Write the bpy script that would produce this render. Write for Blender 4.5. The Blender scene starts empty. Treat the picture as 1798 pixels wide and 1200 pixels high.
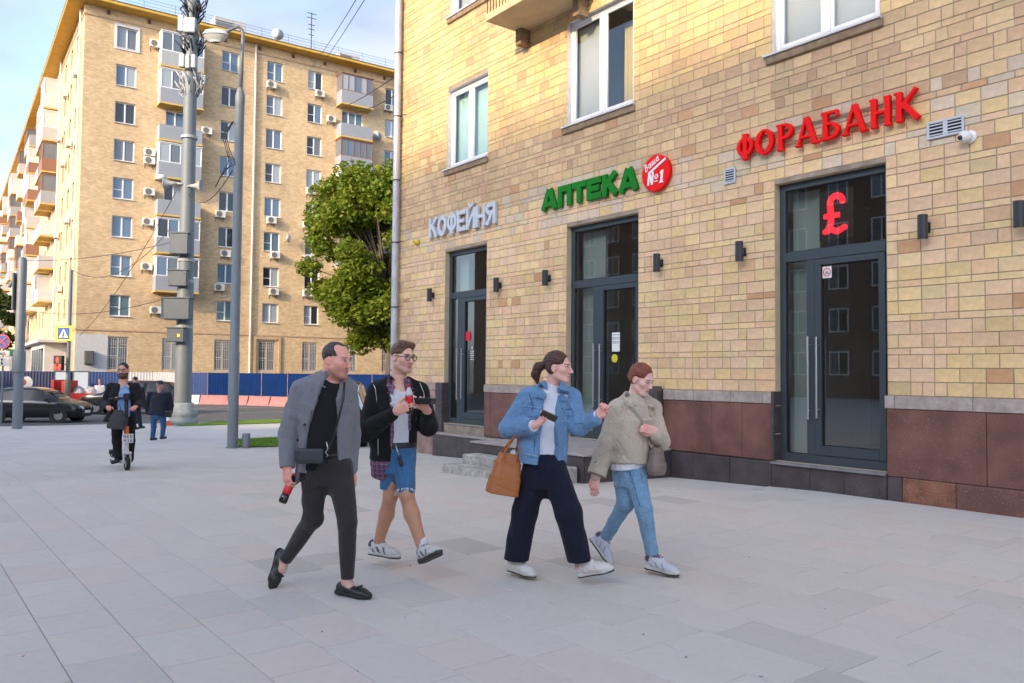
import bpy, math, random
import numpy as np
from mathutils import Vector, Matrix

# ------------------------------------------------------------------ camera, sky, sun, exposure
SC = bpy.context.scene
COL = SC.collection
FPX, IMW, IMH, EYE = 1420.0, 1798.0, 1200.0, 1.55
PITCH, ROLL = math.radians(2.25), math.radians(0.5)
_fw = np.array([0, math.cos(PITCH), math.sin(PITCH)])
_r0 = np.array([1.0, 0, 0]); _u0 = np.cross(_r0, _fw)
_rt = math.cos(ROLL) * _r0 + math.sin(ROLL) * _u0
_up = math.cos(ROLL) * _u0 - math.sin(ROLL) * _r0
cam = bpy.data.cameras.new('camera')
cam.sensor_width = 36.0; cam.sensor_fit = 'HORIZONTAL'
cam.lens = FPX / IMW * 36.0
cam.clip_start = 0.1; cam.clip_end = 3000
camo = bpy.data.objects.new('camera', cam); COL.objects.link(camo)
mw = Matrix.Identity(4)
for i in range(3):
    mw[i][0] = _rt[i]; mw[i][1] = _up[i]; mw[i][2] = -_fw[i]
mw[2][3] = EYE
camo.matrix_world = mw
SC.camera = camo

SUN_EL = math.radians(20.0)
SUN_H = (-0.60, -0.80)                       # horizontal direction towards the sun
world = bpy.data.worlds.new('World'); SC.world = world; world.use_nodes = True
nt = world.node_tree; N_ = nt.nodes; L_ = nt.links
bg = N_['Background']
sky = N_.new('ShaderNodeTexSky'); sky.sky_type = 'NISHITA'; sky.sun_disc = False
sky.sun_elevation = SUN_EL
sky.sun_rotation = math.atan2(SUN_H[0], SUN_H[1])
sky.air_density = 1.0; sky.dust_density = 2.6; sky.ozone_density = 2.5
tc = N_.new('ShaderNodeTexCoord')
sep = N_.new('ShaderNodeSeparateXYZ'); L_.new(tc.outputs['Generated'], sep.inputs[0])
zc = N_.new('ShaderNodeMath'); zc.operation = 'MAXIMUM'; L_.new(sep.outputs['Z'], zc.inputs[0]); zc.inputs[1].default_value = 0.0
za = N_.new('ShaderNodeMath'); za.operation = 'ADD'; L_.new(zc.outputs[0], za.inputs[0]); za.inputs[1].default_value = 0.25
dx = N_.new('ShaderNodeMath'); dx.operation = 'DIVIDE'; L_.new(sep.outputs['X'], dx.inputs[0]); L_.new(za.outputs[0], dx.inputs[1])
dy = N_.new('ShaderNodeMath'); dy.operation = 'DIVIDE'; L_.new(sep.outputs['Y'], dy.inputs[0]); L_.new(za.outputs[0], dy.inputs[1])
cmb = N_.new('ShaderNodeCombineXYZ'); L_.new(dx.outputs[0], cmb.inputs[0]); L_.new(dy.outputs[0], cmb.inputs[1])
nz = N_.new('ShaderNodeTexNoise'); nz.inputs['Scale'].default_value = 1.6; nz.inputs['Detail'].default_value = 7; nz.inputs['Roughness'].default_value = 0.58
nz.inputs['Distortion'].default_value = 0.6
mp = N_.new('ShaderNodeMapping'); mp.inputs['Location'].default_value = (1.3, 0.4, 0.0); L_.new(cmb.outputs[0], mp.inputs[0]); L_.new(mp.outputs[0], nz.inputs['Vector'])
cr = N_.new('ShaderNodeValToRGB'); L_.new(nz.outputs[0], cr.inputs[0])
cr.color_ramp.elements[0].position = 0.36; cr.color_ramp.elements[0].color = (0.25, 0.25, 0.25, 1)
cr.color_ramp.elements[1].position = 0.66; cr.color_ramp.elements[1].color = (0.95, 0.95, 0.95, 1)
nz2 = N_.new('ShaderNodeTexNoise'); nz2.inputs['Scale'].default_value = 2.6; nz2.inputs['Detail'].default_value = 4; L_.new(cmb.outputs[0], nz2.inputs['Vector'])
cr2 = N_.new('ShaderNodeValToRGB'); L_.new(nz2.outputs[0], cr2.inputs[0])
cr2.color_ramp.elements[0].position = 0.3; cr2.color_ramp.elements[0].color = (0.42, 0.50, 0.68, 1)
cr2.color_ramp.elements[1].position = 0.7; cr2.color_ramp.elements[1].color = (0.86, 0.90, 1.0, 1)
bw = N_.new('ShaderNodeRGBToBW'); L_.new(sky.outputs[0], bw.inputs[0])
cm = N_.new('ShaderNodeMix'); cm.data_type = 'RGBA'; cm.blend_type = 'MULTIPLY'; cm.inputs['Factor'].default_value = 1
L_.new(bw.outputs[0], cm.inputs['A']); L_.new(cr2.outputs[0], cm.inputs['B'])
mx = N_.new('ShaderNodeMix'); mx.data_type = 'RGBA'
L_.new(cr.outputs[0], mx.inputs['Factor']); L_.new(sky.outputs[0], mx.inputs['A']); L_.new(cm.outputs['Result'], mx.inputs['B'])
L_.new(mx.outputs['Result'], bg.inputs['Color'])
bg.inputs['Strength'].default_value = 0.15

sl = bpy.data.lights.new('sun', 'SUN'); sl.energy = 2.0; sl.angle = math.radians(1.5); sl.color = (0.66, 0.49, 0.29)
so = bpy.data.objects.new('sun', sl); COL.objects.link(so)
_sv = Vector((SUN_H[0] * math.cos(SUN_EL), SUN_H[1] * math.cos(SUN_EL), math.sin(SUN_EL)))
so.rotation_euler = _sv.to_track_quat('Z', 'Y').to_euler()
so.location = (-20, -30, 40)

SC.view_settings.view_transform = 'Standard'; SC.view_settings.look = 'None'
SC.view_settings.gamma = 1.0; SC.view_settings.exposure = 2.0
SC.view_settings.use_curve_mapping = False
SC.render.engine = 'CYCLES'
SC.cycles.max_bounces = 6; SC.cycles.transparent_max_bounces = 12

# ------------------------------------------------------------------ helpers
rng = random.Random(7)
def R(a): return math.radians(a)
def at(px, py, Y):
    """world point seen at photo pixel (px,py) at depth Y"""
    d = _fw + (px - IMW / 2) / FPX * _rt - (py - IMH / 2) / FPX * _up
    k = Y / d[1]
    return np.array([d[0] * k, Y, EYE + d[2] * k])
def gz(y):
    return float(np.interp(y, [0, 11, 19, 24, 32, 36], [0, 0, -.33, -.52, -.70, -.72]))

MATS = {}
def mat(name, col, rough=0.7, var=0.0, scale=8.0, bump=0.0, bscale=None, metal=0.0, spec=0.5, emit=None, estr=1.0,
        vcol=False, ocol=False, detail=4, speck=None, coat=0.0, sheen=0.0, alpha=None, trans=0.0, var2=0.0, scale2=1.2, sss=0.0):
    if name in MATS: return MATS[name]
    m = bpy.data.materials.new(name); m.use_nodes = True
    n = m.node_tree.nodes; l = m.node_tree.links; p = n['Principled BSDF']
    p.inputs['Roughness'].default_value = rough; p.inputs['Metallic'].default_value = metal
    p.inputs['Specular IOR Level'].default_value = spec
    if coat: p.inputs['Coat Weight'].default_value = coat; p.inputs['Coat Roughness'].default_value = 0.05
    if sheen: p.inputs['Sheen Weight'].default_value = sheen; p.inputs['Sheen Roughness'].default_value = 0.5
    if trans: p.inputs['Transmission Weight'].default_value = trans
    if sss:
        p.inputs['Subsurface Weight'].default_value = sss; p.inputs['Subsurface Radius'].default_value = (0.012, 0.005, 0.003); p.inputs['Subsurface Scale'].default_value = 1.0
    t = n.new('ShaderNodeTexCoord')
    src = None
    if vcol:
        a = n.new('ShaderNodeVertexColor'); a.layer_name = 'Col'; src = a.outputs['Color']
    elif ocol:
        a = n.new('ShaderNodeObjectInfo'); src = a.outputs['Color']
    else:
        c = n.new('ShaderNodeRGB'); c.outputs[0].default_value = (*col, 1); src = c.outputs[0]
    def modulate(src, amount, sc, det):
        nn = n.new('ShaderNodeTexNoise'); nn.inputs['Scale'].default_value = sc; nn.inputs['Detail'].default_value = det
        l.new(t.outputs['Object'], nn.inputs['Vector'])
        mr = n.new('ShaderNodeMapRange'); mr.inputs['From Min'].default_value = 0.3; mr.inputs['From Max'].default_value = 0.7
        mr.inputs['To Min'].default_value = 1 - amount; mr.inputs['To Max'].default_value = 1 + amount
        l.new(nn.outputs[0], mr.inputs['Value'])
        mm = n.new('ShaderNodeMix'); mm.data_type = 'RGBA'; mm.blend_type = 'MULTIPLY'; mm.inputs['Factor'].default_value = 1
        l.new(src, mm.inputs['A']); l.new(mr.outputs[0], mm.inputs['B'])
        return mm.outputs['Result']
    if var: src = modulate(src, var, scale, detail)
    if var2: src = modulate(src, var2, scale2, 3)
    if speck:
        sc, thr, c2 = speck
        v = n.new('ShaderNodeTexNoise'); v.inputs['Scale'].default_value = sc; v.inputs['Detail'].default_value = 2
        l.new(t.outputs['Object'], v.inputs['Vector'])
        rmp = n.new('ShaderNodeMapRange'); rmp.inputs['From Min'].default_value = thr; rmp.inputs['From Max'].default_value = thr + 0.05
        l.new(v.outputs[0], rmp.inputs['Value'])
        mm = n.new('ShaderNodeMix'); mm.data_type = 'RGBA'; l.new(rmp.outputs[0], mm.inputs['Factor']); l.new(src, mm.inputs['A']); mm.inputs['B'].default_value = (*c2, 1)
        src = mm.outputs['Result']
    l.new(src, p.inputs['Base Color'])
    if emit:
        p.inputs['Emission Color'].default_value = (*emit, 1); p.inputs['Emission Strength'].default_value = estr
    if bump:
        nn = n.new('ShaderNodeTexNoise'); nn.inputs['Scale'].default_value = bscale or scale * 3; nn.inputs['Detail'].default_value = 5
        l.new(t.outputs['Object'], nn.inputs['Vector'])
        b = n.new('ShaderNodeBump'); b.inputs['Strength'].default_value = bump; b.inputs['Distance'].default_value = 0.02
        l.new(nn.outputs[0], b.inputs['Height']); l.new(b.outputs[0], p.inputs['Normal'])
    MATS[name] = m
    return m

def glass_mat(name, tint=(0.8, 0.85, 0.87), refl=0.06, rough=0.0):
    """thin window glass: transparent + mirror reflection by angle"""
    if name in MATS: return MATS[name]
    m = bpy.data.materials.new(name); m.use_nodes = True
    n = m.node_tree.nodes; l = m.node_tree.links
    n.remove(n['Principled BSDF']); out = n['Material Output']
    tr = n.new('ShaderNodeBsdfTransparent'); tr.inputs[0].default_value = (*tint, 1)
    gl = n.new('ShaderNodeBsdfGlossy'); gl.inputs['Roughness'].default_value = rough; gl.inputs[0].default_value = (0.95, 0.97, 1, 1)
    ge = n.new('ShaderNodeNewGeometry'); dt = n.new('ShaderNodeVectorMath'); dt.operation = 'DOT_PRODUCT'; l.new(ge.outputs['Incoming'], dt.inputs[0]); l.new(ge.outputs['Normal'], dt.inputs[1])
    ab = n.new('ShaderNodeMath'); ab.operation = 'ABSOLUTE'; l.new(dt.outputs['Value'], ab.inputs[0])
    iv = n.new('ShaderNodeMath'); iv.operation = 'SUBTRACT'; iv.use_clamp = True; iv.inputs[0].default_value = 1; l.new(ab.outputs[0], iv.inputs[1])
    pw = n.new('ShaderNodeMath'); pw.operation = 'POWER'; pw.inputs[1].default_value = 5; l.new(iv.outputs[0], pw.inputs[0])
    ad = n.new('ShaderNodeMath'); ad.operation = 'MULTIPLY_ADD'; ad.use_clamp = True; ad.inputs[1].default_value = 1 - refl; ad.inputs[2].default_value = refl; l.new(pw.outputs[0], ad.inputs[0])
    mi = n.new('ShaderNodeMixShader'); l.new(ad.outputs[0], mi.inputs[0]); l.new(tr.outputs[0], mi.inputs[1]); l.new(gl.outputs[0], mi.inputs[2])
    l.new(mi.outputs[0], out.inputs[0])
    MATS[name] = m
    return m

class MB:
    def __init__(s): s.v = []; s.f = []; s.c = []; s.cur = (1, 1, 1)
    def q(s, pts, col=None):
        b = len(s.v); s.v += [tuple(map(float, p)) for p in pts]; s.f.append(tuple(range(b, b + len(pts)))); s.c.append(col or s.cur); return s
    def raw(s, vs, fs, col=None):
        b = len(s.v); s.v += [tuple(map(float, p)) for p in vs]
        for f in fs: s.f.append(tuple(i + b for i in f)); s.c.append(col or s.cur)
        return s
    def box(s, x0, x1, y0, y1, z0, z1, bev=0.0, col=None):
        if x0 > x1: x0, x1 = x1, x0
        if y0 > y1: y0, y1 = y1, y0
        if z0 > z1: z0, z1 = z1, z0
        if bev <= 0:
            vs = [(x, y, z) for z in (z0, z1) for y in (y0, y1) for x in (x0, x1)]
            return s.raw(vs, [(0, 2, 3, 1), (4, 5, 7, 6), (0, 1, 5, 4), (2, 6, 7, 3), (0, 4, 6, 2), (1, 3, 7, 5)], col)
        b = min(bev, (x1 - x0) * .45, (y1 - y0) * .45, (z1 - z0) * .45)
        vs = []; idx = {}
        X = (x0, x1); Y = (y0, y1); Z = (z0, z1)
        for i in (0, 1):
            for j in (0, 1):
                for k in (0, 1):
                    sx = b * (1 - 2 * i); sy = b * (1 - 2 * j); sz = b * (1 - 2 * k)
                    idx[i, j, k, 'x'] = len(vs); vs.append((X[i], Y[j] + sy, Z[k] + sz))
                    idx[i, j, k, 'y'] = len(vs); vs.append((X[i] + sx, Y[j], Z[k] + sz))
                    idx[i, j, k, 'z'] = len(vs); vs.append((X[i] + sx, Y[j] + sy, Z[k]))
        fs = []
        for i in (0, 1):
            o = [(0, 0), (1, 0), (1, 1), (0, 1)]
            if i == 0: o = o[::-1]
            fs.append(tuple(idx[i, j, k, 'x'] for j, k in o))
            fs.append(tuple(idx[j, i, k, 'y'] for j, k in o[::-1]))
            fs.append(tuple(idx[j, k, i, 'z'] for j, k in o))
        for i in (0, 1):
            for j in (0, 1):
                a = [idx[i, j, 0, 'x'], idx[i, j, 1, 'x'], idx[i, j, 1, 'y'], idx[i, j, 0, 'y']]; fs.append(tuple(a if (i + j) % 2 else a[::-1]))
                a = [idx[i, 0, j, 'x'], idx[i, 1, j, 'x'], idx[i, 1, j, 'z'], idx[i, 0, j, 'z']]; fs.append(tuple(a[::-1] if (i + j) % 2 else a))
                a = [idx[0, i, j, 'y'], idx[1, i, j, 'y'], idx[1, i, j, 'z'], idx[0, i, j, 'z']]; fs.append(tuple(a if (i + j) % 2 else a[::-1]))
        for i in (0, 1):
            for j in (0, 1):
                for k in (0, 1):
                    a = (idx[i, j, k, 'x'], idx[i, j, k, 'y'], idx[i, j, k, 'z'])
                    fs.append(a if (i + j + k) % 2 else a[::-1])
        return s.raw(vs, fs, col)
    def tube(s, pts, r, n=8, cap=True, col=None):
        pts = [np.array(p, float) for p in pts]; rs = r if hasattr(r, '__len__') else [r] * len(pts)
        rings = []; base = len(s.v); prev = None
        for i, p in enumerate(pts):
            d = pts[min(i + 1, len(pts) - 1)] - pts[max(i - 1, 0)]; d = d / (np.linalg.norm(d) + 1e-9)
            if prev is None:
                a = np.cross(d, [0, 0, 1]) if abs(d[2]) < .9 else np.cross(d, [1, 0, 0])
            else: a = prev - d * np.dot(prev, d)
            a = a / (np.linalg.norm(a) + 1e-9); b = np.cross(d, a); prev = a
            for k in range(n):
                t = 2 * math.pi * k / n
                s.v.append(tuple(p + (a * math.cos(t) + b * math.sin(t)) * rs[i]))
        for i in range(len(pts) - 1):
            for k in range(n):
                k2 = (k + 1) % n
                s.f.append((base + i * n + k, base + i * n + k2, base + (i + 1) * n + k2, base + (i + 1) * n + k)); s.c.append(col or s.cur)
        if cap:
            s.f.append(tuple(base + k for k in range(n))[::-1]); s.c.append(col or s.cur)
            e = base + (len(pts) - 1) * n
            s.f.append(tuple(e + k for k in range(n))); s.c.append(col or s.cur)
        return s
    def lathe(s, prof, o=(0, 0, 0), n=16, axis='z', col=None, cap=True):
        """prof: (radius, height) pairs"""
        base = len(s.v)
        for r, h in prof:
            for k in range(n):
                t = 2 * math.pi * k / n; c, d = r * math.cos(t), r * math.sin(t)
                p = (c, d, h) if axis == 'z' else ((c, h, d) if axis == 'y' else (h, c, d))
                s.v.append((o[0] + p[0], o[1] + p[1], o[2] + p[2]))
        for i in range(len(prof) - 1):
            for k in range(n):
                k2 = (k + 1) % n
                s.f.append((base + i * n + k, base + i * n + k2, base + (i + 1) * n + k2, base + (i + 1) * n + k)); s.c.append(col or s.cur)
        if cap:
            s.f.append(tuple(base + k for k in range(n))[::-1]); s.c.append(col or s.cur)
            e = base + (len(prof) - 1) * n
            s.f.append(tuple(e + k for k in range(n))); s.c.append(col or s.cur)
        return s
    def prism(s, poly, y0, y1, col=None):
        """polygon in x,z (counter-clockwise seen from -y) extruded in y"""
        n = len(poly); b = len(s.v)
        s.v += [(p[0], y0, p[1]) for p in poly] + [(p[0], y1, p[1]) for p in poly]
        s.f.append(tuple(b + i for i in range(n))); s.f.append(tuple(b + n + i for i in range(n))[::-1])
        s.c += [col or s.cur] * 2
        for i in range(n):
            j = (i + 1) % n; s.f.append((b + i, b + n + i, b + n + j, b + j)); s.c.append(col or s.cur)
        return s
    def mesh(s, name, m, smooth=False, vcol=False):
        me = bpy.data.meshes.new(name); me.from_pydata(s.v, [], s.f)
        if vcol:
            ca = me.color_attributes.new('Col', 'FLOAT_COLOR', 'CORNER')
            cnt = [len(f) for f in s.f]
            arr = np.repeat(np.array([(*c, 1.0) for c in s.c], np.float32), cnt, axis=0)
            ca.data.foreach_set('color', arr.ravel())
        if smooth: me.polygons.foreach_set('use_smooth', [True] * len(me.polygons))
        if smooth == 'auto':
            me.polygons.foreach_set('use_smooth', [True] * len(me.polygons))
            me.set_sharp_from_angle(angle=R(38))
        if m is not None: me.materials.append(m)
        me.update()
        return me
    def build(s, name, m, parent=None, smooth=False, vcol=False, loc=None):
        return put(name, s.mesh(name, m, smooth, vcol), parent, loc)

def put(name, me, parent=None, loc=None, rotz=0.0, scale=None):
    o = bpy.data.objects.new(name, me); COL.objects.link(o)
    if parent is not None: o.parent = parent
    if loc is not None: o.location = loc
    if rotz: o.rotation_euler = (0, 0, rotz)
    if scale is not None: o.scale = scale
    return o
def tag(o, label=None, cat=None, group=None, kind=None):
    if label: o['label'] = label
    if cat: o['category'] = cat
    if group: o['group'] = group
    if kind: o['kind'] = kind
    return o
def thing(name, label, cat, loc=(0, 0, 0), rotz=0.0, group=None):
    o = bpy.data.objects.new(name, None); COL.objects.link(o); o.empty_display_size = 0.2
    o.location = loc; o.rotation_euler = (0, 0, rotz)
    return tag(o, label, cat, group)
def copy_tree(o, parent=None):
    c = o.copy(); COL.objects.link(c); c.parent = parent
    for ch in list(o.children): copy_tree(ch, c)
    return c

# ---- signed-distance fields turned into meshes (letters, people)
BIG = 9.0
class Field:
    def __init__(s, lo, hi, h):
        s.h = h; s.lo = np.array(lo, float); s.n = np.ceil((np.array(hi, float) - s.lo) / h).astype(int) + 1
        s.ax = [s.lo[i] + h * np.arange(s.n[i]) for i in range(3)]
        s.d = np.full(tuple(s.n), BIG, np.float32)
    def _sl(s, lo, hi, m):
        a = np.clip(np.floor((np.array(lo) - m - s.lo) / s.h).astype(int), 0, s.n)
        b = np.clip(np.ceil((np.array(hi) + m - s.lo) / s.h).astype(int) + 1, 0, s.n)
        return tuple(slice(int(a[i]), int(b[i])) for i in range(3))
    def pts(s, sl):
        X, Y, Z = s.ax[0][sl[0]], s.ax[1][sl[1]], s.ax[2][sl[2]]
        return X[:, None, None].astype(np.float32), Y[None, :, None].astype(np.float32), Z[None, None, :].astype(np.float32)
    def op(s, prim, k=0.0, mode='u', m=None):
        fn, lo, hi = prim
        sl = s._sl(lo, hi, (m if m is not None else k + 3 * s.h))
        if any(q.stop <= q.start for q in sl): return s
        P = s.pts(sl); d = fn(*P).astype(np.float32); a = s.d[sl]
        d = np.broadcast_to(d, a.shape)
        if mode == 'u':
            if k > 0:
                h = np.clip(0.5 + 0.5 * (a - d) / k, 0, 1); r = a * (1 - h) + d * h - k * h * (1 - h)
                r = np.where(a > BIG * .5, d, r)
            else: r = np.minimum(a, d)
        elif mode == 's':
            if k > 0:
                h = np.clip(0.5 - 0.5 * (a + d) / k, 0, 1); r = a * (1 - h) - d * h + k * h * (1 - h)
            else: r = np.maximum(a, -d)
        elif mode == 'i':
            r = np.maximum(a, d)
        s.d[sl] = r
        return s
    def u(s, prim, k=0.0): return s.op(prim, k, 'u')
    def sub(s, prim, k=0.0): return s.op(prim, k, 's')
    def clip(s, fn):
        P = s.pts((slice(None),) * 3); s.d = np.maximum(s.d, np.broadcast_to(fn(*P), s.d.shape).astype(np.float32)); return s
    def disp(s, fn):
        P = s.pts((slice(None),) * 3); s.d = s.d + np.broadcast_to(fn(*P), s.d.shape).astype(np.float32); return s
    def nets(s, relax=1):
        d = s.d; neg = d < 0
        n = d.shape
        c = neg[:-1, :-1, :-1].astype(np.int8)
        for i, j, k in ((1,0,0),(0,1,0),(0,0,1),(1,1,0),(1,0,1),(0,1,1),(1,1,1)):
            c = c + neg[i:n[0]-1+i, j:n[1]-1+j, k:n[2]-1+k]
        act = (c > 0) & (c < 8)
        I = np.argwhere(act)
        if len(I) == 0: return np.zeros((0, 3)), np.zeros((0, 4), int)
        ids = np.full(act.shape, -1, np.int32); ids[act] = np.arange(len(I))
        vals = np.stack([d[I[:,0]+i, I[:,1]+j, I[:,2]+k] for i in (0,1) for j in (0,1) for k in (0,1)], 1)
        crn = np.array([(i, j, k) for i in (0,1) for j in (0,1) for k in (0,1)], float)
        acc = np.zeros((len(I), 3)); cnt = np.zeros(len(I))
        for a in range(8):
            for b in range(a + 1, 8):
                if np.abs(crn[a] - crn[b]).sum() != 1: continue
                va, vb = vals[:, a], vals[:, b]; x = (va < 0) != (vb < 0)
                t = np.where(x, va / np.where(x, va - vb, 1), 0); t = np.clip(t, 0, 1)
                p = crn[a] + (crn[b] - crn[a]) * t[:, None]
                acc[x] += p[x]; cnt[x] += 1
        V = s.lo + (I + acc / cnt[:, None]) * s.h
        F = []
        for ax in range(3):
            o1, o2 = (ax + 1) % 3, (ax + 2) % 3
            sa = [slice(0, n[i]) for i in range(3)]; sa[ax] = slice(0, n[ax] - 1); sb = list(sa); sb[ax] = slice(1, n[ax])
            x = neg[tuple(sa)] != neg[tuple(sb)]
            E = np.argwhere(x)
            E = E[(E[:, o1] > 0) & (E[:, o2] > 0) & (E[:, o1] < n[o1] - 1) & (E[:, o2] < n[o2] - 1)]
            if len(E) == 0: continue
            def idx(d1, d2):
                J = E.copy(); J[:, o1] -= d1; J[:, o2] -= d2; return ids[J[:, 0], J[:, 1], J[:, 2]]
            Q = np.stack([idx(1, 1), idx(0, 1), idx(0, 0), idx(1, 0)], 1)
            fl = neg[E[:, 0], E[:, 1], E[:, 2]]
            Q[~fl] = Q[~fl][:, ::-1]
            F.append(Q)
        F = np.concatenate(F)
        F = F[(F >= 0).all(1)]
        return V, F
def np_mesh(name, V, F, m, smooth=True, colors=None):
    me = bpy.data.meshes.new(name)
    me.vertices.add(len(V)); me.vertices.foreach_set('co', np.asarray(V, np.float32).ravel())
    nf = len(F); me.loops.add(nf * 4); me.loops.foreach_set('vertex_index', np.asarray(F, np.int32).ravel())
    me.polygons.add(nf); me.polygons.foreach_set('loop_start', np.arange(nf, dtype=np.int32) * 4)
    me.polygons.foreach_set('loop_total', np.full(nf, 4, np.int32))
    me.polygons.foreach_set('use_smooth', np.full(nf, bool(smooth)))
    me.update(calc_edges=True); me.validate()
    if colors is not None:
        ca = me.color_attributes.new('Col', 'FLOAT_COLOR', 'POINT')
        ca.data.foreach_set('color', np.concatenate([colors, np.ones((len(colors), 1))], 1).astype(np.float32).ravel())
    if smooth == 'auto': me.set_sharp_from_angle(angle=R(40))
    if m is not None: me.materials.append(m)
    return me

# ---- lettering: strokes -> raised letters
def seg2(x, z, a, b, w, butt=True):
    ax, az = a; bx, bz = b; L = math.hypot(bx - ax, bz - az); ux, uz = (bx - ax) / L, (bz - az) / L
    px, pz = x - ax, z - az; s = px * ux + pz * uz; t = -px * uz + pz * ux
    if butt:
        qx = np.abs(s - L / 2) - L / 2; qz = np.abs(t) - w / 2
        return np.minimum(np.maximum(qx, qz), 0) + np.hypot(np.maximum(qx, 0), np.maximum(qz, 0))
    s = np.clip(s, 0, L); return np.hypot(px - ux * s, pz - uz * s) - w / 2
def arc_pts(cx, cz, rx, rz, a0, a1, n=18):
    return [(cx + rx * math.cos(R(a0 + (a1 - a0) * i / n)), cz + rz * math.sin(R(a0 + (a1 - a0) * i / n))) for i in range(n + 1)]
def letter_mesh(name, strokes, size, depth, m, h=0.008, slant=0.0):
    """strokes in a unit box, z up; each ('l',pts,width) butt or ('c',pts,width) round; size=(sx,sz)"""
    sx, sz = size; depth = max(depth, 2.4 * h)
    f = Field((-.12 * sz, -h * math.ceil(depth / 2 / h + 1), -.15 * sz), (sx + .25 * sz, depth / 2 + 2 * h, sz * 1.35), h)
    X, Y, Z = f.pts((slice(None),) * 3)
    x = X[:, 0, :] * np.ones_like(Z[:, 0, :]); z = Z[:, 0, :] * np.ones_like(X[:, 0, :])
    x = x - slant * z
    d2 = np.full(x.shape, BIG)
    for kind, pts, w in strokes:
        for a, b in zip(pts[:-1], pts[1:]):
            d2 = np.minimum(d2, seg2(x, z, (a[0] * sx, a[1] * sz), (b[0] * sx, b[1] * sz), w * sz, kind == 'l'))
    f.d = np.maximum(d2[:, None, :], np.abs(Y) - depth / 2).astype(np.float32)
    V, F = f.nets()
    return np_mesh(name, V, F, m, smooth=False)
def glyph(ch, w):
    """sans strokes of width w (unit height)"""
    e = w / 2; T = 1 - e; B = e; Lx = e * 1.0; Rx = 1 - e
    if ch == 'К': return [('l', [(e, 0), (e, 1)], w), ('l', [(e, .42), (Rx, 1.0)], w * .95), ('l', [(.42, .55), (1 - e * .6, 0)], w)]
    if ch == 'О': return [('c', arc_pts(.5, .5, .5 - e, .5 - e, 0, 360, 32), w)]
    if ch == 'Ф': return [('c', arc_pts(.5, .55, .5 - e, .36, 0, 360, 32), w * .9), ('l', [(.5, -.02), (.5, 1.05)], w)]
    if ch == 'Е': return [('l', [(e, 0), (e, 1)], w), ('l', [(0, T), (1, T)], w), ('l', [(0, .5), (.85, .5)], w * .9), ('l', [(0, B), (1, B)], w)]
    if ch == 'И' or ch == 'Й':
        s = [('l', [(e, 0), (e, 1)], w), ('l', [(Rx, 0), (Rx, 1)], w), ('l', [(e, .08), (Rx, .92)], w * .9)]
        if ch == 'Й': s.append(('c', arc_pts(.5, 1.2, .22, .12, 180, 360, 8), w * .6))
        return s
    if ch == 'Н': return [('l', [(e, 0), (e, 1)], w), ('l', [(Rx, 0), (Rx, 1)], w), ('l', [(0, .5), (1, .5)], w * .9)]
    if ch == 'Я': return [('l', [(Rx, 0), (Rx, 1)], w), ('c', [(Rx, T)] + arc_pts(.42, .72, .42 - e, .28 - e, 90, 270, 12) + [(Rx, .44 + e)], w * .95), ('l', [(.62, .46), (.1, 0)], w)]
    if ch == 'А': return [('l', [(e * .8, 0), (.5 - e * .15, 1)], w), ('l', [(1 - e * .8, 0), (.5 + e * .15, 1)], w), ('l', [(.2, .28), (.8, .28)], w * .8)]
    if ch == 'П': return [('l', [(e, 0), (e, 1)], w), ('l', [(Rx, 0), (Rx, 1)], w), ('l', [(0, T), (1, T)], w)]
    if ch == 'Т': return [('l', [(.5, 0), (.5, 1)], w), ('l', [(0, T), (1, T)], w)]
    return []
def serif_glyph(ch):
    k = .19; t = .11; s = .09
    if ch == 'Ф': return [('l', [(.5, 0), (.5, 1)], k), ('c', arc_pts(.5, .5, .36, .30, -70, 70, 12), k * .8), ('c', arc_pts(.5, .5, .36, .30, 110, 250, 12), k * .8), ('c', arc_pts(.5, .5, .36, .30, 0, 360, 30), t), ('l', [(.36, .96), (.64, .96)], s), ('l', [(.36, .04), (.64, .04)], s)]
    if ch == 'О': return [('c', arc_pts(.5, .5, .40, .43, 0, 360, 32), t), ('c', arc_pts(.5, .5, .38, .40, -55, 55, 12), k), ('c', arc_pts(.5, .5, .38, .40, 125, 235, 12), k)]
    if ch == 'Р': return [('l', [(.28, 0), (.28, 1)], k), ('c', [(.28, .94)] + arc_pts(.52, .70, .33, .24, 90, -90, 14) + [(.28, .46)], t), ('c', arc_pts(.52, .70, .31, .22, 60, -60, 8), k * .85), ('l', [(.1, .955), (.4, .955)], s), ('l', [(.14, .03), (.46, .03)], s * .7)]
    if ch == 'А': return [('l', [(.12, 0), (.48, 1)], t), ('l', [(.86, 0), (.48, 1)], k), ('l', [(.24, .30), (.74, .30)], t * .9), ('l', [(0, .03), (.26, .03)], s * .8), ('l', [(.7, .03), (1.02, .03)], s * .8)]
    if ch == 'Б': return [('l', [(.28, 0), (.28, 1)], k), ('l', [(.1, .945), (.82, .945)], t), ('l', [(.80, 1), (.83, .76)], t * .8), ('c', [(.28, .56)] + arc_pts(.52, .30, .35, .25, 90, -90, 14) + [(.1, .05)], t), ('c', arc_pts(.52, .30, .33, .23, 60, -60, 8), k * .85), ('l', [(.08, .045), (.5, .045)], s)]
    if ch == 'Н': return [('l', [(.22, 0), (.22, 1)], k), ('l', [(.80, 0), (.80, 1)], k), ('l', [(.22, .5), (.8, .5)], t), ('l', [(.04, .955), (.34, .955)], s), ('l', [(.10, .03), (.38, .03)], s * .7), ('l', [(.64, .955), (.92, .955)], s * .8), ('l', [(.66, .03), (.96, .03)], s * .7)]
    if ch == 'К': return [('l', [(.22, 0), (.22, 1)], k), ('l', [(.26, .42), (.92, 1.02)], t * 1.15), ('l', [(.40, .56), (.98, 0)], k), ('l', [(.02, .955), (.34, .955)], s), ('l', [(.10, .03), (.38, .03)], s * .7)]
    return []
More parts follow.
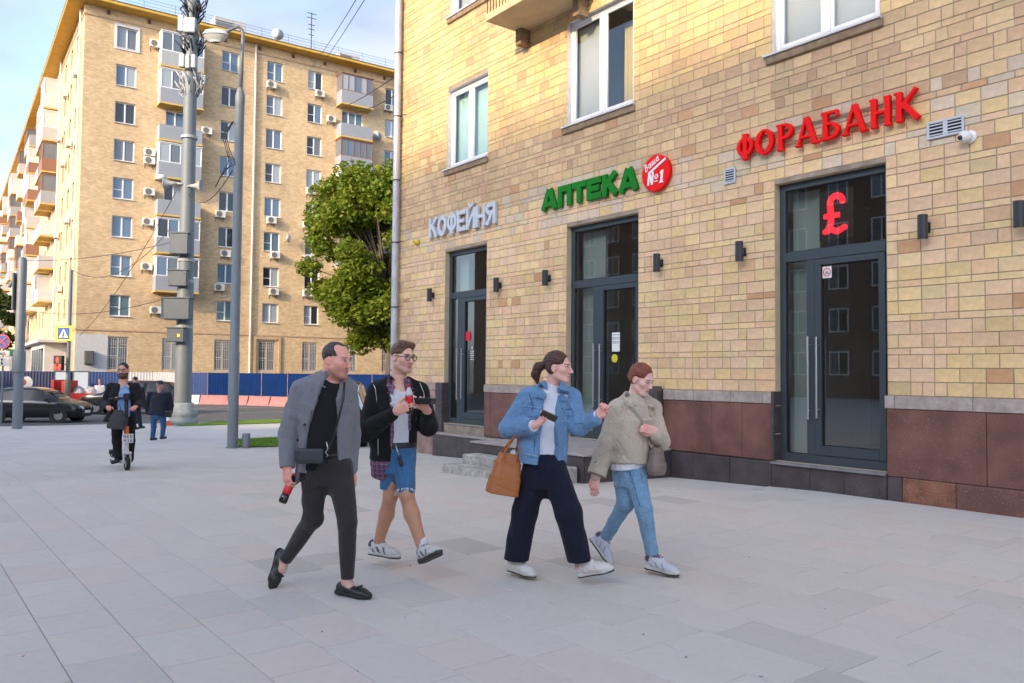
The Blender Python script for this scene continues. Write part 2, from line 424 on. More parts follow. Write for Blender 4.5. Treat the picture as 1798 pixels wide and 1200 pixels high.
# ------------------------------------------------------------------ setting: ground
YAW = R(37.9)
U = np.array([-math.sin(YAW), math.cos(YAW), 0]); NV = np.array([-math.cos(YAW), -math.sin(YAW), 0])
P0 = np.array([5.7006, 9.0456, 0.0]); RZ = math.atan2(-U[1], -U[0])
def WP(t, off=0.0, z=0.0): return P0 + U * t + NV * off + np.array([0, 0, z])
YL = R(35.0)
FU = np.array([math.cos(YL), math.sin(YL), 0]); FN = np.array([math.sin(YL), -math.cos(YL), 0])
P1 = np.array([-32.426, 60.0, 0.0])
ROAD = -0.80

m_ground = mat('far_ground', (0.16, 0.155, 0.15), 0.95, var=.2, scale=.3)
b = MB(); b.q([(-1500, -1500, 0), (1500, -1500, 0), (1500, 1500, 0), (-1500, 1500, 0)])
tag(b.build('ground', m_ground, loc=(0, 0, ROAD - .02)), kind='structure')
# road
def asphalt():
    m = mat('asphalt', (0.11, 0.105, 0.10), 0.9, var=.12, scale=40, bump=.3, bscale=120, var2=.12, scale2=.5)
    return m
K0 = np.array([-16.5, 33.6, 0.0])
def KP(a, bb): return K0 + FU * a + FN * bb
b = MB(); b.q([KP(-90, .0), KP(70, .0), KP(70, -34), KP(-90, -34)])
tag(b.build('road', asphalt(), loc=(0, 0, ROAD)), kind='structure')
m_line = mat('road_paint', (0.62, 0.61, 0.58), .8, var=.2, scale=6)
b = MB()
for bb, w in ((-9.2, .12), (-15.5, .12)):
    b.q([KP(-60, bb), KP(60, bb), KP(60, bb - w), KP(-60, bb - w)])
for i in range(9):
    a = -9 + 0.0; bb = -.6 - i * 1.05
    b.q([KP(a - 1.0, bb), KP(a + 2.6, bb), KP(a + 2.6, bb - .5), KP(a - 1.0, bb - .5)])
tag(b.build('road_markings', m_line, loc=(0, 0, ROAD + .004)), kind='structure')

def paving_mat():
    m = bpy.data.materials.new('paving_far'); m.use_nodes = True
    n = m.node_tree.nodes; l = m.node_tree.links; p = n['Principled BSDF']; p.inputs['Roughness'].default_value = .85
    t = n.new('ShaderNodeTexCoord'); mpg = n.new('ShaderNodeMapping'); mpg.inputs['Rotation'].default_value = (0, 0, -math.atan2(U[1], U[0]))
    l.new(t.outputs['Object'], mpg.inputs[0])
    br = n.new('ShaderNodeTexBrick'); br.inputs['Scale'].default_value = 1; br.inputs['Brick Width'].default_value = .6; br.inputs['Row Height'].default_value = .4
    br.inputs['Mortar Size'].default_value = .0035; br.inputs['Mortar Smooth'].default_value = .1; br.inputs['Bias'].default_value = 0
    br.inputs['Color1'].default_value = (.525, .487, .445, 1); br.inputs['Color2'].default_value = (.575, .535, .49, 1); br.inputs['Mortar'].default_value = (.36, .335, .32, 1)
    l.new(mpg.outputs[0], br.inputs['Vector'])
    no = n.new('ShaderNodeTexNoise'); no.inputs['Scale'].default_value = .35; no.inputs['Detail'].default_value = 5; l.new(t.outputs['Object'], no.inputs['Vector'])
    mr = n.new('ShaderNodeMapRange'); mr.inputs['From Min'].default_value = .3; mr.inputs['From Max'].default_value = .7; mr.inputs['To Min'].default_value = .95; mr.inputs['To Max'].default_value = 1.05; l.new(no.outputs[0], mr.inputs['Value'])
    mm = n.new('ShaderNodeMix'); mm.data_type = 'RGBA'; mm.blend_type = 'MULTIPLY'; mm.inputs['Factor'].default_value = 1; l.new(br.outputs[0], mm.inputs['A']); l.new(mr.outputs[0], mm.inputs['B'])
    l.new(mm.outputs['Result'], p.inputs['Base Color'])
    no2 = n.new('ShaderNodeTexNoise'); no2.inputs['Scale'].default_value = 160; l.new(t.outputs['Object'], no2.inputs['Vector'])
    bu = n.new('ShaderNodeBump'); bu.inputs['Strength'].default_value = .15; bu.inputs['Distance'].default_value = .01; l.new(no2.outputs[0], bu.inputs['Height']); l.new(bu.outputs[0], p.inputs['Normal'])
    return m
avals = [-45, -30, -20, -14, -10, -6, -3, 0, 3, 6, 10, 14, 18, 24, 32, 45]
bvals = [0, .5, 1, 2, 3, 4, 5, 6, 7, 8, 9, 10, 11, 12, 13, 14, 15, 16, 17, 18, 20, 22, 24, 26, 28, 30, 34, 40, 50, 62]
V = []; Fq = []
for bb in bvals:
    for a in avals:
        p = KP(a, bb); V.append((p[0], p[1], gz(p[1]) - .006))
na = len(avals)
for j in range(len(bvals) - 1):
    for i in range(na - 1):
        k = j * na + i; Fq.append((k, k + na, k + na + 1, k + 1))
b = MB(); b.raw(V, Fq)
plaza = tag(b.build('plaza_paving', paving_mat(), smooth=True), kind='structure')
for p_ in plaza.data.polygons:
    pass
m_kerb = mat('kerb_granite', (0.40, 0.39, 0.385), .8, var=.15, scale=30)
b = MB()
for a0 in np.arange(-44, 44, 1.0):
    p, q = KP(a0 + .003, 0), KP(a0 + .997, 0)
    z0, z1 = gz(p[1]) + .006, gz(q[1]) + .006
    i0, i1 = KP(a0 + .003, -.16), KP(a0 + .997, -.16)
    vs = [(*p[:2], z0), (*q[:2], z1), (*i1[:2], z1), (*i0[:2], z0), (*p[:2], ROAD - .01), (*q[:2], ROAD - .01), (*i1[:2], ROAD - .01), (*i0[:2], ROAD - .01)]
    b.raw(vs, [(0, 1, 2, 3), (0, 4, 5, 1), (2, 6, 7, 3), (1, 5, 6, 2), (0, 3, 7, 4)])
tag(b.build('kerb', m_kerb), kind='structure')

# paving slabs near the walkers: each one real
m_slab = mat('slab_stone', (1, 1, 1), .82, ocol=True, var=.035, scale=14, bump=.10, bscale=220, speck=(240, .62, (.64, .60, .56)), var2=.03, scale2=1.1)
m_slabj = mat('slab_stone_joined', (1, 1, 1), .82, vcol=True, var=.035, scale=14, bump=.10, bscale=220, speck=(240, .62, (.64, .60, .56)), var2=.03, scale2=1.1)
def proj_px(p):
    d = np.array(p) - np.array([0, 0, EYE]); w = d @ _fw
    return IMW / 2 + FPX * (d @ _rt) / w, IMH / 2 - FPX * (d @ _up) / w, w
slabs = []
rs = random.Random(3)
for r_ in range(-1, 34):
    o0 = .06 + r_ * .4
    t0 = -9 - rs.random() * .6
    while t0 < 14:
        L = rs.choice([.6, .6, .6, .8, .4])
        c = WP(t0 + L / 2, o0 + .2)
        t1 = t0 + L
        if 2.2 < c[1] < 11.2 and o0 > 0:
            x, y, w = proj_px(c)
            if -200 < x < 2000 and y < 1330:
                g = rs.random()
                base = np.array([.555, .515, .47]) * (1 + rs.uniform(-.022, .022))
                if g < .03: base *= .82
                elif g < .10: base *= .92
                elif g < .24: base = base * np.array([1.02, .975, .965])
                slabs.append((1 / w ** 3, t0, t1, o0, tuple(base)))
        t0 = t1
slabs.sort(reverse=True)
def slab_geo(mb, t0, t1, o0, o1, col, world=True):
    g = .0015; c = .003
    pts = [(t0 + g, o0 + g), (t1 - g, o0 + g), (t1 - g, o1 - g), (t0 + g, o1 - g)]
    ins = [(t0 + g + c, o0 + g + c), (t1 - g - c, o0 + g + c), (t1 - g - c, o1 - g - c), (t0 + g + c, o1 - g - c)]
    vs = []
    for (t, o) in pts: p = WP(t, o); vs.append((p[0], p[1], gz(p[1]) - .005))
    for (t, o) in ins: p = WP(t, o); vs.append((p[0], p[1], gz(p[1]) + .001))
    mb.raw(vs, [(7, 6, 5, 4), (0, 1, 5, 4), (1, 2, 6, 5), (2, 3, 7, 6), (3, 0, 4, 7)], col)
shared = {}
for k, (w, t0, t1, o0, col) in enumerate(slabs[:300]):
    L = round(t1 - t0, 2)
    c = WP((t0 + t1) / 2, o0 + .2)
    if L not in shared:
        mb = MB(); g = .0015; ch = .003; a, d_ = L / 2 - g, .2 - g
        vs = [(x, y, -.005) for x, y in ((-a, -d_), (a, -d_), (a, d_), (-a, d_))] + [(x, y, .001) for x, y in ((-a + ch, -d_ + ch), (a - ch, -d_ + ch), (a - ch, d_ - ch), (-a + ch, d_ - ch))]
        mb.raw(vs, [(4, 5, 6, 7), (0, 1, 5, 4), (1, 2, 6, 5), (2, 3, 7, 6), (3, 0, 4, 7)])
        shared[L] = mb.mesh('slab', m_slab)
    o = put('slab', shared[L], plaza, (c[0], c[1], gz(c[1])), RZ)
    o.color = (*col, 1)
mb = MB()
for (w, t0, t1, o0, col) in slabs[300:]: slab_geo(mb, t0, t1, o0, o0 + .4, col)
if mb.v:
    o = mb.build('slabs', m_slabj, plaza, vcol=True); tag(o, kind='stuff')

mb = MB()
for (w, t0, t1, o0, col) in slabs:
    mb.q([(*WP(t, o)[:2], gz(WP(t, o)[1]) - .0036) for t, o in ((t0, o0), (t0, o0 + .4), (t1, o0 + .4), (t1, o0))])
tag(mb.build('joint_sand', mat('joint_sand', (.22, .20, .185), .95), plaza), kind='stuff')

rd = random.Random(9); mb = MB()
for i in range(46):                                      # grit and tiny leaves blown over the slabs
    x, y = rd.uniform(-5, 5), rd.uniform(3.6, 11); w = rd.uniform(.004, .012); a = rd.uniform(0, 6.28)
    mb.raw([(x + w * math.cos(a + k * 1.57) * (1.6 if k % 2 else .7), y + w * math.sin(a + k * 1.57) * (1.6 if k % 2 else .7), gz(y) + .003 + (.004 if k == 1 else 0)) for k in range(4)], [(0, 1, 2, 3)])
tag(mb.build('grit', mat('grit', (.10, .085, .06), .9), plaza), kind='stuff')

# lawns beside the mast
def lawn(name, poly, n, label, h=.055):
    r = random.Random(5); b = MB()
    xs = [p[0] for p in poly]; ys = [p[1] for p in poly]
    def inside(x, y):
        c = False
        for i in range(len(poly)):
            (x1, y1), (x2, y2) = poly[i], poly[i - 1]
            if (y1 > y) != (y2 > y) and x < (x2 - x1) * (y - y1) / (y2 - y1) + x1: c = not c
        return c
    b.raw([(p[0], p[1], gz(p[1]) + .012) for p in poly], [tuple(range(len(poly)))], (.09, .16, .02))
    k = 0
    while k < n:
        x, y = r.uniform(min(xs), max(xs)), r.uniform(min(ys), max(ys))
        if not inside(x, y): continue
        k += 1; a = r.uniform(0, 6.28); w = r.uniform(.008, .016); hh = h * r.uniform(.6, 1.3); z = gz(y) + .01
        c = r.uniform(.8, 1.25)
        b.q([(x - w * math.cos(a), y - w * math.sin(a), z), (x + w * math.cos(a), y + w * math.sin(a), z), (x + r.uniform(-.03, .03), y + r.uniform(-.03, .03), z + hh)], (.15 * c, .27 * c, .03 * c))
    o = b.build(name, mat('grass', (1, 1, 1), .8, vcol=True), vcol=True)
    tag(o, label, 'grass', kind='stuff')
lawn('grass', [(-13.6, 32.6), (-9.2, 36.2), (-7.0, 38.6), (-9.3, 38.9), (-12.9, 36.0)], 9000, 'bright green grass strip between the mast and the road')
lawn('grass', [(-6.9, 20.6), (-5.6, 21.4), (-5.6, 25.0), (-7.4, 25.6), (-8.3, 24.5)], 7000, 'grass bed behind the slim grey lamp post')

# ------------------------------------------------------------------ near building with the three shop doors
BLD = thing('brick_building', 'corner building of pale yellow ceramic brick with three glazed shop doors', 'building', tuple(P0), RZ)
DOORS = [('A', 1.53, 3.16, .34), ('B', 5.82, 7.64, .38), ('C', 10.18, 11.78, .42)]    # name, t0, t1, sill z
DTOP = 4.30
WINS = [(1.585, 3.2, 6.22, 8.25), (5.94, 7.66, 6.22, 8.20), (10.2, 11.75, 6.2, 8.0), (10.2, 11.7, 9.72, 11.5), (7.1, 8.6, 8.62, 11.2), (1.585, 3.2, 9.72, 11.5), (-2.6, -1.0, 6.22, 8.25)]
TOP = 12.6; T_L, T_R = 14.16, -4.2
holes = [(-t1, -t0, z, DTOP) for _, t0, t1, z in DOORS] + [(-t1, -t0, z0, z1) for t0, t1, z0, z1 in WINS]
def wall_rects(x0, x1, z0, z1, holes):
    xs = sorted({x0, x1} | {v for h in holes for v in h[:2] if x0 < v < x1}); zs = sorted({z0, z1} | {v for h in holes for v in h[2:] if z0 < v < z1})
    out = []
    for i in range(len(xs) - 1):
        for j in range(len(zs) - 1):
            cx, cz = (xs[i] + xs[i + 1]) / 2, (zs[j] + zs[j + 1]) / 2
            if any(h[0] < cx < h[1] and h[2] < cz < h[3] for h in holes): continue
            out.append((xs[i], xs[i + 1], zs[j], zs[j + 1]))
    return out
m_mortar = mat('mortar', (0.31, 0.25, 0.19), .95, var=.25, scale=5, bump=.4, bscale=60)
b = MB()
for x0, x1, z0, z1 in wall_rects(-T_L, -T_R, -.9, TOP, holes):
    b.q([(x0, .007, z0), (x1, .007, z0), (x1, .007, z1), (x0, .007, z1)])
# body of the building behind the facade (gable end and back), leaving the rooms hollow
b.q([(-T_L, .007, -.9), (-T_L, .007, TOP), (-T_L, 14, TOP), (-T_L, 14, -.9)])
b.q([(-T_L, 14, -.9), (-T_L, 14, TOP), (-T_R, 14, TOP), (-T_R, 14, -.9)])
b.q([(-T_R, .007, -.9), (-T_R, 14, -.9), (-T_R, 14, TOP), (-T_R, .007, TOP)])
b.q([(-T_L, .007, TOP), (-T_R, .007, TOP), (-T_R, 14, TOP), (-T_L, 14, TOP)])
b.build('wall', m_mortar, BLD)
# bricks
rb = random.Random(11)
def brick_col(x, z):
    g = rb.random()
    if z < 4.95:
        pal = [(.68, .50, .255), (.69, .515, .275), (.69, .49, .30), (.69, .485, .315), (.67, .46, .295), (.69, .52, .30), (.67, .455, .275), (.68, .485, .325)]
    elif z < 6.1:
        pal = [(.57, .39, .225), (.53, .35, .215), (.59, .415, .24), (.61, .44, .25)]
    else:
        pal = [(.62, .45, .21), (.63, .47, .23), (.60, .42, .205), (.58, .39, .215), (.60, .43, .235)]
    c = np.array(rb.choice(pal)); c *= rb.uniform(.92, 1.06)
    if g < .025: c = np.array([.52, .30, .16])
    elif g < .05: c *= .86
    if 4.3 < z < 5.05 and rb.random() < .35: c = c * .5 + np.array([.5, .47, .43]) * .5       # mortar smears by the signs
    c = c * np.array([1.02, .985, .925])
    c *= 1 + .05 * math.sin(x * 1.3 + 2 * math.sin(z * 1.1)) * math.sin(z * 2.1 + x * .4)            # weathering in broad patches
    for t0, t1, z0, z1 in WINS:
        if -t1 - .15 < x < -t0 + .1 and z0 - 1.15 < z < z0: c *= rb.uniform(.80, .97)                  # rain dirt below the sills
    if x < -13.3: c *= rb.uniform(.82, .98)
    return tuple(c)
courses = []
z = 1.312; k = 0
pat = [.17, .17, .168, .086, .168, .168, .086, .17, .168, .086, .17, .17, .168, .086, .168, .086]
while z < TOP - .1:
    h = pat[k % len(pat)]; courses.append((z, min(z + h, TOP), h < .1)); z += h; k += 1
bricks = []
for zi, (z0, z1, thin) in enumerate(courses):
    blocked = sorted([(h[0], h[1]) for h in holes if h[2] < z1 - .03 and h[3] > z0 + .03])
    segs = []; x = -T_L
    for h0, h1 in blocked:
        segs.append((x, h0)); x = h1
    segs.append((x, -T_R))
    for s0, s1 in segs:
        x = s0
        L = rb.choice([.145, .29, .22]) if s0 == -T_L else rb.choice([.145, .29])
        while x < s1 - 1e-6:
            if s1 - (x + L) < .06: L = s1 - x
            x1 = min(x + L, s1)
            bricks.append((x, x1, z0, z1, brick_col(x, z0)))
            x = x1; L = .29 if thin or rb.random() < .72 else .145
def brick_geo(mb, x0, x1, z0, z1, col, dy=0.0, g=.0042):
    c = .005; x0 += g; x1 -= g; z0 += g; z1 -= g
    vs = [(x0, .007, z0), (x1, .007, z0), (x1, .007, z1), (x0, .007, z1), (x0 + c, dy, z0 + c), (x1 - c, dy, z0 + c), (x1 - c, dy, z1 - c), (x0 + c, dy, z1 - c)]
    mb.raw(vs, [(4, 5, 6, 7), (0, 1, 5, 4), (1, 2, 6, 5), (2, 3, 7, 6), (3, 0, 4, 7)], col)
bkw = dict(rough=.62, var=.10, scale=14, bump=.10, bscale=90, var2=.10, scale2=.9, spec=.4)
m_brick = mat('ceramic_brick', (1, 1, 1), ocol=True, **bkw)
m_brickj = mat('ceramic_brick_joined', (1, 1, 1), vcol=True, **bkw)
def vis(bk):
    cx = (bk[0] + bk[1]) / 2; cz = (bk[2] + bk[3]) / 2
    p = WP(-cx, 0, cz); x, y, w = proj_px(p)
    return ((bk[1] - bk[0]) * (bk[3] - bk[2]) / w ** 2) if (-20 < x < 1830 and 0 < y < 1200) else 0
order = sorted(range(len(bricks)), key=lambda i: -vis(bricks[i]))
sel = set(order[:300]); mb = MB()
for i, bk in enumerate(bricks):
    x0, x1, z0, z1, col = bk; dy = rb.uniform(-.0035, .001)
    if i in sel:
        L, H = round(x1 - x0, 3), round(z1 - z0, 3)
        if (L, H) not in shared:
            m1 = MB(); brick_geo(m1, -L / 2, L / 2, -H / 2, H / 2, (1, 1, 1)); shared[L, H] = m1.mesh('brick', m_brick)
        o = put('brick', shared[L, H], BLD, ((x0 + x1) / 2, dy, (z0 + z1) / 2)); o.color = (*col, 1)
    else: brick_geo(mb, x0, x1, z0, z1, col, dy)
tag(mb.build('brickwork', m_brickj, BLD, vcol=True), kind='stuff')

# reveals of doors and windows
m_reveal = mat('reveal_render', (.50, .40, .27), .9, var=.1, scale=6)
m_wreveal = mat('white_reveal', (.62, .60, .56), .85, var=.12, scale=9)
def reveal(mb, x0, x1, z0, z1, d, floor=True):
    y0 = .004
    mb.q([(x0, y0, z0), (x0, y0, z1), (x0, d, z1), (x0, d, z0)]); mb.q([(x1, y0, z0), (x1, d, z0), (x1, d, z1), (x1, y0, z1)])
    mb.q([(x0, y0, z1), (x1, y0, z1), (x1, d, z1), (x0, d, z1)])
    if floor: mb.q([(x0, y0, z0), (x0, d, z0), (x1, d, z0), (x1, y0, z0)])
for _, t0, t1, z in DOORS:
    mb = MB(); reveal(mb, -t1, -t0, z, DTOP, .17)
    # painted edging round the opening, proud of the brick
    mb.build('door_reveal', m_reveal, BLD)
for t0, t1, z0, z1 in WINS:
    mb = MB(); reveal(mb, -t1, -t0, z0, z1, .2); mb.build('window_reveal', m_wreveal, BLD)

# granite plinth and limestone band
m_redg = mat('red_granite', (.165, .075, .058), .38, var=.22, scale=3, speck=(70, .66, (.36, .24, .20)), bump=.03, bscale=60, var2=.15, scale2=1.5)
m_pinkg = mat('pink_granite', (.29, .185, .16), .5, var=.2, scale=4, speck=(90, .66, (.42, .34, .30)), var2=.2, scale2=2)
m_drkg = mat('dark_granite', (.062, .05, .053), .4, var=.25, scale=5, speck=(80, .65, (.24, .20, .20)), var2=.2, scale2=2)
m_orgg = mat('orange_granite', (.21, .085, .05), .45, var=.3, scale=6, speck=(80, .62, (.45, .32, .2)))
m_lime = mat('limestone', (.36, .30, .265), .85, var=.18, scale=14, bump=.25, bscale=70, var2=.15, scale2=3)
def panels(xs, z0, z1, m, y0=-.045, y1=.02, name='plinth_slab'):
    for a, b_ in zip(xs[:-1], xs[1:]):
        mb = MB(); mb.box(a + .003, b_ - .003, y0 + rb.uniform(-.003, .003), y1, z0 + .003, z1 - .003, .006); mb.build(name, m, BLD)
# stretch to the right of door A
panels([-1.525, -.36, .95, 2.2, 3.4, 4.2], .30, 1.145, m_redg)
panels([-1.525, -1.33], -.02, .30, m_drkg, -.05); panels([-1.33, -.70], -.02, .30, m_orgg, -.05); panels([-.70, .1, 1.1, 2.1, 3.1, 4.2], -.02, .30, m_redg, -.05)
panels([-1.55, -1.42, -.5, .45, 1.4, 2.4, 3.4, 4.2], 1.147, 1.312, m_lime, -.052, .02, 'band_stone')
# between door B and door A
panels([-5.22, -4.25, -3.70, -3.165], .345, 1.145, m_redg)
panels([-5.24, -4.62, -3.92, -3.2, -2.6, -2.1, -1.53], -.1, .333, m_drkg, -.05)
panels([-5.22, -4.6, -3.9, -3.35, -3.20], 1.147, 1.312, m_lime, -.052, .02, 'band_stone')
for z0, z1 in ((.345, .72), (.72, 1.12), (1.12, 1.33)):
    mb = MB(); mb.box(-3.196, -3.157, -.06, .16, z0 + .003, z1 - .003, .005); mb.build('plinth_slab', m_drkg, BLD)
mb = MB(); mb.prism([(-5.56, .32), (-5.245, .32), (-5.245, 1.28), (-5.30, 1.36), (-5.56, 1.36)], -.16, .02); mb.build('corner_slab', m_drkg, BLD)
mb = MB(); mb.box(-5.815, -5.565, -.06, .02, .38, 1.31, .005); mb.build('plinth_slab', m_redg, BLD)
# threshold of door A
mb = MB(); mb.box(-3.19, -1.535, -.09, .17, .30, .338, .006); mb.build('threshold', mat('grey_granite', (.20, .19, .19), .6, var=.2, scale=8, speck=(120, .68, (.4, .38, .36))), BLD)
# between doors C and B
panels([-10.16, -9.93, -8.6, -7.66], .22, 1.145, m_redg)
panels([-10.18, -9.3, -8.4, -7.65], 1.147, 1.312, m_lime, -.052, .02, 'band_stone')
# left of door C to the corner
panels([-14.16, -13.1, -12.06], -.55, 1.145, m_pinkg)
panels([-14.17, -13.2, -12.06], 1.147, 1.312, m_lime, -.052, .02, 'band_stone')
for z0, z1 in ((.215, .8), (.8, 1.14), (1.14, 1.33)):
    mb = MB(); mb.box(-12.055, -11.785, -.056, .02, z0 + .003, z1 - .003, .005); mb.build('plinth_slab', m_drkg, BLD)
    mb = MB(); mb.box(-11.783, -11.77, -.05, .16, z0 + .003, z1 - .003, .003); mb.build('plinth_slab', m_drkg, BLD)

# podium and steps before doors C and B
m_stepT = mat('step_top', (.33, .30, .285), .75, var=.18, scale=7, bump=.1, bscale=60)
def podium(name, label, x0, x1, y0, y1, z0, z1, n, mface=m_drkg):
    e = thing(name, label, 'steps', tuple(WP(-x0, 0, 0)), RZ)
    mb = MB(); mb.box(.01, x1 - x0 - .01, y0 + .03, y1, z0, z1 - .034); mb.build('core', m_mortar, e)
    for i in range(n):
        a = (x1 - x0) * i / n; c = (x1 - x0) * (i + 1) / n
        mb = MB(); mb.box(a + .002, c - .002, y0, y0 + .028, z0, z1 - .036, .003); mb.build('facing_slab', mface, e)
    mb = MB(); mb.box(x1 - x0 - .008, x1 - x0 + .02, y0 + .03, y1, z0, z1 - .036, .003); mb.build('facing_slab', mface, e)
    mb = MB(); mb.box(-.03, x1 - x0 + .04, y0 - .03, y1, z1 - .033, z1, .008); mb.build('tread', m_stepT, e)
    return e
podium('door_podium', 'low dark granite podium below the coffee shop door', -11.80, -7.96, -.27, -.06, -.6, .215, 4)
podium('door_podium', 'deep dark granite landing in front of the pharmacy door', -7.88, -5.06, -1.95, -.07, -.4, .375, 4)
mb = MB()
for i in range(3):
    MBi = MB(); MBi.box(-11.76 + i * .53, -11.76 + (i + 1) * .53 - .004, .02, .06, .222, .405, .003); MBi.build('riser_slab', m_drkg, BLD)
mb = MB(); mb.box(-11.77, -10.185, -.02, .17, .406, .418, .002); mb.build('threshold', m_stepT, BLD)
mb = MB(); mb.box(-7.63, -5.825, -.02, .17, .36, .378, .002); mb.build('threshold', m_stepT, BLD)
m_conc = mat('rough_concrete', (.40, .38, .34), .95, var=.25, scale=12, bump=.8, bscale=30, var2=.2, scale2=3)
e = thing('concrete_steps', 'two worn pale concrete steps leading to the pharmacy landing', 'steps', tuple(WP(7.72, 0, 0)), RZ)
mb = MB(); mb.box(.08, 2.58, -2.32, -1.985, -.3, .19, .015); mb.build('upper_step', m_conc, e)
mb = MB(); mb.box(0, 2.56, -2.68, -2.324, -.3, .04, .015); mb.build('lower_step', m_conc, e)

# ---- doors
m_frame = mat('anthracite_frame', (.038, .052, .062), .38, var=.05, scale=4)
m_gasket = mat('black_gasket', (.01, .01, .012), .5)
m_steel = mat('brushed_steel', (.62, .62, .63), .28, metal=1.0)
g_door = glass_mat('door_glass', (.80, .84, .83), .10)
m_room = mat('room_wall', (.50, .53, .50), .9, var=.06, scale=1)
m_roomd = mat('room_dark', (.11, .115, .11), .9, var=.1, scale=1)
def door(name, t0, t1, zs, mull, ztr, lg_x, label):
    e = put('glass_door', None, BLD, (-t1, .15, 0)); e['label'] = label
    W = t1 - t0; mx0, mx1 = mull
    fy0, fy1 = -.03, .04
    fr = MB()
    def bar(x0, x1, z0, z1, y0=fy0, y1=fy1): fr.box(x0, x1, y0, y1, z0, z1, .004)
    bar(0, .09, zs, DTOP - .004); bar(W - .07, W, zs, DTOP - .004); bar(.0905, W - .0705, DTOP - .10, DTOP - .004); bar(.0905, W - .0705, zs, zs + .12)
    bar(.0905, W - .0705, ztr, ztr + .14, fy0 - .004); bar(mx0, mx1, zs + .1205, ztr - .0005)
    # sash of the moving leaf
    s0, s1, q0, q1 = mx1 + .004, W - .075, zs + .125, ztr - .006
    y0, y1 = fy0 - .012, fy1 + .01
    bar(s0, s0 + .09, q0, q1, y0, y1); bar(s1 - .09, s1, q0, q1, y0, y1); bar(s0 + .0905, s1 - .0905, q1 - .085, q1, y0, y1); bar(s0 + .0905, s1 - .0905, q0, q0 + .13, y0, y1)
    fr.build('frame', m_frame, e, smooth=False)
    for (a, c, z0, z1) in ((.09, W - .07, ztr + .14, DTOP - .10), (.09, mx0, zs + .12, ztr), (s0 + .09, s1 - .09, q0 + .13, q1 - .085)):
        g = MB(); g.box(a - .003, c + .003, .004, .010, z0 - .003, z1 + .003); g.build('pane', g_door, e)
        k = MB()
        for (u0, u1, v0, v1) in ((a, a + .012, z0, z1), (c - .012, c, z0, z1), (a + .0125, c - .0125, z0, z0 + .012), (a + .0125, c - .0125, z1 - .012, z1)): k.box(u0, u1, -.006, .002, v0, v1)
        k.build('gasket', m_gasket, e)
    for hx, hz0, hz1 in ((mx0 + (mx1 - mx0) * .45, .95, 2.10), (s0 + .055, .97, 2.09)):
        h = MB(); h.tube([(hx, -.10, hz0), (hx, -.10, hz1)], .015, 10)
        for zz in (hz0 + .12, hz1 - .12): h.tube([(hx, -.10, zz), (hx, -.02, zz)], .008, 6)
        h.build('handle', m_steel, e, smooth='auto')
    for zz in (zs + .4, zs + 1.5, ztr - .3):
        h = MB(); h.box(W - .078, W - .058, -.065, -.045, zz, zz + .14, .004); h.build('hinge', m_frame, e)
    # room behind
    r = MB(); D = 3.4; x0, x1 = -.5, W + .8
    r.q([(x0, .06, zs), (x0, D, zs), (x0, D, DTOP + .2), (x0, .06, DTOP + .2)]); r.q([(x1, .06, zs), (x1, .06, DTOP + .2), (x1, D, DTOP + .2), (x1, D, zs)])
    r.build('room_wall', m_room, e)
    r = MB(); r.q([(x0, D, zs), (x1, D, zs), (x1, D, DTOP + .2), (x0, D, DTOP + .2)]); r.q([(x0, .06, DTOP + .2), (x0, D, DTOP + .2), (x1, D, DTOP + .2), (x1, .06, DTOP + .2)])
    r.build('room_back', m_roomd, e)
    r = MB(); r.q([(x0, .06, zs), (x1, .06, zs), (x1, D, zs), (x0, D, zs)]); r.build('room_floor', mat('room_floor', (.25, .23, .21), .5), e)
    r = MB(); r.box(.06, .10 + (mx0 - .04), .22, .28, zs + .01, 4.2); r.build('partition', m_room, e)
    return e
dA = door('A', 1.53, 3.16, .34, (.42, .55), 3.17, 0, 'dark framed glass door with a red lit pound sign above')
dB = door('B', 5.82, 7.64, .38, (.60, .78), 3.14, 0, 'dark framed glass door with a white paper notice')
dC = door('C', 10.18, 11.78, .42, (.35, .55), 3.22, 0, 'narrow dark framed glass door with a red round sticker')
# lit lamps inside door A
m_tube = mat('tube_light', (1, .95, .8), .5, emit=(1, .9, .62), estr=.8)
mb = MB(); mb.box(1.62, 2.05, .75, .83, 4.10, 4.15); mb.build('ceiling_lamp', m_tube, dA)
# intercom handset, sticker, notices
m_white = mat('white_plastic', (.72, .72, .70), .5)
mb = MB(); mb.box(1.33, 1.40, .30, .34, 1.52, 1.80, .01); mb.tube([(1.37, .32, 1.52), (1.375, .32, 1.3)], .01, 6); mb.build('intercom', m_white, dA)
def flat(parent, name, x0, x1, z0, z1, m, y=-.008, th=.003):
    mb = MB(); mb.box(x0, x1, y, y + th, z0, z1); return mb.build(name, m, parent)
m_paper = mat('paper', (.74, .74, .72), .8, var=.03, scale=5)
m_redp = mat('red_print', (.62, .02, .03), .5); m_ink = mat('ink', (.05, .05, .06), .6); m_yelp = mat('yellow_print', (.62, .52, .03), .5)
flat(dA, 'sticker', .655, .79, 2.895, 3.055, m_paper, -.006)
mb = MB(); mb.lathe([(.058, -.0005), (.058, -.0035), (.046, -.0035), (.046, -.0005)], (.7225, -.006, 2.975), 24, 'y', cap=False); mb.build('sticker_ring', m_redp, dA)
mb = MB(); mb.box(.69, .755, -.0105, -.0065, 2.95, 2.958); mb.box(.70, .745, -.0105, -.0065, 2.968, 2.976); mb.box(.705, .74, -.0105, -.0065, 2.985, 2.992); mb.build('sticker_text', m_ink, dA)
flat(dB, 'notice', 1.06, 1.25, 1.95, 2.285, m_paper, -.006)
mb = MB()
for i, zz in enumerate((2.24, 2.19, 2.165, 2.12, 2.095)):
    for j in range(5): mb.box(1.075 + j * .034, 1.075 + j * .034 + .022, -.0095, -.0065, zz, zz + .010)
mb.build('notice_text', m_ink, dB)
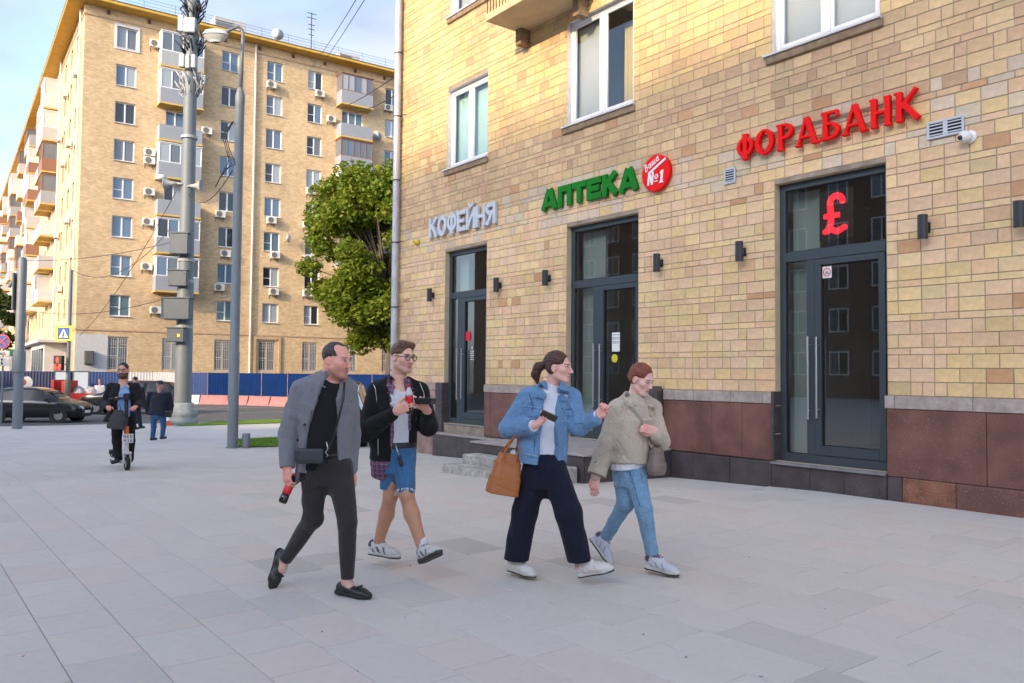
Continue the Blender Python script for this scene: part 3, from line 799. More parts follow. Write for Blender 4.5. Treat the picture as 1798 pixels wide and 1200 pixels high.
mb = MB(); mb.lathe([(.075, -.001), (.075, -.004)], (1.13, -.006, 1.83), 24, 'y'); mb.build('sticker', m_yelp, dB)
mb = MB(); mb.lathe([(.11, -.001), (.11, -.004)], (.72, -.006, 2.36), 28, 'y'); mb.build('sticker', mat('red_sticker', (.70, .01, .03), .5), dC)
mb = MB()
for i in range(5): mb.box(.84, .84 + .13 - .02 * (i % 2), -.009, -.006, 2.02 - i * .045, 2.032 - i * .045)
mb.lathe([(.025, -.006), (.025, -.009)], (.90, 0, 2.10), 12, 'y')
mb.build('opening_hours', m_paper, dC)
# red counter glimpsed inside door C, dark shelves inside B
mb = MB(); mb.box(.75, 1.3, 1.3, 1.7, .43, 1.15, .02); mb.build('counter', mat('red_counter', (.4, .02, .03), .4), dC)
mb = MB()
for i in range(6): mb.box(1.0, 2.2, 1.9, 2.3, .6 + i * .38, .63 + i * .38)
mb.build('shelf', mat('dark_shelf', (.05, .05, .055), .6), dB)
# red lit pound sign hanging behind the glass of door A
m_led = mat('led_red', (.8, .02, .03), .6, emit=(1.0, .02, .04), estr=.45)
pound = [('c', arc_pts(.58, .76, .26, .18, 10, 180, 14) + [(.34, .62), (.36, .3), (.24, .1)], .16), ('l', [(.05, .46), (.72, .46)], .13), ('c', [(.12, .08), (.35, .13), (.6, .05), (.9, .14)], .15)]
o = put('pound_sign', letter_mesh('pound_sign', pound, (.36, .56), .03, m_led, .009), dA, (.62, .06, 3.50))
flat(dA, 'led_panel', .56, 1.06, 3.43, 4.12, mat('led_panel', (.02, .012, .012), .6), .085, .02)

# ---- windows of the upper floors
m_pvc = mat('white_pvc', (.68, .68, .69), .4, var=.03, scale=3)
g_win = glass_mat('window_glass', (.95, .98, .98), .05)
m_blind = mat('pale_blind', (.36, .50, .47), .8, var=.06, scale=2)
m_blind2 = mat('grey_blind', (.38, .36, .34), .8, var=.06, scale=2)
m_dimroom = mat('dim_room', (.16, .15, .13), .9)
m_sill = mat('metal_sill', (.6, .59, .58), .45)
m_oldsill = mat('old_sill', (.24, .165, .10), .9, var=.3, scale=10, bump=.5, bscale=30)
def upper_window(t0, t1, z0, z1, kind):
    e = put('window', None, BLD, (-t1, .10, z0)); W = t1 - t0; H = z1 - z0
    fr = MB(); f = .075
    for (x0, x1, a, c) in ((0, f, 0, H), (W - f, W, 0, H), (f, W - f, 0, f), (f, W - f, H - f, H), (W * .5 - .05, W * .5 + .05, f, H - f)): fr.box(x0 + .0005, x1 - .0005, 0, .07, a + .0005, c - .0005, .008)
    for x0, x1 in ((f, W * .5 - .05), (W * .5 + .05, W - f)):
        for (u0, u1, a, c) in ((x0, x0 + .05, f, H - f), (x1 - .05, x1, f, H - f), (x0 + .05, x1 - .05, f, f + .05), (x0 + .05, x1 - .05, H - f - .05, H - f)): fr.box(u0 + .001, u1 - .001, .012, .06, a + .001, c - .001, .006)
    fr.build('frame', m_pvc, e)
    for x0, x1 in ((f + .05, W * .5 - .1), (W * .5 + .1, W - f - .05)):
        g = MB(); g.box(x0 - .003, x1 + .003, .032, .038, f + .047, H - f - .047); g.build('pane', g_win, e)
    s = MB(); s.box(-.12, W + .03, -.17, -.001, -.045, -.012, .004); s.build('sill', m_sill, e)
    s = MB(); s.box(-.08, W + .05, -.145, -.105, -.16, -.05, .012); s.build('old_sill', m_oldsill, e)
    r = MB(); r.box(-.05, W + .05, .09, 1.6, -.1, H + .1)
    r.f = [r.f[0], r.f[1], r.f[3], r.f[4], r.f[5]]; r.c = r.c[:5]
    r.build('room', m_dimroom, e)
    if kind == 'green':
        s = MB(); s.box(.05, W - .05, .16, .17, .1, H - .1); s.build('blind', m_blind, e)
    elif kind == 'grey':
        s = MB(); s.box(.05, W * .5 - .05, .16, .17, .1, H - .1); s.build('blind', m_blind2, e)
        s = MB()
        for i in range(9):
            x = W * .5 + .12 + i * .07; s.tube([(x, .5 + .02 * (i % 2), .3), (x + .01, .5, H - .2)], .045, 8)
        s.build('curtain', mat('yellow_curtain', (.45, .33, .12), .8), e)
    elif kind == 'slate':
        s = MB(); s.box(.05, W - .05, .16, .17, .1, H - .1); s.build('blind', m_blind2, e)
for w, k in zip(WINS, ('slate', 'grey', 'green', 'slate', 'green', 'slate', 'grey')): upper_window(*w, k)
# balcony slab overhead with brackets and railing
e = put('balcony', None, BLD, (-9.0, 0, 0))
mb = MB(); mb.box(0, 2.1, -.95, .0, 8.42, 8.56, .01); mb.build('slab', mat('balcony_plaster', (.52, .40, .24), .9, var=.1, scale=3), e)
for x in (.15, 1.85):
    mb = MB(); mb.prism([(x - .08, 8.1), (x + .08, 8.1), (x + .08, 8.418), (x - .08, 8.418)], -.25, -.0); mb.build('bracket', m_oldsill, e)
mb = MB()
for i in range(22): mb.tube([(.03 + i * .097, -.92, 8.56), (.03 + i * .097, -.92, 9.5)], .009, 5)
mb.tube([(0, -.92, 9.5), (2.1, -.92, 9.5)], .02, 6); mb.build('railing', m_gasket, e)

# downpipe
m_zinc = mat('zinc_pipe', (.46, .46, .49), .5, metal=.15, var=.15, scale=3, bump=.05)
e = thing('downpipe', 'grey zinc rainwater downpipe at the corner of the yellow brick building', 'pipe', tuple(WP(13.84, .13, 0)), RZ)
zb = [.25, 1.6, 3.15, 4.75, 6.3, 7.9, 9.5, 11.1, 12.5]
mb = MB()
for z0, z1 in zip(zb[:-1], zb[1:]): mb.lathe([(.082, z0), (.082, z1 - .06), (.089, z1 - .055), (.089, z1 - .001)], n=18)
mb.tube([(0, 0, .26), (0, -.02, .05), (0, -.16, -.1)], .083, 14)
mb.build('pipe', m_zinc, e, smooth='auto')
for z in zb[1:-1]:
    mb = MB(); mb.lathe([(.094, z - .015), (.094, z + .015)], n=18); mb.tube([(.09, .02, z), (.2, .03, z + .02), (.22, .12, z + .02)], .007, 6); mb.build('clamp', m_gasket, e)

# wall lamps, vents, camera, yellow bell
m_lampb = mat('lamp_black', (.028, .03, .034), .35)
def sconce(t, z, label):
    e = thing('wall_lamp', label, 'lamp', tuple(WP(t, .0, z)), RZ, 'cylinder lamps along the shop wall')
    mb = MB(); mb.lathe([(.05, -.15), (.058, -.147), (.058, .147), (.05, .15)], (0, -.115, 0), 20); mb.build('cylinder', m_lampb, e, smooth='auto')
    mb = MB(); mb.box(-.03, .03, -.06, -.012, -.05, .05, .006); mb.box(-.045, .045, -.012, -.0025, -.065, .065, .004); mb.build('bracket', m_lampb, e)
    mb = MB(); mb.lathe([(.042, -.152), (.042, -.1505)], (0, -.115, 0), 16); mb.build('lens', mat('lamp_lens', (.5, .5, .46), .3), e)
for (t, z), lb in zip([(12.255, 3.34), (9.685, 3.365), (8.124, 3.375), (5.303, 3.375), (3.688, 3.378), (1.018, 3.374), (-.04, 3.37)],
                      ['beside the downpipe', 'on the pharmacy side of the coffee shop door', 'on the coffee shop side of the pharmacy door', 'on the bank side of the pharmacy door',
                       'on the pharmacy side of the bank door', 'on the white camera side of the bank door', 'last in the row past the white dome camera']):
    sconce(t, z, 'black cylinder wall lamp ' + lb)
m_vent = mat('vent_grey', (.50, .52, .56), .5); m_void = mat('void_black', (.008, .008, .01), .9)
def vent(t0, t1, z0, z1, banks, label):
    e = thing('vent_grille', label, 'vent', tuple(WP(t1, .0, z0)), RZ)
    W = t1 - t0; H = z1 - z0
    mb = MB(); mb.box(.005, W - .005, -.012, -.003, .005, H - .005); mb.build('backing', m_void, e)
    mb = MB(); f = .028
    for (x0, x1, a, c) in ((0, f, 0, H), (W - f, W, 0, H), (f, W - f, 0, f), (f, W - f, H - f, H)): mb.box(x0 + .0003, x1 - .0003, -.03, -.0125, a, c, .003)
    if banks == 2: mb.box(W / 2 - .025, W / 2 + .025, -.0302, -.0125, f, H - f, .003)
    mb.build('frame', m_vent, e)
    n = max(4, int((H - 2 * f) / .036))
    for i in range(n):
        zz = f + (H - 2 * f) * (i + .25) / n
        s = MB(); s.raw([(f, -.026, zz), (W - f, -.026, zz), (W - f, -.014, zz + .016), (f, -.014, zz + .016), (f, -.026, zz + .003), (W - f, -.026, zz + .003), (W - f, -.014, zz + .019), (f, -.014, zz + .019)],
                        [(0, 1, 5, 4), (3, 2, 1, 0), (4, 5, 6, 7)]); s.build('slat', m_vent, e)
vent(.565, .997, 4.45, 4.665, 2, 'wide grey double vent grille after the red bank lettering')
vent(3.82, 4.035, 4.445, 4.685, 1, 'small grey vent grille between the bank and pharmacy signs')
e = thing('dome_camera', 'white dome security camera beside the double vent grille', 'camera', tuple(WP(.50, 0, 4.38)), RZ)
mb = MB(); mb.lathe([(.075, -.0), (.075, -.03), (.06, -.04)], n=20, axis='y'); mb.build('base', m_white, e, smooth='auto')
mb = MB(); mb.lathe([(.02, .07)] + [(.072 * math.cos(R(a)), .072 * math.sin(R(a))) for a in range(60, -91, -15)], (-.03, -.09, -.005), 20); mb.build('housing', m_white, e, smooth=True)
mb = MB(); mb.lathe([(.03, 0), (.026, -.012), (.01, -.016)], (-.055, -.15, -.02), 14, 'y'); mb.build('lens', m_gasket, e, smooth=True)
e = thing('alarm_beacon', 'small yellow beacon on the brick near the downpipe', 'beacon', tuple(WP(12.95, 0, 4.66)), RZ)
mb = MB(); mb.lathe([(.06, -.002), (.075, -.03), (.06, -.1), (.02, -.12)], n=16, axis='y'); mb.build('housing', mat('beacon_yellow', (.65, .48, .03), .4), e, smooth=True)
mb = MB(); mb.tube([(-.06, -.03, .02), (-.14, -.05, .03)], .025, 8); mb.build('horn', m_gasket, e)

# ---- shop signs: each letter raised from the wall
def shop_sign(name, label, text, t_left, t_right, z0, H, m, depth, off, fn, gap=.12, widths=None, slant=0.0, h=.008):
    W = t_left - t_right; widths = widths or {}
    e = thing(name, label, 'sign', tuple(WP(t_left, off, z0)), RZ)
    ws = [widths.get(c, 1.0) for c in text]; tot = sum(ws) + gap * (len(text) - 1); x = 0
    for c, w in zip(text, ws):
        lw = W * w / tot
        put('letter', letter_mesh('letter', fn(c), (lw, H), depth, m, h, slant), e, (x, 0, 0)); x += lw + W * gap / tot
    return e
m_sgrey = mat('sign_grey', (.50, .53, .58), .45); m_sgreen = mat('sign_green', (.003, .17, .008), .5, spec=.2); m_sred = mat('sign_red', (.78, .003, .003), .5, spec=.2)
s1 = shop_sign('shop_sign', 'raised pale grey letters КОФЕЙНЯ over the coffee shop door', 'КОФЕЙНЯ', 12.36, 9.80, 4.67, .46, m_sgrey, .07, .05, lambda c: glyph(c, .20), .1, {'Ф': 1.15, 'О': 1.1})
s2 = shop_sign('shop_sign', 'raised green letters АПТЕКА over the pharmacy door', 'АПТЕКА', 8.31, 5.76, 4.68, .40, m_sgreen, .06, .05, lambda c: glyph(c, .30), .07, {'А': 1.25})
s3 = shop_sign('shop_sign', 'raised red serif letters ФОРАБАНК over the bank door', 'ФОРАБАНК', 3.75, 1.06, 4.73, .385, m_sred, .075, .075, serif_glyph, .06, {'А': 1.12})
for zz in (.10, .30):
    mb = MB(); mb.box(.05, 2.62, .03, .045, zz, zz + .018); mb.build('mounting_rail', m_oldsill, s3)
mb = MB(); mb.box(.05, 2.45, .03, .04, .2, .215); mb.build('mounting_rail', m_sgrey, s1)
e = thing('round_sign', 'round red disc sign reading Ваша №1 after the green pharmacy letters', 'sign', tuple(WP(5.36, .05, 4.873)), RZ)
mb = MB(); mb.lathe([(.30, .035), (.305, .03), (.305, -.025), (.297, -.035)], n=48, axis='y'); mb.build('disc', m_sred, e, smooth='auto')
m_sw = mat('sign_white', (.78, .78, .77), .5)
N1 = [('l', [(.07, 0), (.07, 1)], .2), ('l', [(.30, 0), (.30, 1)], .2), ('l', [(.07, .95), (.30, .05)], .17), ('c', arc_pts(.53, .58, .08, .15, 0, 360, 18), .1), ('l', [(.43, .22), (.63, .22)], .09), ('l', [(.86, 0), (.86, 1)], .22), ('l', [(.74, .78), (.86, .95)], .15), ('l', [(.74, .06), (.98, .06)], .13)]
put('letter', letter_mesh('letter', N1, (.36, .21), .012, m_sw, .006, .12), e, (-.18, -.039, -.185))
mb = MB(); mb.prism([(-.15, .03), (-.12, -.0), (.235, .185), (.215, .215)], -.045, -.036); mb.build('bar', m_sw, e)
def script_word(parent, word, x, z, size, rot):
    G = {'В': [('c', [(.1, 0), (.3, 1)], .14), ('c', arc_pts(.42, .78, .3, .2, 120, -70, 10), .13), ('c', arc_pts(.42, .28, .34, .27, 80, -140, 12), .13)],
         'а': [('c', arc_pts(.4, .33, .3, .3, 0, 360, 16), .13), ('c', [(.75, .65), (.68, .05), (.9, .05)], .13)],
         'ш': [('c', [(.1, .65), (.05, .08), (.35, .08), (.4, .65)], .12), ('c', [(.4, .65), (.38, .08), (.7, .08), (.75, .65)], .12), ('c', [(.75, .65), (.72, .05), (.9, .05)], .12)]}
    for c in word:
        w = {'В': .95, 'а': .8, 'ш': 1.1}[c] * size * .8
        o = put('letter', letter_mesh('letter', G[c], (w, size), .010, m_sw, .005, .15), parent, (x, -.039, z)); o.rotation_euler = (0, -rot, 0)
        x += (w + size * .04) * math.cos(rot); z += (w + size * .04) * math.sin(rot)
script_word(e, 'Ваша', -.215, .045, .115, R(27))
# ------------------------------------------------------------------ nine-storey block across the road
def brick_tex_mat(name, c1, c2, mortar, axis='x', bw=.29, rh=.12, rough=.85):
    m = bpy.data.materials.new(name); m.use_nodes = True
    n = m.node_tree.nodes; l = m.node_tree.links; p = n['Principled BSDF']; p.inputs['Roughness'].default_value = rough
    t = n.new('ShaderNodeTexCoord'); sp = n.new('ShaderNodeSeparateXYZ'); cb = n.new('ShaderNodeCombineXYZ')
    l.new(t.outputs['Object'], sp.inputs[0]); ad = n.new('ShaderNodeMath'); ad.operation = 'ADD'; l.new(sp.outputs['X'], ad.inputs[0]); l.new(sp.outputs['Y'], ad.inputs[1])
    l.new(ad.outputs[0], cb.inputs[0]); l.new(sp.outputs['Z'], cb.inputs[1])
    br = n.new('ShaderNodeTexBrick'); br.inputs['Scale'].default_value = 1; br.inputs['Brick Width'].default_value = bw; br.inputs['Row Height'].default_value = rh
    br.inputs['Mortar Size'].default_value = .008; br.inputs['Color1'].default_value = (*c1, 1); br.inputs['Color2'].default_value = (*c2, 1); br.inputs['Mortar'].default_value = (*mortar, 1)
    l.new(cb.outputs[0], br.inputs['Vector'])
    src = br.outputs[0]
    for sc, a0, a1 in ((.25, .86, 1.1), (1.7, .9, 1.08)):
        no = n.new('ShaderNodeTexNoise'); no.inputs['Scale'].default_value = sc; no.inputs['Detail'].default_value = 4; l.new(t.outputs['Object'], no.inputs['Vector'])
        mr = n.new('ShaderNodeMapRange'); mr.inputs['From Min'].default_value = .3; mr.inputs['From Max'].default_value = .7; mr.inputs['To Min'].default_value = a0; mr.inputs['To Max'].default_value = a1; l.new(no.outputs[0], mr.inputs['Value'])
        mm = n.new('ShaderNodeMix'); mm.data_type = 'RGBA'; mm.blend_type = 'MULTIPLY'; mm.inputs['Factor'].default_value = 1; l.new(src, mm.inputs['A']); l.new(mr.outputs[0], mm.inputs['B']); src = mm.outputs['Result']
    l.new(src, p.inputs['Base Color'])
    bu = n.new('ShaderNodeBump'); bu.inputs['Strength'].default_value = .4; bu.inputs['Distance'].default_value = .02; l.new(br.outputs['Fac'], bu.inputs['Height']); bu.invert = True; l.new(bu.outputs[0], p.inputs['Normal'])
    return m
m_block = brick_tex_mat('block_brick', (.54, .37, .20), (.67, .49, .29), (.38, .29, .20))
m_ochre = mat('ochre_soffit', (.55, .33, .055), .85, var=.1, scale=2)
m_wpaint = mat('white_paint', (.52, .51, .50), .7, var=.06, scale=3)
m_bluegl = [mat('pane_sky', (.10, .16, .24), .06, spec=.9), mat('pane_dark', (.03, .035, .045), .06, spec=.8), mat('pane_curtain', (.30, .34, .37), .12, spec=.7), mat('pane_teal', (.10, .17, .20), .06, spec=.9), mat('pane_slate', (.12, .14, .17), .1, spec=.8)]
BK = thing('apartment_block', 'nine storey tan brick apartment block with ochre eaves across the road', 'building', tuple(P1), YL)
BW, BD, BZ = 46.0, 98.0, 29.2
ROWZ = [26.4, 23.45, 20.55, 17.62, 14.68, 11.72, 8.72, 5.65]
COLS = [(2.22, 3.68), (10.12, 11.52), (13.88, 15.26), (17.5, 18.84), (24.98, 26.4), (29.4, 30.8), (33.2, 34.6), (38, 39.4)]
BALC = [(5.9, 8.05), (20.7, 22.75)]
fh = []
for z in ROWZ:
    for a, c in COLS: fh.append((a, c, z, z + 1.62, 'w'))
    for a, c in BALC: fh.append((a, c, z - (.0 if z < 6 else .75), z + 1.62, 'b'))
for a, c in ((2.2, 3.62), (6.05, 7.5), (10.03, 11.4), (13.62, 15.05), (17.42, 18.8), (21.2, 22.5), (25.0, 26.3)): fh.append((a, c, 1.55, 4.08, 'g'))
b = MB()
H4 = [h[:4] for h in fh]
for x0, x1, z0, z1 in wall_rects(0, BW, -1.0, BZ, H4): b.q([(x0, 0, z0), (x1, 0, z0), (x1, 0, z1), (x0, 0, z1)])
for x0, x1, z0, z1 in H4: reveal(b, x0, x1, z0, z1, .2)
# side facade along the avenue (x = 0)
sr = random.Random(21)
SIDE = []
for s0 in (3.2, 6.6, 10.6): SIDE.append((s0, s0 + 1.4))
s_ = 24.4
while s_ < BD - 3: SIDE.append((s_, s_ + 1.4)); s_ += 3.7
SH = [(a, c, z, z + 1.62) for a, c in SIDE for z in ROWZ]
for y0, y1, z0, z1 in wall_rects(0, BD, -1.0, BZ, SH): b.q([(0, y1, z0), (0, y0, z0), (0, y0, z1), (0, y1, z1)])
for y0, y1, z0, z1 in SH:
    b.q([(0, y0, z0), (.2, y0, z0), (.2, y0, z1), (0, y0, z1)]); b.q([(0, y1, z0), (0, y1, z1), (.2, y1, z1), (.2, y1, z0)]); b.q([(0, y0, z0), (0, y1, z0), (.2, y1, z0), (.2, y0, z0)]); b.q([(0, y0, z1), (.2, y0, z1), (.2, y1, z1), (0, y1, z1)])
b.q([(BW, 0, -1), (BW, BD, -1), (BW, BD, BZ), (BW, 0, BZ)]); b.q([(0, BD, -1), (0, BD, BZ), (BW, BD, BZ), (BW, BD, -1)])
b.build('wall', m_block, BK)
# belt courses, eaves, roof
m_belt = mat('belt_course', (.45, .31, .19), .85, var=.1, scale=2)
b = MB(); b.box(-.03, BW, -.05, -.001, 4.5, 4.62); b.box(-.05, -.001, -.049, BD, 4.5, 4.62); b.build('belt_course', m_belt, BK)
b = MB(); b.box(-.06, BW, -.08, -.001, 28.4, 28.55); b.box(-.06, -.001, -.079, BD, 28.4, 28.55); b.build('belt_course', m_belt, BK)
b = MB(); b.box(-1.15, BW + 1, -1.15, BD + .6, BZ, BZ + .22, .03); b.build('eaves', m_ochre, BK)
m_roof = mat('roof_sheet', (.12, .11, .10), .7)
b = MB(); zr = BZ + .223; b.raw([(-1.17, -1.17, zr), (BW + 1, -1.17, zr), (BW + 1, BD + .6, zr), (-1.17, BD + .6, zr), (-1.17, -1.17, zr + .07), (BW + 1, -1.17, zr + .07), (BW + 1, BD + .6, zr + .07), (-1.17, BD + .6, zr + .07), (8, 8, zr + 2.2), (BW - 8, 8, zr + 2.2), (BW - 8, BD - 8, zr + 2.2), (8, BD - 8, zr + 2.2)],
    [(0, 1, 5, 4), (3, 0, 4, 7), (1, 2, 6, 5), (2, 3, 7, 6), (4, 5, 9, 8), (5, 6, 10, 9), (6, 7, 11, 10), (7, 4, 8, 11), (8, 9, 10, 11)])
roof = b.build('roof', m_roof, BK)
m_rail = mat('rail_grey', (.22, .23, .25), .5, metal=.4)
b = MB()
for i in range(20): b.tube([(-.6 + i * 2.3, -.55, zr + .1), (-.6 + i * 2.3, -.35, zr + 1.15)], .028, 5)
for zz in (.55, .85, 1.1): b.tube([(-.6, -.55 + .2 * zz / 1.1, zr + zz), (BW, -.55 + .2 * zz / 1.1, zr + zz)], .016, 4)
b.build('roof_rail', m_rail, BK)
b = MB()
for (x, z) in [(i * 2.9 + 1.6, 28.75) for i in range(15)]: b.box(x - .12, x + .12, -.1, -.001, z, z + .3)
b.build('cornice_block', mat('cornice_brown', (.12, .06, .03), .9), BK)
# drainpipes
m_dpipe = mat('white_drainpipe', (.66, .64, .60), .5)
for (x, y) in ((12.86, -.14), (-.14, 1.3), (-.14, 14.2), (-.14, 38), (-.14, 56), (-.14, 74)):
    b = MB(); b.lathe([(.08, 0.0), (.08, 29.15)], (x, y, 0), 10); b.build('drainpipe', m_dpipe, BK, smooth='auto')
b = MB(); b.prism([(-.01, 1.2), (2.19, 1.2), (2.19, 4.2), (-.01, 4.2)], -.012, -.001); b.build('white_panel', m_wpaint, BK)
b = MB()
for (x0, x1, z0, z1) in ((13.2, 13.42, -.8, 4.45), (15.3, 15.52, -.8, 4.45), (13.42, 15.3, 4.2, 4.45)): b.box(x0 + .001, x1 - .001, -.12, -.002, z0, z1, .01)
b.build('door_surround', m_belt, BK)

# window meshes shared between openings
def far_window(W, H, n, kind):
    f = .075; fr = MB()
    fr.box(0, f, -.03, .04, 0, H, .006); fr.box(W - f, W, -.03, .04, 0, H, .006); fr.box(f + .001, W - f - .001, -.03, .04, 0, f, .006); fr.box(f + .001, W - f - .001, -.03, .04, H - f, H, .006)
    for i in range(1, n):
        x = W * i / n; fr.box(x - .055, x + .055, -.035, .04, f + .001, H - f - .001, .006)
    if kind == 'bar': fr.box(f + .001, W / n - .056, -.028, .03, H * .42, H * .42 + .05)
    if kind == 'trim':
        for (x0, x1, z0, z1) in ((-.16, -.005, -.16, H + .16), (W + .005, W + .16, -.16, H + .16), (-.0, W, -.16, -.005), (-.0, W, H + .005, H + .16)): fr.box(x0, x1, -.24, -.16, z0, z1)
    fm = fr.mesh('window', m_pvc if kind != 'old' else mat('old_frame', (.22, .17, .13), .7))
    panes = []
    for i in range(n):
        x0 = W * i / n + (.055 if i else f); x1 = W * (i + 1) / n - (.055 if i < n - 1 else f)
        p = MB(); p.box(x0 - .002, x1 + .002, .0, .008, f - .002, H - f + .002); panes.append(p)
    sl_ = MB(); sl_.box(-.06, W + .06, -.27, -.04, -.05, -.015); sm = sl_.mesh('sill', m_sill)
    return fm, panes, sm
wcache = {}
wr = random.Random(4)
def place_window(x, y, z, W, H, n, kind, rotz=0.0, sub=True):
    key = (round(W, 2), round(H, 2), n, kind)
    if key not in wcache:
        fm, panes, sm = far_window(W, H, n, kind)
        pm = [[p.mesh('pane', m) for m in m_bluegl] for p in panes]; wcache[key] = (fm, pm, sm)
    fm, pm, sm = wcache[key]
    o = put('window', fm, BK, (x, y, z), rotz)
    base = wr.choice([0, 0, 1, 2, 3, 4, 4, 1])
    for i in range(n): put('pane', pm[i][base if wr.random() < .6 else wr.choice([0, 1, 2, 4])], o)
    if sub: put('sill', sm, o)
    return o
for ri, z in enumerate(ROWZ):
    for ci, (a, c) in enumerate(COLS):
        place_window(a, .17, z, round(c - a, 2), 1.62, 2, 'trim' if (ci, ri) == (0, 0) else ('bar' if wr.random() < .5 else 'plain'))
    for a, c in BALC: place_window(a, .17, z - (0 if z < 6 else .75), round(c - a, 2), 1.62 if z < 6 else 2.37, 3, 'plain', sub=False)
m_bars = mat('window_bars', (.42, .38, .33), .6)
for (a, c, z0, z1, k) in fh:
    if k != 'g': continue
    W = c - a; o = place_window(a, .17, z0, round(W, 2), z1 - z0, 2, 'bar', sub=False)
    g = MB()
    for i in range(9): g.tube([(W * (i + .5) / 9, -.12, .02), (W * (i + .5) / 9, -.12, z1 - z0 - .02)], .016, 4)
    for zz in (.15, .9, 1.7, 1.95, 2.4): g.tube([(0, -.12, zz), (W, -.12, zz)], .02, 4)
    for i in range(5): g.tube([(W * (i + .5) / 5 + .09 * math.cos(t_ * .785), -.125, 2.18 + .09 * math.sin(t_ * .785)) for t_ in range(9)], .013, 4)
    g.build('bars', m_bars, o)
for (a, c) in SIDE:
    for z in ROWZ: place_window(.17, c, z, round(c - a, 2), 1.62, 2, 'plain', -math.pi / 2, sub=False)

# balconies
m_bal = mat('balcony_panel', (.26, .275, .305), .6, var=.05, scale=2)
m_bal2 = mat('balcony_siding', (.38, .38, .38), .6)
m_balbr = mat('balcony_brown', (.22, .11, .07), .7)
m_under = mat('balcony_underside', (.55, .36, .10), .85)
def balcony(x0, x1, zf, glaze, style, rotz=0.0, loc=None, D=1.2, wood=False):
    """zf = floor level; built in a local frame facing -y"""
    e = put('balcony', None, BK, loc or (x0, 0, zf), rotz); W = x1 - x0
    s = MB(); s.box(-.04, W + .04, -D, -.002, -.22, -.08, .01); s.build('slab', m_under, e)
    m = {'panel': m_bal, 'siding': m_bal2, 'brown': m_balbr, 'white': m_wpaint}[style]
    p = MB(); p.box(0, W, -D + .02, -D + .07, -.079, 1.05, .004); p.box(0, .05, -D + .071, -.003, -.079, 1.05, .004); p.box(W - .05, W, -D + .071, -.003, -.079, 1.05, .004)
    if style == 'siding':
        for i in range(8): p.box(.0, W, -D + .008, -D + .0195, -.07 + i * .14, .05 + i * .14)
    p.build('panel', m, e)
    if glaze:
        fm = m_balbr if wood else m_pvc; n = 4 if not wood else 5
        f = MB(); z0, z1 = 1.051, 2.55
        for i in range(n + 1):
            x = (W - .08) * i / n; f.box(x, x + .08, -D + .02, -D + .09, z0, z1, .004)
        for zz in ((z0, z0 + .07), (z1 - .09, z1)):
            f.box(0.001, W - .001, -D + .022, -D + .088, zz[0] + .0005, zz[1] - .0005)
            f.box(.001, .079, -D + .091, -.003, *zz); f.box(W - .079, W - .001, -D + .091, -.003, *zz)
        f.box(-.06, W + .06, -D - .05, -.003, z1 + .002, z1 + .06)
        f.build('glazing_frame', fm, e)
        for i in range(n):
            x0_, x1_ = (W - .08) * i / n + .08, (W - .08) * (i + 1) / n
            g = MB(); g.box(x0_ - .002, x1_ + .002, -D + .05, -D + .058, z0 + .06, z1 - .08); g.build('pane', m_bluegl[wr.choice([0, 1, 2, 4, 4])], e)
        g = MB(); g.box(.03, .04, -D + .09, -.01, z0 + .06, z1 - .08); g.build('side_pane', m_bluegl[4] if wood else m_wpaint, e); g = MB(); g.box(W - .04, W - .03, -D + .09, -.01, z0 + .06, z1 - .08); g.build('side_pane', m_bluegl[4] if wood else m_wpaint, e)
    return e
FL = [z - .92 for z in ROWZ]
for k, (gl, st, wd) in enumerate([(1, 'siding', 0), (1, 'panel', 0), (0, 'panel', 0), (1, 'panel', 0), (0, 'panel', 0), (1, 'panel', 0), (1, 'panel', 0)]): balcony(5.22, 8.42, FL[k], gl, st, wood=wd)
for k, (gl, st, wd) in enumerate([(1, 'panel', 1), (0, 'panel', 0), (1, 'panel', 1), (1, 'panel', 0), (0, 'panel', 0), (1, 'panel', 1), (0, 'panel', 0)]): balcony(20.15, 23.18, FL[k], gl, st, wood=wd)
for s0 in (16.2, 19.9, 31.6, 35.2, 46.4, 60.4, 64.0, 78.6, 88.2):
    for k in range(7):
        gl = sr.random() < .55; st = sr.choice(['panel', 'siding', 'panel', 'white', 'brown'] if s0 < 90 else ['panel'])
        balcony(0, 3.1, FL[k], gl, st, -math.pi / 2, (0, s0 + 3.1, FL[k]), D=1.25, wood=sr.random() < .2)
# shop level annexe along the avenue: pale loggia, canopy
b = MB(); b.box(-1.6, -.06, 4.5, 16, -.8, 3.6, .02); b.build('shop_bay', m_wpaint, BK)
b = MB(); b.box(-2.1, -.055, 3.8, 30, 3.62, 3.85, .02); b.build('canopy', m_wpaint, BK)
b = MB()
for i in range(5):
    b.box(-1.63, -1.602, 5.2 + i * 2.1, 6.8 + i * 2.1, .6, 3.2)
b.build('shop_window', m_bluegl[1], BK)
b = MB(); b.box(-1.4, -.06, 17, 60, -.8, 3.5, .02); b.build('shop_front', mat('shop_front', (.25, .22, .2), .7, var=.3, scale=.6), BK)
b = MB(); b.box(-2.6, -.05, 31, 34, 2.9, 3.6, .02); b.build('awning', mat('green_awning', (.01, .16, .07), .6), BK)

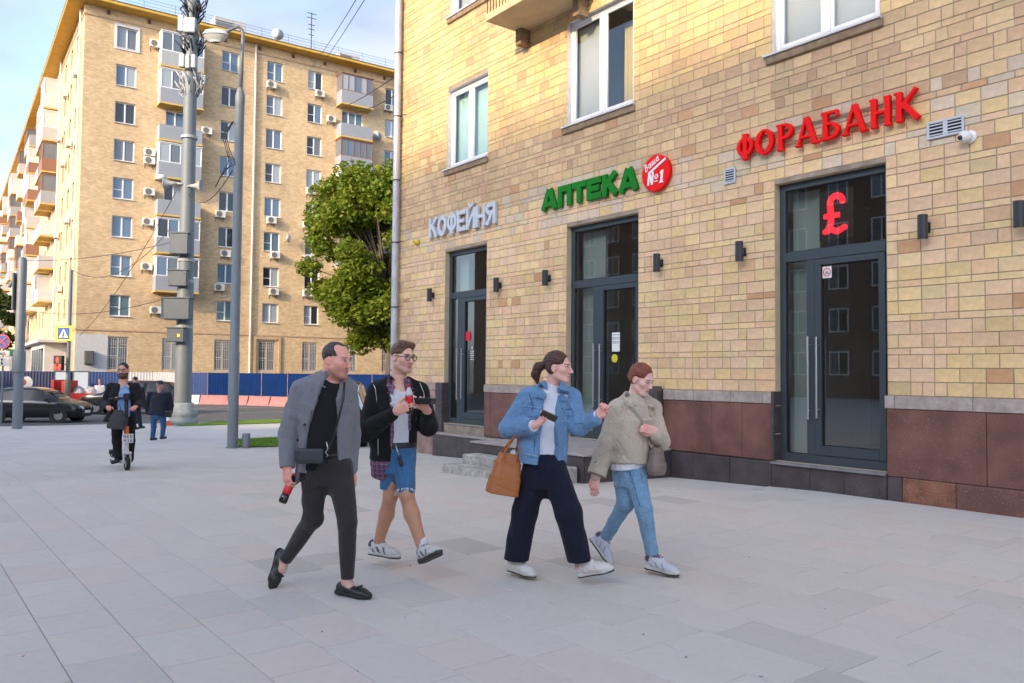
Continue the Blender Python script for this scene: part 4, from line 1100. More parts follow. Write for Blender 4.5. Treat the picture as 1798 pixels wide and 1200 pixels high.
# air conditioners
m_ac = mat('aircon_white', (.62, .60, .55), .5, var=.06, scale=4); m_acg = mat('aircon_grille', (.14, .13, .12), .6)
def aircon_proto(lb, grp=None):
    e = thing('air_conditioner', lb, 'air conditioner', group=grp)
    b = MB(); b.box(-.40, .40, -.42, -.12, 0, .56, .02); b.build('casing', m_ac, e)
    b = MB(); b.lathe([(.235, -.421), (.235, -.435), (.2, -.437)], (-.1, 0, .28), 20, 'y'); b.build('fan_grille', m_acg, e)
    b = MB()
    for x in (-.3, .3): b.box(x - .02, x + .02, -.42, -.001, -.05, -.005); b.box(x - .02, x + .02, -.03, -.0015, -.3, -.0505)
    b.build('bracket', m_acg, e)
    return e
ORD = ['first', 'second', 'third', 'fourth', 'fifth', 'sixth', 'seventh', 'eighth', 'ninth']
def storey(z): return ORD[int(max(0, min(8, round((z - 5.9) / 2.96) + 1)))]
AC = [(4.93, 26.9, 'in the gap before the balcony stack'), (14.18, 25.62, 'below the window just past the drainpipe'), (18.5, 25.75, 'below the window second past the drainpipe'), (25.14, 25.8, 'below the last window column before the downpipe corner'),
      (8.98, 20.72, 'just past the corner balcony stack'), (19.6, 23.7, 'just before the second balcony stack'), (4.72, 18.25, 'above its twin before the balcony stack'), (4.72, 17.6, 'below its twin before the balcony stack'), (4.78, 15.15, 'in the gap before the balcony stack'),
      (10.19, 14.05, 'below the window before the drainpipe'), (4.72, 12.8, 'in the gap before the balcony stack'), (14.42, 14.05, 'below the window just past the drainpipe'), (10.67, 10.86, 'below the window before the drainpipe'), (14.78, 11.1, 'below the window just past the drainpipe'),
      (17.83, 17.0, 'below the window second past the drainpipe'), (4.72, 9.3, 'in the gap before the balcony stack'), (10.24, 8.05, 'below the window before the drainpipe'), (14.74, 8.0, 'below the window just past the drainpipe'), (5.45, 5.95, 'beside the white framed window'),
      (17.58, 14.0, 'below the window second past the drainpipe'), (17.63, 11.05, 'below the window second past the drainpipe'), (17.69, 8.05, 'below the window second past the drainpipe')]
proto = None
def lw(p, x, y, z):
    c, s = math.cos(YL), math.sin(YL); return (p[0] + c * x - s * y, p[1] + s * x + c * y, p[2] + z)
for x, z, d in AC:
    lb = 'white air conditioner on the %s floor %s' % (storey(z), d)
    if proto is None: proto = o = aircon_proto(lb, 'air conditioners on the brick block')
    else: o = copy_tree(proto); o['label'] = lb
    o.location = lw(P1, x, 0, z); o.rotation_euler = (0, 0, YL)
for k, (s, z) in enumerate([(2.2, 24.2), (5.4, 19.4), (8.9, 24.4), (9.2, 18.6), (5.3, 13.2), (12.6, 21.5), (12.8, 13.0), (9.0, 8.0), (23.0, 20.4), (23.2, 11.2)]):
    o = copy_tree(proto); o['label'] = 'white air conditioner on the avenue side of the block, %s floor, %s' % (storey(z), ['by the corner pipe', 'between the corner windows', 'before the second pipe', 'past the first balcony'][0 if s < 3 else 1 if s < 7 else 2 if s < 14 else 3])
    o.location = lw(P1, 0, s, z); o.rotation_euler = (0, 0, YL - math.pi / 2)
# dishes, aerial, roof plant
def dish(x, y, z, r, label, rz=0.0):
    e = thing('satellite_dish', label, 'satellite dish', lw(P1, x, y, z), YL + rz)
    b = MB(); b.lathe([(r, -.16), (r * .8, -.12), (r * .45, -.085), (.03, -.075)], n=20, axis='y'); b.build('reflector', mat('dish_white', (.55, .55, .55), .5), e, smooth=True)
    b = MB(); b.tube([(0, -.1, 0), (0, .12, -.3), (0, .3, -.3)], .03, 6); b.tube([(0, -.3 * r - .12, -r * .9), (0, -.9 * r, -.05)], .02, 5); b.build('arm', m_rail, e)
dish(24.0, -.35, 23.2, .42, 'grey satellite dish beside the second balcony stack'); dish(15.75, -.35, 12.9, .36, 'small satellite dish beside a window past the drainpipe', .6)
dish(14.6, -.3, BZ + 1.1, .5, 'large white satellite dish on the roof edge', -.2)
e = thing('roof_aerial', 'tall thin television aerial on the roof edge', 'aerial', lw(P1, 17.6, -.3, BZ + .25), YL)
b = MB(); b.tube([(0, 0, 0), (0, 0, 3.6)], .04, 6)
b.build('pole', m_gasket, e)
b = MB()
for zz, w in ((3.5, .45), (3.1, .45), (2.5, .3), (2.1, .3), (1.6, .25)): b.tube([(-w, 0, zz), (w, 0, zz)], .03, 5)
b.build('cross_bar', m_gasket, e)
m_plant = mat('roof_plant', (.42, .42, .42), .6)
for x, w, h, lb in ((9.6, 2.6, 1.6, 'grey louvred plant box on the roof behind the mast'), (20.6, 2.0, 1.2, 'small louvred plant box on the roof past the aerial')):
    e = thing('roof_plant_box', lb, 'ventilation unit', lw(P1, x, .6, BZ + .22), YL)
    b = MB(); b.box(0, w, 0, 1.4, 0, h, .03); b.build('housing', m_plant, e)
    for i in range(7): s_ = MB(); s_.box(.1, w * .6, -.05, -.002, .2 + i * (h - .4) / 7, .28 + i * (h - .4) / 7); s_.build('louvre', m_rail, e)
e = thing('electric_box', 'dark electric cabinet on the white painted panel of the block', 'cabinet', lw(P1, .62, -.02, 1.95), YL)
b = MB(); b.box(0, .62, -.34, 0, 0, 1.0, .02); b.build('cabinet', mat('box_dark', (.07, .075, .07), .5), e)
b = MB(); b.box(.05, .57, -.36, -.341, .05, .95, .01); b.build('door', mat('box_door', (.10, .105, .10), .4), e)

# far building glimpsed at the end of the avenue
m_far = brick_tex_mat('far_brick', (.38, .25, .16), (.42, .29, .19), (.3, .24, .18))
e = thing('brick_building', 'distant brown brick building at the end of the avenue', 'building', (-104, 168, ROAD), R(28))
b = MB(); b.box(0, 22, 0, 14, 0, 27.5); b.build('wall', m_far, e)
b = MB(); b.box(-.6, 22.6, -.6, 14, 27.502, 29.4); b.build('roof', mat('far_roof', (.20, .08, .06), .8), e)
b = None
wm = MB(); wm.box(0, 1.5, -.06, .1, 0, 1.7); wmm = wm.mesh('window', m_bluegl[4])
for i in range(6):
    for j in range(8): put('window', wmm, e, (1.5 + i * 3.4, 0, 2 + j * 3.1))

# blocks behind the photographer, mirrored in the door glass; they keep the plaza in shade
m_opp = brick_tex_mat('opposite_brick', (.22, .13, .09), (.26, .16, .11), (.2, .15, .12))
w_ = MB(); w_.box(0, 1.5, -.05, .04, 0, 1.7); owm = w_.mesh('window', m_pvc)
w_ = MB(); w_.box(.1, .7, -.06, .05, .1, 1.6); owp1 = w_.mesh('pane', m_bluegl[1])
w_ = MB(); w_.box(.8, 1.4, -.06, .05, .1, 1.6); owp2 = w_.mesh('pane', m_bluegl[4])
w_ = MB(); w_.box(0, 2.8, -1.2, -.001, -.15, 1.05); balm = w_.mesh('balcony', m_bal2)
def opposite(t_end, length, H, rows, label):
    e = thing('brick_building', label, 'building', tuple(WP(t_end, 43, ROAD)), RZ + math.pi)
    b = MB(); b.box(-length, 0, .001, 12, 0, H); b.build('wall', m_opp, e)
    b = MB(); b.box(-length - .3, .3, -.5, 12.5, H + .002, H + .35); b.build('roof', m_roof, e)
    i = 0
    while 2.2 + i * 3.2 + 1.5 < length:
        x = -3.9 - i * 3.2
        for j in range(rows):
            if i % 6 == 4 and j: put('balcony', balm, e, (x - .6, 0, 1.6 + j * 3.05))
            o = put('window', owm, e, (x, 0, 2.4 + j * 3.05)); put('pane', owp1, o); put('pane', owp2, o)
        i += 1
opposite(12, 68, 23.2, 7, 'tall brown brick block facing the shops across the plaza')
opposite(72, 59.5, 16.2, 5, 'five storey brown brick block mirrored in the shop door glass')
# ------------------------------------------------------------------ street furniture
m_blue = mat('fence_blue', (.004, .022, .10), .8, spec=.08, var=.12, scale=2)
m_blue2 = mat('fence_pale_blue', (.04, .065, .17), .7, spec=.1, var=.12, scale=2)
m_fwhite = mat('fence_white', (.40, .40, .41), .5, var=.12, scale=2)
m_navy = mat('fence_navy', (.012, .02, .07), .5)
m_sal = mat('fence_salmon', (.52, .25, .19), .7, var=.1, scale=2)
m_pinkc = mat('pink_barrier', (.36, .15, .145), .8, var=.2, scale=2)
m_block_w = mat('white_barrier', (.52, .50, .48), .8, var=.15, scale=3)
FPTS = [(-52, 55.5), (-34.6, 57.3), (-26, 58.6), (-19.5, 57.4), (-9, 52.3), (8, 44.0)]
def corrugated(L, H, m, n=None):
    n = n or int(L / .1); b = MB(); vs = []
    for i in range(n + 1):
        x = L * i / n; y = -.018 if i % 2 else .018
        vs += [(x, y, 0), (x, y, H)]
    b.raw(vs, [(2 * i, 2 * i + 2, 2 * i + 3, 2 * i + 1) for i in range(n)])
    return b.mesh('panel', m)
FEN = thing('site_fence', 'blue corrugated metal construction fence in front of the apartment block', 'fence', (FPTS[0][0], FPTS[0][1], ROAD))
fo = Vector((FPTS[0][0], FPTS[0][1], ROAD))
m_post = mat('fence_post', (.03, .05, .14), .5)
pm = {}
k = 0
for (x0, y0), (x1, y1) in zip(FPTS[:-1], FPTS[1:]):
    L = math.hypot(x1 - x0, y1 - y0); a = math.atan2(y1 - y0, x1 - x0); n = max(1, round(L / 2.2)); w = L / n
    for i in range(n):
        cx, cy = x0 + (x1 - x0) * i / n, y0 + (y1 - y0) * i / n
        px = proj_px((cx, cy, .5))[0]
        m = m_navy if px < 62 else m_sal if px < 92 else m_fwhite if 205 < px < 270 else m_blue2 if px < 330 else m_blue
        H = 2.2; z0 = 0.0
        key = (round(w, 3), m.name)
        if key not in pm: pm[key] = corrugated(w - .03, H - .62 if px > 300 else H, m)
        o = put('panel', pm[key], FEN, (cx - fo[0], cy - fo[1], .62 if px > 300 else 0), a)
        b = MB(); b.box(-.03, .03, .03, .09, 0, H + .04); b.build('post', m_post, FEN, loc=(cx - fo[0], cy - fo[1], 0)).rotation_euler = (0, 0, a)
# framed boards and the round emblem hung on the fence
def board(px0, px1, Y, z0, z1, m, label, frame=None):
    p, q = at(px0, 640, Y), at(px1, 640, Y)
    e = thing('site_board', label, 'board', (p[0], Y, ROAD)); W = q[0] - p[0]
    b = MB(); b.box(0, W, -.03, 0, z0, z1, .005); b.build('board', m, e)
    if frame:
        for (x0, x1, a, c) in ((0, .08, z0, z1), (W - .08, W, z0, z1), (.081, W - .081, z0, z0 + .08), (.081, W - .081, z1 - .08, z1)):
            b = MB(); b.box(x0, x1, -.06, -.031, a, c); b.build('frame_bar', frame, e)
    return e
board(96, 124, 56.0, .35, 2.25, mat('board_grey', (.30, .36, .44), .5), 'pale grey framed board next to the salmon fence panel', m_navy)
board(126, 158, 56.2, .35, 2.25, mat('board_grey', (.30, .36, .44), .5), 'pale grey framed board next to the blue fence panels', m_navy)
e = thing('round_emblem', 'white round emblem with a dark red centre on the navy fence', 'emblem', tuple(at(47, 672, 55.2)))
b = MB(); b.lathe([(.42, 0), (.42, -.03)], n=28, axis='y'); b.build('disc', m_fwhite, e)
b = MB(); b.lathe([(.2, -.031), (.2, -.045)], (-.2, 0, .02), 20, 'y'); b.build('centre', mat('emblem_red', (.25, .03, .05), .5), e)
# concrete barriers along the fence foot
def barrier(x, y, a, L, m, label, grp):
    o = MB(); o.raw([(0, -.45, 0), (L, -.45, 0), (L, .0, 0), (0, .0, 0), (.04, -.32, .2), (L - .04, -.32, .2), (L - .04, 0, .2), (.04, 0, .2), (.04, -.2, .62), (L - .04, -.2, .62), (L - .04, -.02, .62), (.04, -.02, .62)],
                    [(0, 1, 5, 4), (4, 5, 9, 8), (8, 9, 10, 11), (0, 4, 7, 3), (4, 8, 11, 7), (1, 2, 6, 5), (5, 6, 10, 9), (2, 3, 7, 6), (6, 7, 11, 10)])
    ob = o.build('concrete_barrier', m, loc=(x, y, ROAD)); ob.rotation_euler = (0, 0, a)
    tag(ob, label, 'barrier', grp)
pos = [(-26, 57.9), (-19.7, 56.7), (-9.2, 51.6), (5, 44.7)]
for (x0, y0), (x1, y1) in zip(pos[:-1], pos[1:]):
    L = math.hypot(x1 - x0, y1 - y0); a = math.atan2(y1 - y0, x1 - x0); n = max(1, round(L / 2.1)); w = L / n
    for i in range(n):
        cx, cy = x0 + (x1 - x0) * i / n, y0 + (y1 - y0) * i / n
        px = proj_px((cx + .9, cy, 0))[0]
        if 296 < px < 352: barrier(cx, cy, a, w - .02, m_block_w, 'white concrete barrier block at the foot of the blue fence', None)
        else: barrier(cx, cy, a, w - .02, m_pinkc, 'pink painted concrete barrier block along the foot of the blue fence', 'pink barriers along the fence')

# ---- big telecom mast
m_mast = mat('mast_grey', (.13, .15, .155), .55, var=.1, scale=2, bump=.05)
m_mbox = mat('mast_box', (.06, .076, .092), .5, var=.08, scale=3)
MX, MY = -13.95, 34.4; MZ = gz(MY)
def mz(py): return at(330, py, MY)[2] - MZ
e = thing('telecom_mast', 'tall grey telecom mast with equipment boxes and loudspeakers beside the lawn', 'mast', (MX, MY, MZ))
b = MB(); b.lathe([(.62, 0), (.64, .14), (.58, .2), (.58, .32), (.62, .40), (.60, .56), (.52, .64), (.50, .80), (.40, .9)], n=22); b.build('base', mat('mast_base', (.27, .29, .29), .7, var=.25, scale=4, bump=.8, bscale=6), e, smooth=True)
b = MB(); b.lathe([(.35, .85), (.33, 6.0), (.31, 6.05), (.28, 11.5), (.27, 13.0), (.25, 18.2)], n=20); b.build('pole', m_mast, e, smooth='auto')
def mbox(px0, px1, py0, py1, d, name='equipment_box', m=m_mbox, lid=True):
    x0 = at(px0, py0, MY)[0] - MX; x1 = at(px1, py0, MY)[0] - MX; z0, z1 = mz(py1), mz(py0)
    b = MB(); b.box(x0, x1, -.30 - d, -.28, z0, z1, .03); o = b.build(name, m, e)
    if lid:
        b = MB(); b.box(x0 - .03, x1 + .03, -.33 - d, -.27, z1 + .002, z1 + .05); b.build('lid', m, o)
        b = MB()
        for xx in (x0 + .1, x1 - .16):
            for zz in (z0 + .1, z1 - .14): b.box(xx, xx + .06, -.32 - d, -.301 - d, zz, zz + .03)
        b.build('latch', m, o)
mbox(309, 341, 414, 450, .35); mbox(304, 337, 478, 505, .25); mbox(300, 345, 527, 563, .45); mbox(303, 333, 578, 602, .3)
m_mlight = mat('antenna_grey', (.32, .32, .31), .5)
mbox(329, 350, 38, 64, .15, 'antenna_unit', m_mlight, False); mbox(319, 329, 33, 62, .12, 'antenna_unit', m_mlight, False)
mbox(322, 332, 102, 125, .2, 'antenna_unit', m_mlight, False); mbox(333, 341, 103, 127, .2, 'antenna_unit', m_mlight, False); mbox(343, 351, 103, 126, .2, 'antenna_unit', m_mlight, False)
mr_ = random.Random(8)
for (pyc, n, sp) in ((136, 40, .55), (70, 26, .4), (8, 30, .42)):
    b = MB()
    for i in range(n):
        a = mr_.uniform(0, 6.28); r0 = mr_.uniform(.28, .28 + sp); z = mz(pyc) + mr_.uniform(-.35, .35)
        b.tube([(r0 * math.cos(a), r0 * math.sin(a), z), (r0 * math.cos(a + .5) * .8, r0 * math.sin(a + .5) * .8, z - .25), (.27 * math.cos(a + .7), .27 * math.sin(a + .7), z - .55)], .03, 5)
    o = b.build('cable_loops', m_mlight if n == 40 else m_gasket, e, smooth=True); tag(o, kind='stuff')
for (px, py, sx, m) in ((306, 326, -1, m_mlight), (349, 330, 1, m_mlight)):
    x = at(px, py, MY)[0] - MX; z = mz(py); b = MB()
    prof = [(.05, 0), (.08, .15), (.13, .3), (.24, .48), (.27, .5), (.23, .49), (.05, .2)]
    b.lathe([(r, h * sx) for r, h in prof], (x - sx * .25, -.35, z), 16, 'x'); b.tube([(x - sx * .25, -.35, z), (0, -.2, z)], .04, 6); b.build('loudspeaker', m, e, smooth=True)
b = MB(); x = at(290, 318, MY)[0] - MX; z = mz(318); b.lathe([(.02, .18), (.16, .15), (.22, .05), (.22, -.02), (.1, -.08)], (x, -.35, z), 14); b.tube([(x, -.35, z - .05), (x + .3, -.3, z - .1), (0, -.25, z - .2)], .03, 5); b.build('dome_camera', m_wpaint, e, smooth=True)
for zz in (6.0, 6.9, 12.2, 4.05):
    b = MB(); b.lathe([(.345, zz), (.345, zz + .12)], n=18); b.build('collar', m_mlight, e)
b = MB(); b.box(-.06, .06, -.62, -.605, mz(593), mz(588)); b.build('warning_sticker', m_yelp, e)
# slim lamp post
m_lp = mat('lamp_post_grey', (.165, .19, .21), .5, var=.06, scale=2)
LX, LY = at(408, 785, 20.4)[0], 20.4; LZ = gz(LY)
def lz(py): return at(415, py, LY)[2] - LZ
e = thing('lamp_post', 'slim grey street lamp post with a curved arm at the lawn edge', 'lamp post', (LX, LY, LZ))
b = MB(); b.lathe([(.17, 0), (.17, .02), (.13, .03), (.13, lz(620)), (.118, lz(618)), (.112, lz(185)), (.12, lz(183)), (.12, lz(168)), (.06, lz(155))], n=18); b.build('pole', m_lp, e, smooth='auto')
b = MB(); top = lz(52)
pts = [(0, 0, lz(158)), (.03, 0, lz(90)), (.04, 0, lz(60)), (.0, -.02, top), (-.06, -.06, top + .05), (-.16, -.12, top - .02), (-.42, -.3, lz(70))]
b.tube(pts, [.055, .045, .042, .04, .04, .04, .04], 10); b.build('arm', m_lp, e, smooth=True)
b = MB(); hx, hz_ = -.52, lz(72)
b.raw(*(lambda vs, fs: (vs, fs))([(hx + .34 * math.cos(t) * s * (1.0), -.38 + .17 * math.sin(t) * s, hz_ + h) for s, h in ((.35, .13), (.8, .09), (1.0, -.02)) for t in [2 * math.pi * i / 16 for i in range(16)]],
    [(i, (i + 1) % 16, 16 + (i + 1) % 16, 16 + i) for i in range(16)] + [(16 + i, 16 + (i + 1) % 16, 32 + (i + 1) % 16, 32 + i) for i in range(16)] + [tuple(range(16))[::-1]]))
lampo = b.build('lamp_head', mat('lamp_head', (.50, .51, .52), .5), e, smooth=True)
b = MB(); b.raw([(hx + .31 * math.cos(t) * s, -.38 + .15 * math.sin(t) * s, hz_ + h) for s, h in ((1.0, -.025), (.8, -.14), (.4, -.2)) for t in [2 * math.pi * i / 16 for i in range(16)]],
    [(16 + i, 16 + (i + 1) % 16, (i + 1) % 16, i) for i in range(16)] + [(32 + i, 32 + (i + 1) % 16, 16 + (i + 1) % 16, 16 + i) for i in range(16)] + [tuple(range(32, 48))])
b.build('diffuser', mat('lamp_diffuser', (.42, .42, .40), .25), lampo, smooth=True)
b = MB()
for k in range(3):
    r_ = random.Random(k); b.tube([(-.12, -.1, lz(215)), (-.3 - .05 * k, -.1, lz(240)), (-.22, -.1, lz(262 + 10 * k)), (-.05 - .1 * k, -.1, lz(290)), (-.35 - .1 * k, -.08, lz(300 + 15 * k))], .012, 5)
b.build('hanging_cable', m_gasket, e, smooth=True)
# short grey bollard beside the lamp post
bp = at(432, 784, 20.5); b = MB(); b.lathe([(.10, 0), (.10, .34), (.085, .36)], n=16); tag(b.build('bollard', m_lp, loc=(bp[0], 20.5, gz(20.5)), smooth='auto'), 'short grey metal bollard stub at the foot of the lamp post', 'bollard')
# thick grey post on the plaza edge
PX, PY = at(30, 752, 30)[0], 30.0; PZ = gz(PY)
def pz(py): return at(30, py, PY)[2] - PZ
e = thing('traffic_post', 'thick plain grey post on the plaza edge before the dark hatchback', 'post', (PX, PY, PZ))
b = MB(); b.lathe([(.17, 0), (.17, pz(655)), (.21, pz(654)), (.21, pz(617)), (.165, pz(616)), (.155, pz(458)), (.10, pz(452))], n=18); b.build('pole', m_lp, e, smooth='auto')
b = MB(); b.tube([(-.02, 0, pz(470)), (-.45, -.05, pz(505))], .07, 8); b.build('bracket', m_lp, e)
b = MB(); b.box(-.25, -.18, -.2, .1, pz(545), pz(480), .02); b.build('signal_housing', mat('housing_dark', (.10, .11, .12), .5), e)

# ---- road signs and signals
m_signy = mat('sign_fluor', (.62, .72, .02), .6); m_signb = mat('sign_blue', (.01, .07, .42), .5)
SGY = 38.0; sp_ = at(118, 699, SGY); SGX = sp_[0]
e = thing('crossing_sign', 'pedestrian crossing sign with fluorescent border on a thin grey pole', 'road sign', (SGX, SGY, ROAD + .1))
def sz(py): return at(118, py, SGY)[2] - ROAD - .1
b = MB(); b.tube([(0, 0, 0), (0, 0, sz(475))], .085, 10); b.build('pole', m_lp, e, smooth='auto')
b = MB(); b.lathe([(.14, 0), (.14, sz(668)), (.11, sz(666))], n=12); b.build('pole_sleeve', mat('sleeve_brown', (.20, .15, .11), .8), e)
b = MB(); c = sz(586); x = at(115, 586, SGY)[0] - SGX
b.box(x - .40, x + .40, -.16, -.14, c - .36, c + .36, .01); b.build('border', m_signy, e)
b = MB(); b.box(x - .28, x + .28, -.166, -.161, c - .27, c + .27); b.build('plate', m_signb, e)
b = MB(); b.prism([(x - .22, c - .2), (x + .22, c - .2), (x, c + .22)], -.172, -.167); b.build('triangle', m_sw, e)
fig = [('c', [(.5, .86), (.5, .84)], .16), ('c', [(.48, .7), (.45, .42)], .14), ('c', [(.45, .42), (.65, .22), (.62, 0)], .1), ('c', [(.45, .42), (.3, .22), (.15, .02)], .1), ('c', [(.48, .68), (.68, .5)], .08), ('c', [(.46, .68), (.28, .5)], .08)]
put('figure', letter_mesh('figure', fig, (.2, .3), .006, m_ink, .012), e, (x - .1, -.176, c - .19))
e = thing('pedestrian_signal', 'red pedestrian signal with countdown digits on the crossing pole', 'traffic light', (SGX, SGY, ROAD + .1))
hx = at(108, 637, SGY)[0] - SGX; b = MB(); b.box(hx - .20, hx + .20, -.34, -.10, sz(651), sz(625), .02); b.build('housing', m_gasket, e)
m_sig = mat('signal_red', (.8, .05, .03), .5, emit=(1, .05, .03), estr=.5)
man = [('c', [(.5, .9), (.5, .88)], .18), ('c', [(.5, .7), (.5, .4)], .26), ('c', [(.42, .4), (.42, 0)], .13), ('c', [(.58, .4), (.58, 0)], .13), ('c', [(.3, .68), (.28, .38)], .1), ('c', [(.7, .68), (.72, .38)], .1)]
put('red_man', letter_mesh('red_man', man, (.25, .27), .01, m_sig, .012), e, (hx - .125, -.347, sz(638) + .02))
dig = {'6': [('l', [(.15, .5), (.85, .5)], .2), ('l', [(.15, 0), (.15, 1)], .2), ('l', [(.15, .1), (.85, .1)], .2), ('l', [(.85, .0), (.85, .6)], .2), ('l', [(.1, .92), (.85, .92)], .2)], '2': [('l', [(.1, .92), (.9, .92)], .2), ('l', [(.85, .4), (.85, 1)], .2), ('l', [(.1, .5), (.9, .5)], .2), ('l', [(.15, .6), (.15, 0)], .2), ('l', [(.1, .08), (.9, .08)], .2)]}
for d_, xo in (('6', -.18), ('2', .03)): put('digit', letter_mesh('digit', dig[d_], (.14, .24), .01, m_sig, .012), e, (hx + xo, -.347, sz(650) + .02))
b = MB(); b.tube([(hx, -.12, sz(640)), (0, 0, sz(640))], .025, 6); b.build('arm', m_gasket, e)
# no stopping sign with plates at the picture's rim
NSY = 33.0; nsp = at(5, 600, NSY)
e = thing('no_stopping_sign', 'round no stopping sign above two white plates on a pole', 'road sign', (nsp[0], NSY, ROAD + .1)); zc_ = nsp[2] - ROAD - .1
b = MB(); b.tube([(0, .05, 0), (0, .05, zc_ + .4)], .04, 8); b.build('pole', m_lp, e)
b = MB(); b.lathe([(.30, 0), (.30, -.02)], (0, 0, zc_), 28, 'y'); b.build('rim', mat('sign_rim_red', (.50, .05, .06), .5), e)
b = MB(); b.lathe([(.25, -.021), (.25, -.028)], (0, 0, zc_), 28, 'y'); b.build('face', mat('sign_face_blue', (.03, .08, .35), .5), e)
X = [('l', [(.0, .0), (1, 1)], .14), ('l', [(0, 1), (1, 0)], .14)]
put('cross', letter_mesh('cross', X, (.35, .35), .008, mat('sign_cross', (.50, .06, .07), .5), .012), e, (-.175, -.034, zc_ - .175))
for dz, h in ((-.58, .2), (-1.0, .36)):
    b = MB(); b.box(-.30, .30, -.02, 0, zc_ + dz, zc_ + dz + h, .004); b.build('plate', m_wpaint, e)
arr = [('l', [(.5, 0), (.5, 1)], .14), ('l', [(.5, 1), (.2, .75)], .12), ('l', [(.5, 1), (.8, .75)], .12), ('l', [(.5, 0), (.2, .25)], .12), ('l', [(.5, 0), (.8, .25)], .12)]
put('arrow', letter_mesh('arrow', arr, (.12, .26), .006, m_ink, .01), e, (-.06, -.026, zc_ - .95))
put('tow_mark', letter_mesh('tow_mark', [('l', [(0, .2), (1, .2)], .3), ('l', [(.1, .5), (.9, .85)], .2)], (.3, .1), .006, m_ink, .01), e, (-.15, -.026, zc_ - .54))

# overhead wires
b = MB()
def wire(a, c, sag, n=14):
    a, c = np.array(a), np.array(c); return [a + (c - a) * i / n - np.array([0, 0, sag * 4 * (i / n) * (1 - i / n)]) for i in range(n + 1)]
ws = [(at(-40, 450, 45), at(305, 425, 35), .5), (at(-40, 520, 45), at(305, 520, 35), .9), (at(120, 470, 42), at(300, 400, 35), 1.2), (at(140, 590, 50), at(310, 335, 35), .6), (at(640, 0, 30), at(560, 120, 62), .1), (at(625, 0, 30), at(548, 118, 62), .1), (at(700, 130, 20), at(590, 190, 62), .2), (at(700, 165, 20), at(600, 195, 62), .3), (at(330, 340, 34.5), at(408, 300, 20.6), .6)]
for i, (a, c, s) in enumerate(ws):
    b = MB(); b.tube(wire(a, c, s), .014 if c[1] < 40 else .016, 5); o = b.build('overhead_wire', m_gasket, smooth=True)
    tag(o, ['thin black overhead wire sagging between mast and avenue', 'thin overhead wire crossing the sky by the downpipe'][1 if 4 <= i < 8 else 0], 'wire', ['wires strung from the mast', 'wires crossing the sky'][1 if 4 <= i < 8 else 0])

# ---- trees
def tree(name, label, loc, H, crown_c, crown_r, n_leaf, leaf, col, seed, blobs=26, group=None):
    r = random.Random(seed); e = thing(name, label, 'tree', loc, 0, group)
    b = MB(); limbs = []
    top = np.array([r.uniform(-.3, .3), r.uniform(-.3, .3), H * .55])
    b.tube([(0, 0, 0), (.05, 0, H * .15), tuple(top * .6), tuple(top)], [H * .02, H * .016, H * .012, H * .008], 10)
    cs = []
    for i in range(blobs):
        while True:
            v = np.array([r.uniform(-1, 1) for _ in range(3)])
            if np.linalg.norm(v) < 1: break
        v = v / (np.linalg.norm(v) + 1e-6) * (np.linalg.norm(v) ** .45) * .82
        c = np.array(crown_c) + v * np.array(crown_r); cs.append((c, r.uniform(.5, 1.05)))
        k = r.uniform(.35, .95); st = np.array([0, 0, 0]) * (1 - k) + top * k
        mid = (st + c) / 2 + np.array([0, 0, .25])
        b.tube([tuple(st), tuple(mid), tuple(c)], [H * .006, H * .004, H * .0015], 6)
    b.build('trunk', mat('bark', (.10, .075, .055), .95, var=.3, scale=5), e, smooth=True)
    R_ = np.random.RandomState(seed); nb = len(cs)
    C = np.array([c for c, _ in cs]); S = np.array([s for _, s in cs])
    ids = R_.choice(nb, n_leaf, p=(S ** 2 / (S ** 2).sum()))
    d = R_.normal(size=(n_leaf, 3)); d /= np.linalg.norm(d, axis=1, keepdims=True); rad = R_.uniform(0, 1, n_leaf) ** .5
    br = np.array([1.75, 1.6, 1.35]) * crown_r[0] / 6.9
    P = C[ids] + d * (rad * S[ids])[:, None] * br
    sz_ = leaf * R_.uniform(.4, 1.45, n_leaf)
    a = R_.normal(size=(n_leaf, 3)); a[:, 2] *= .5; a /= np.linalg.norm(a, axis=1, keepdims=True)
    nrm = R_.normal(size=(n_leaf, 3)) * .7 + np.array([0, 0, 1]); bb = np.cross(a, nrm); bb /= np.linalg.norm(bb, axis=1, keepdims=True)
    A = a * sz_[:, None]; B_ = bb * sz_[:, None] * .62
    V = np.stack([P - A, P + B_ - A * .1 - np.array([0, 0, .02]), P + A, P - B_ - A * .1], 1).reshape(-1, 3)
    F = np.arange(n_leaf * 4).reshape(-1, 4)
    sh = R_.uniform(.7, 1.3, n_leaf) * np.where(R_.uniform(size=n_leaf) < .2, 1.25, 1); colr = np.array(col)[None] * sh[:, None]
    colr[:, 0] *= R_.uniform(.85, 1.35, n_leaf)
    me = np_mesh('crown', V, F, leaf_mat(), smooth=False, colors=np.repeat(colr, 4, 0))
    put('crown', me, e); return e
def leaf_mat():
    if 'leaf' in MATS: return MATS['leaf']
    m = mat('leaf', (1, 1, 1), .55, vcol=True, spec=.3)
    n = m.node_tree.nodes; l = m.node_tree.links; p = n['Principled BSDF']; out = n['Material Output']
    tl = n.new('ShaderNodeBsdfTranslucent'); src = p.inputs['Base Color'].links[0].from_socket; l.new(src, tl.inputs[0])
    mi = n.new('ShaderNodeMixShader'); mi.inputs[0].default_value = .5; l.new(p.outputs[0], mi.inputs[1]); l.new(tl.outputs[0], mi.inputs[2]); l.new(mi.outputs[0], out.inputs[0])
    return m
tree('maple_tree', 'leafy green maple between the blue fence and the brick block', (-9.2, 60.5, ROAD), 18.4, (-.5, 0, 11.0), (7.0, 5.0, 8.6), 60000, .18, (.15, .215, .022), 12, 95)
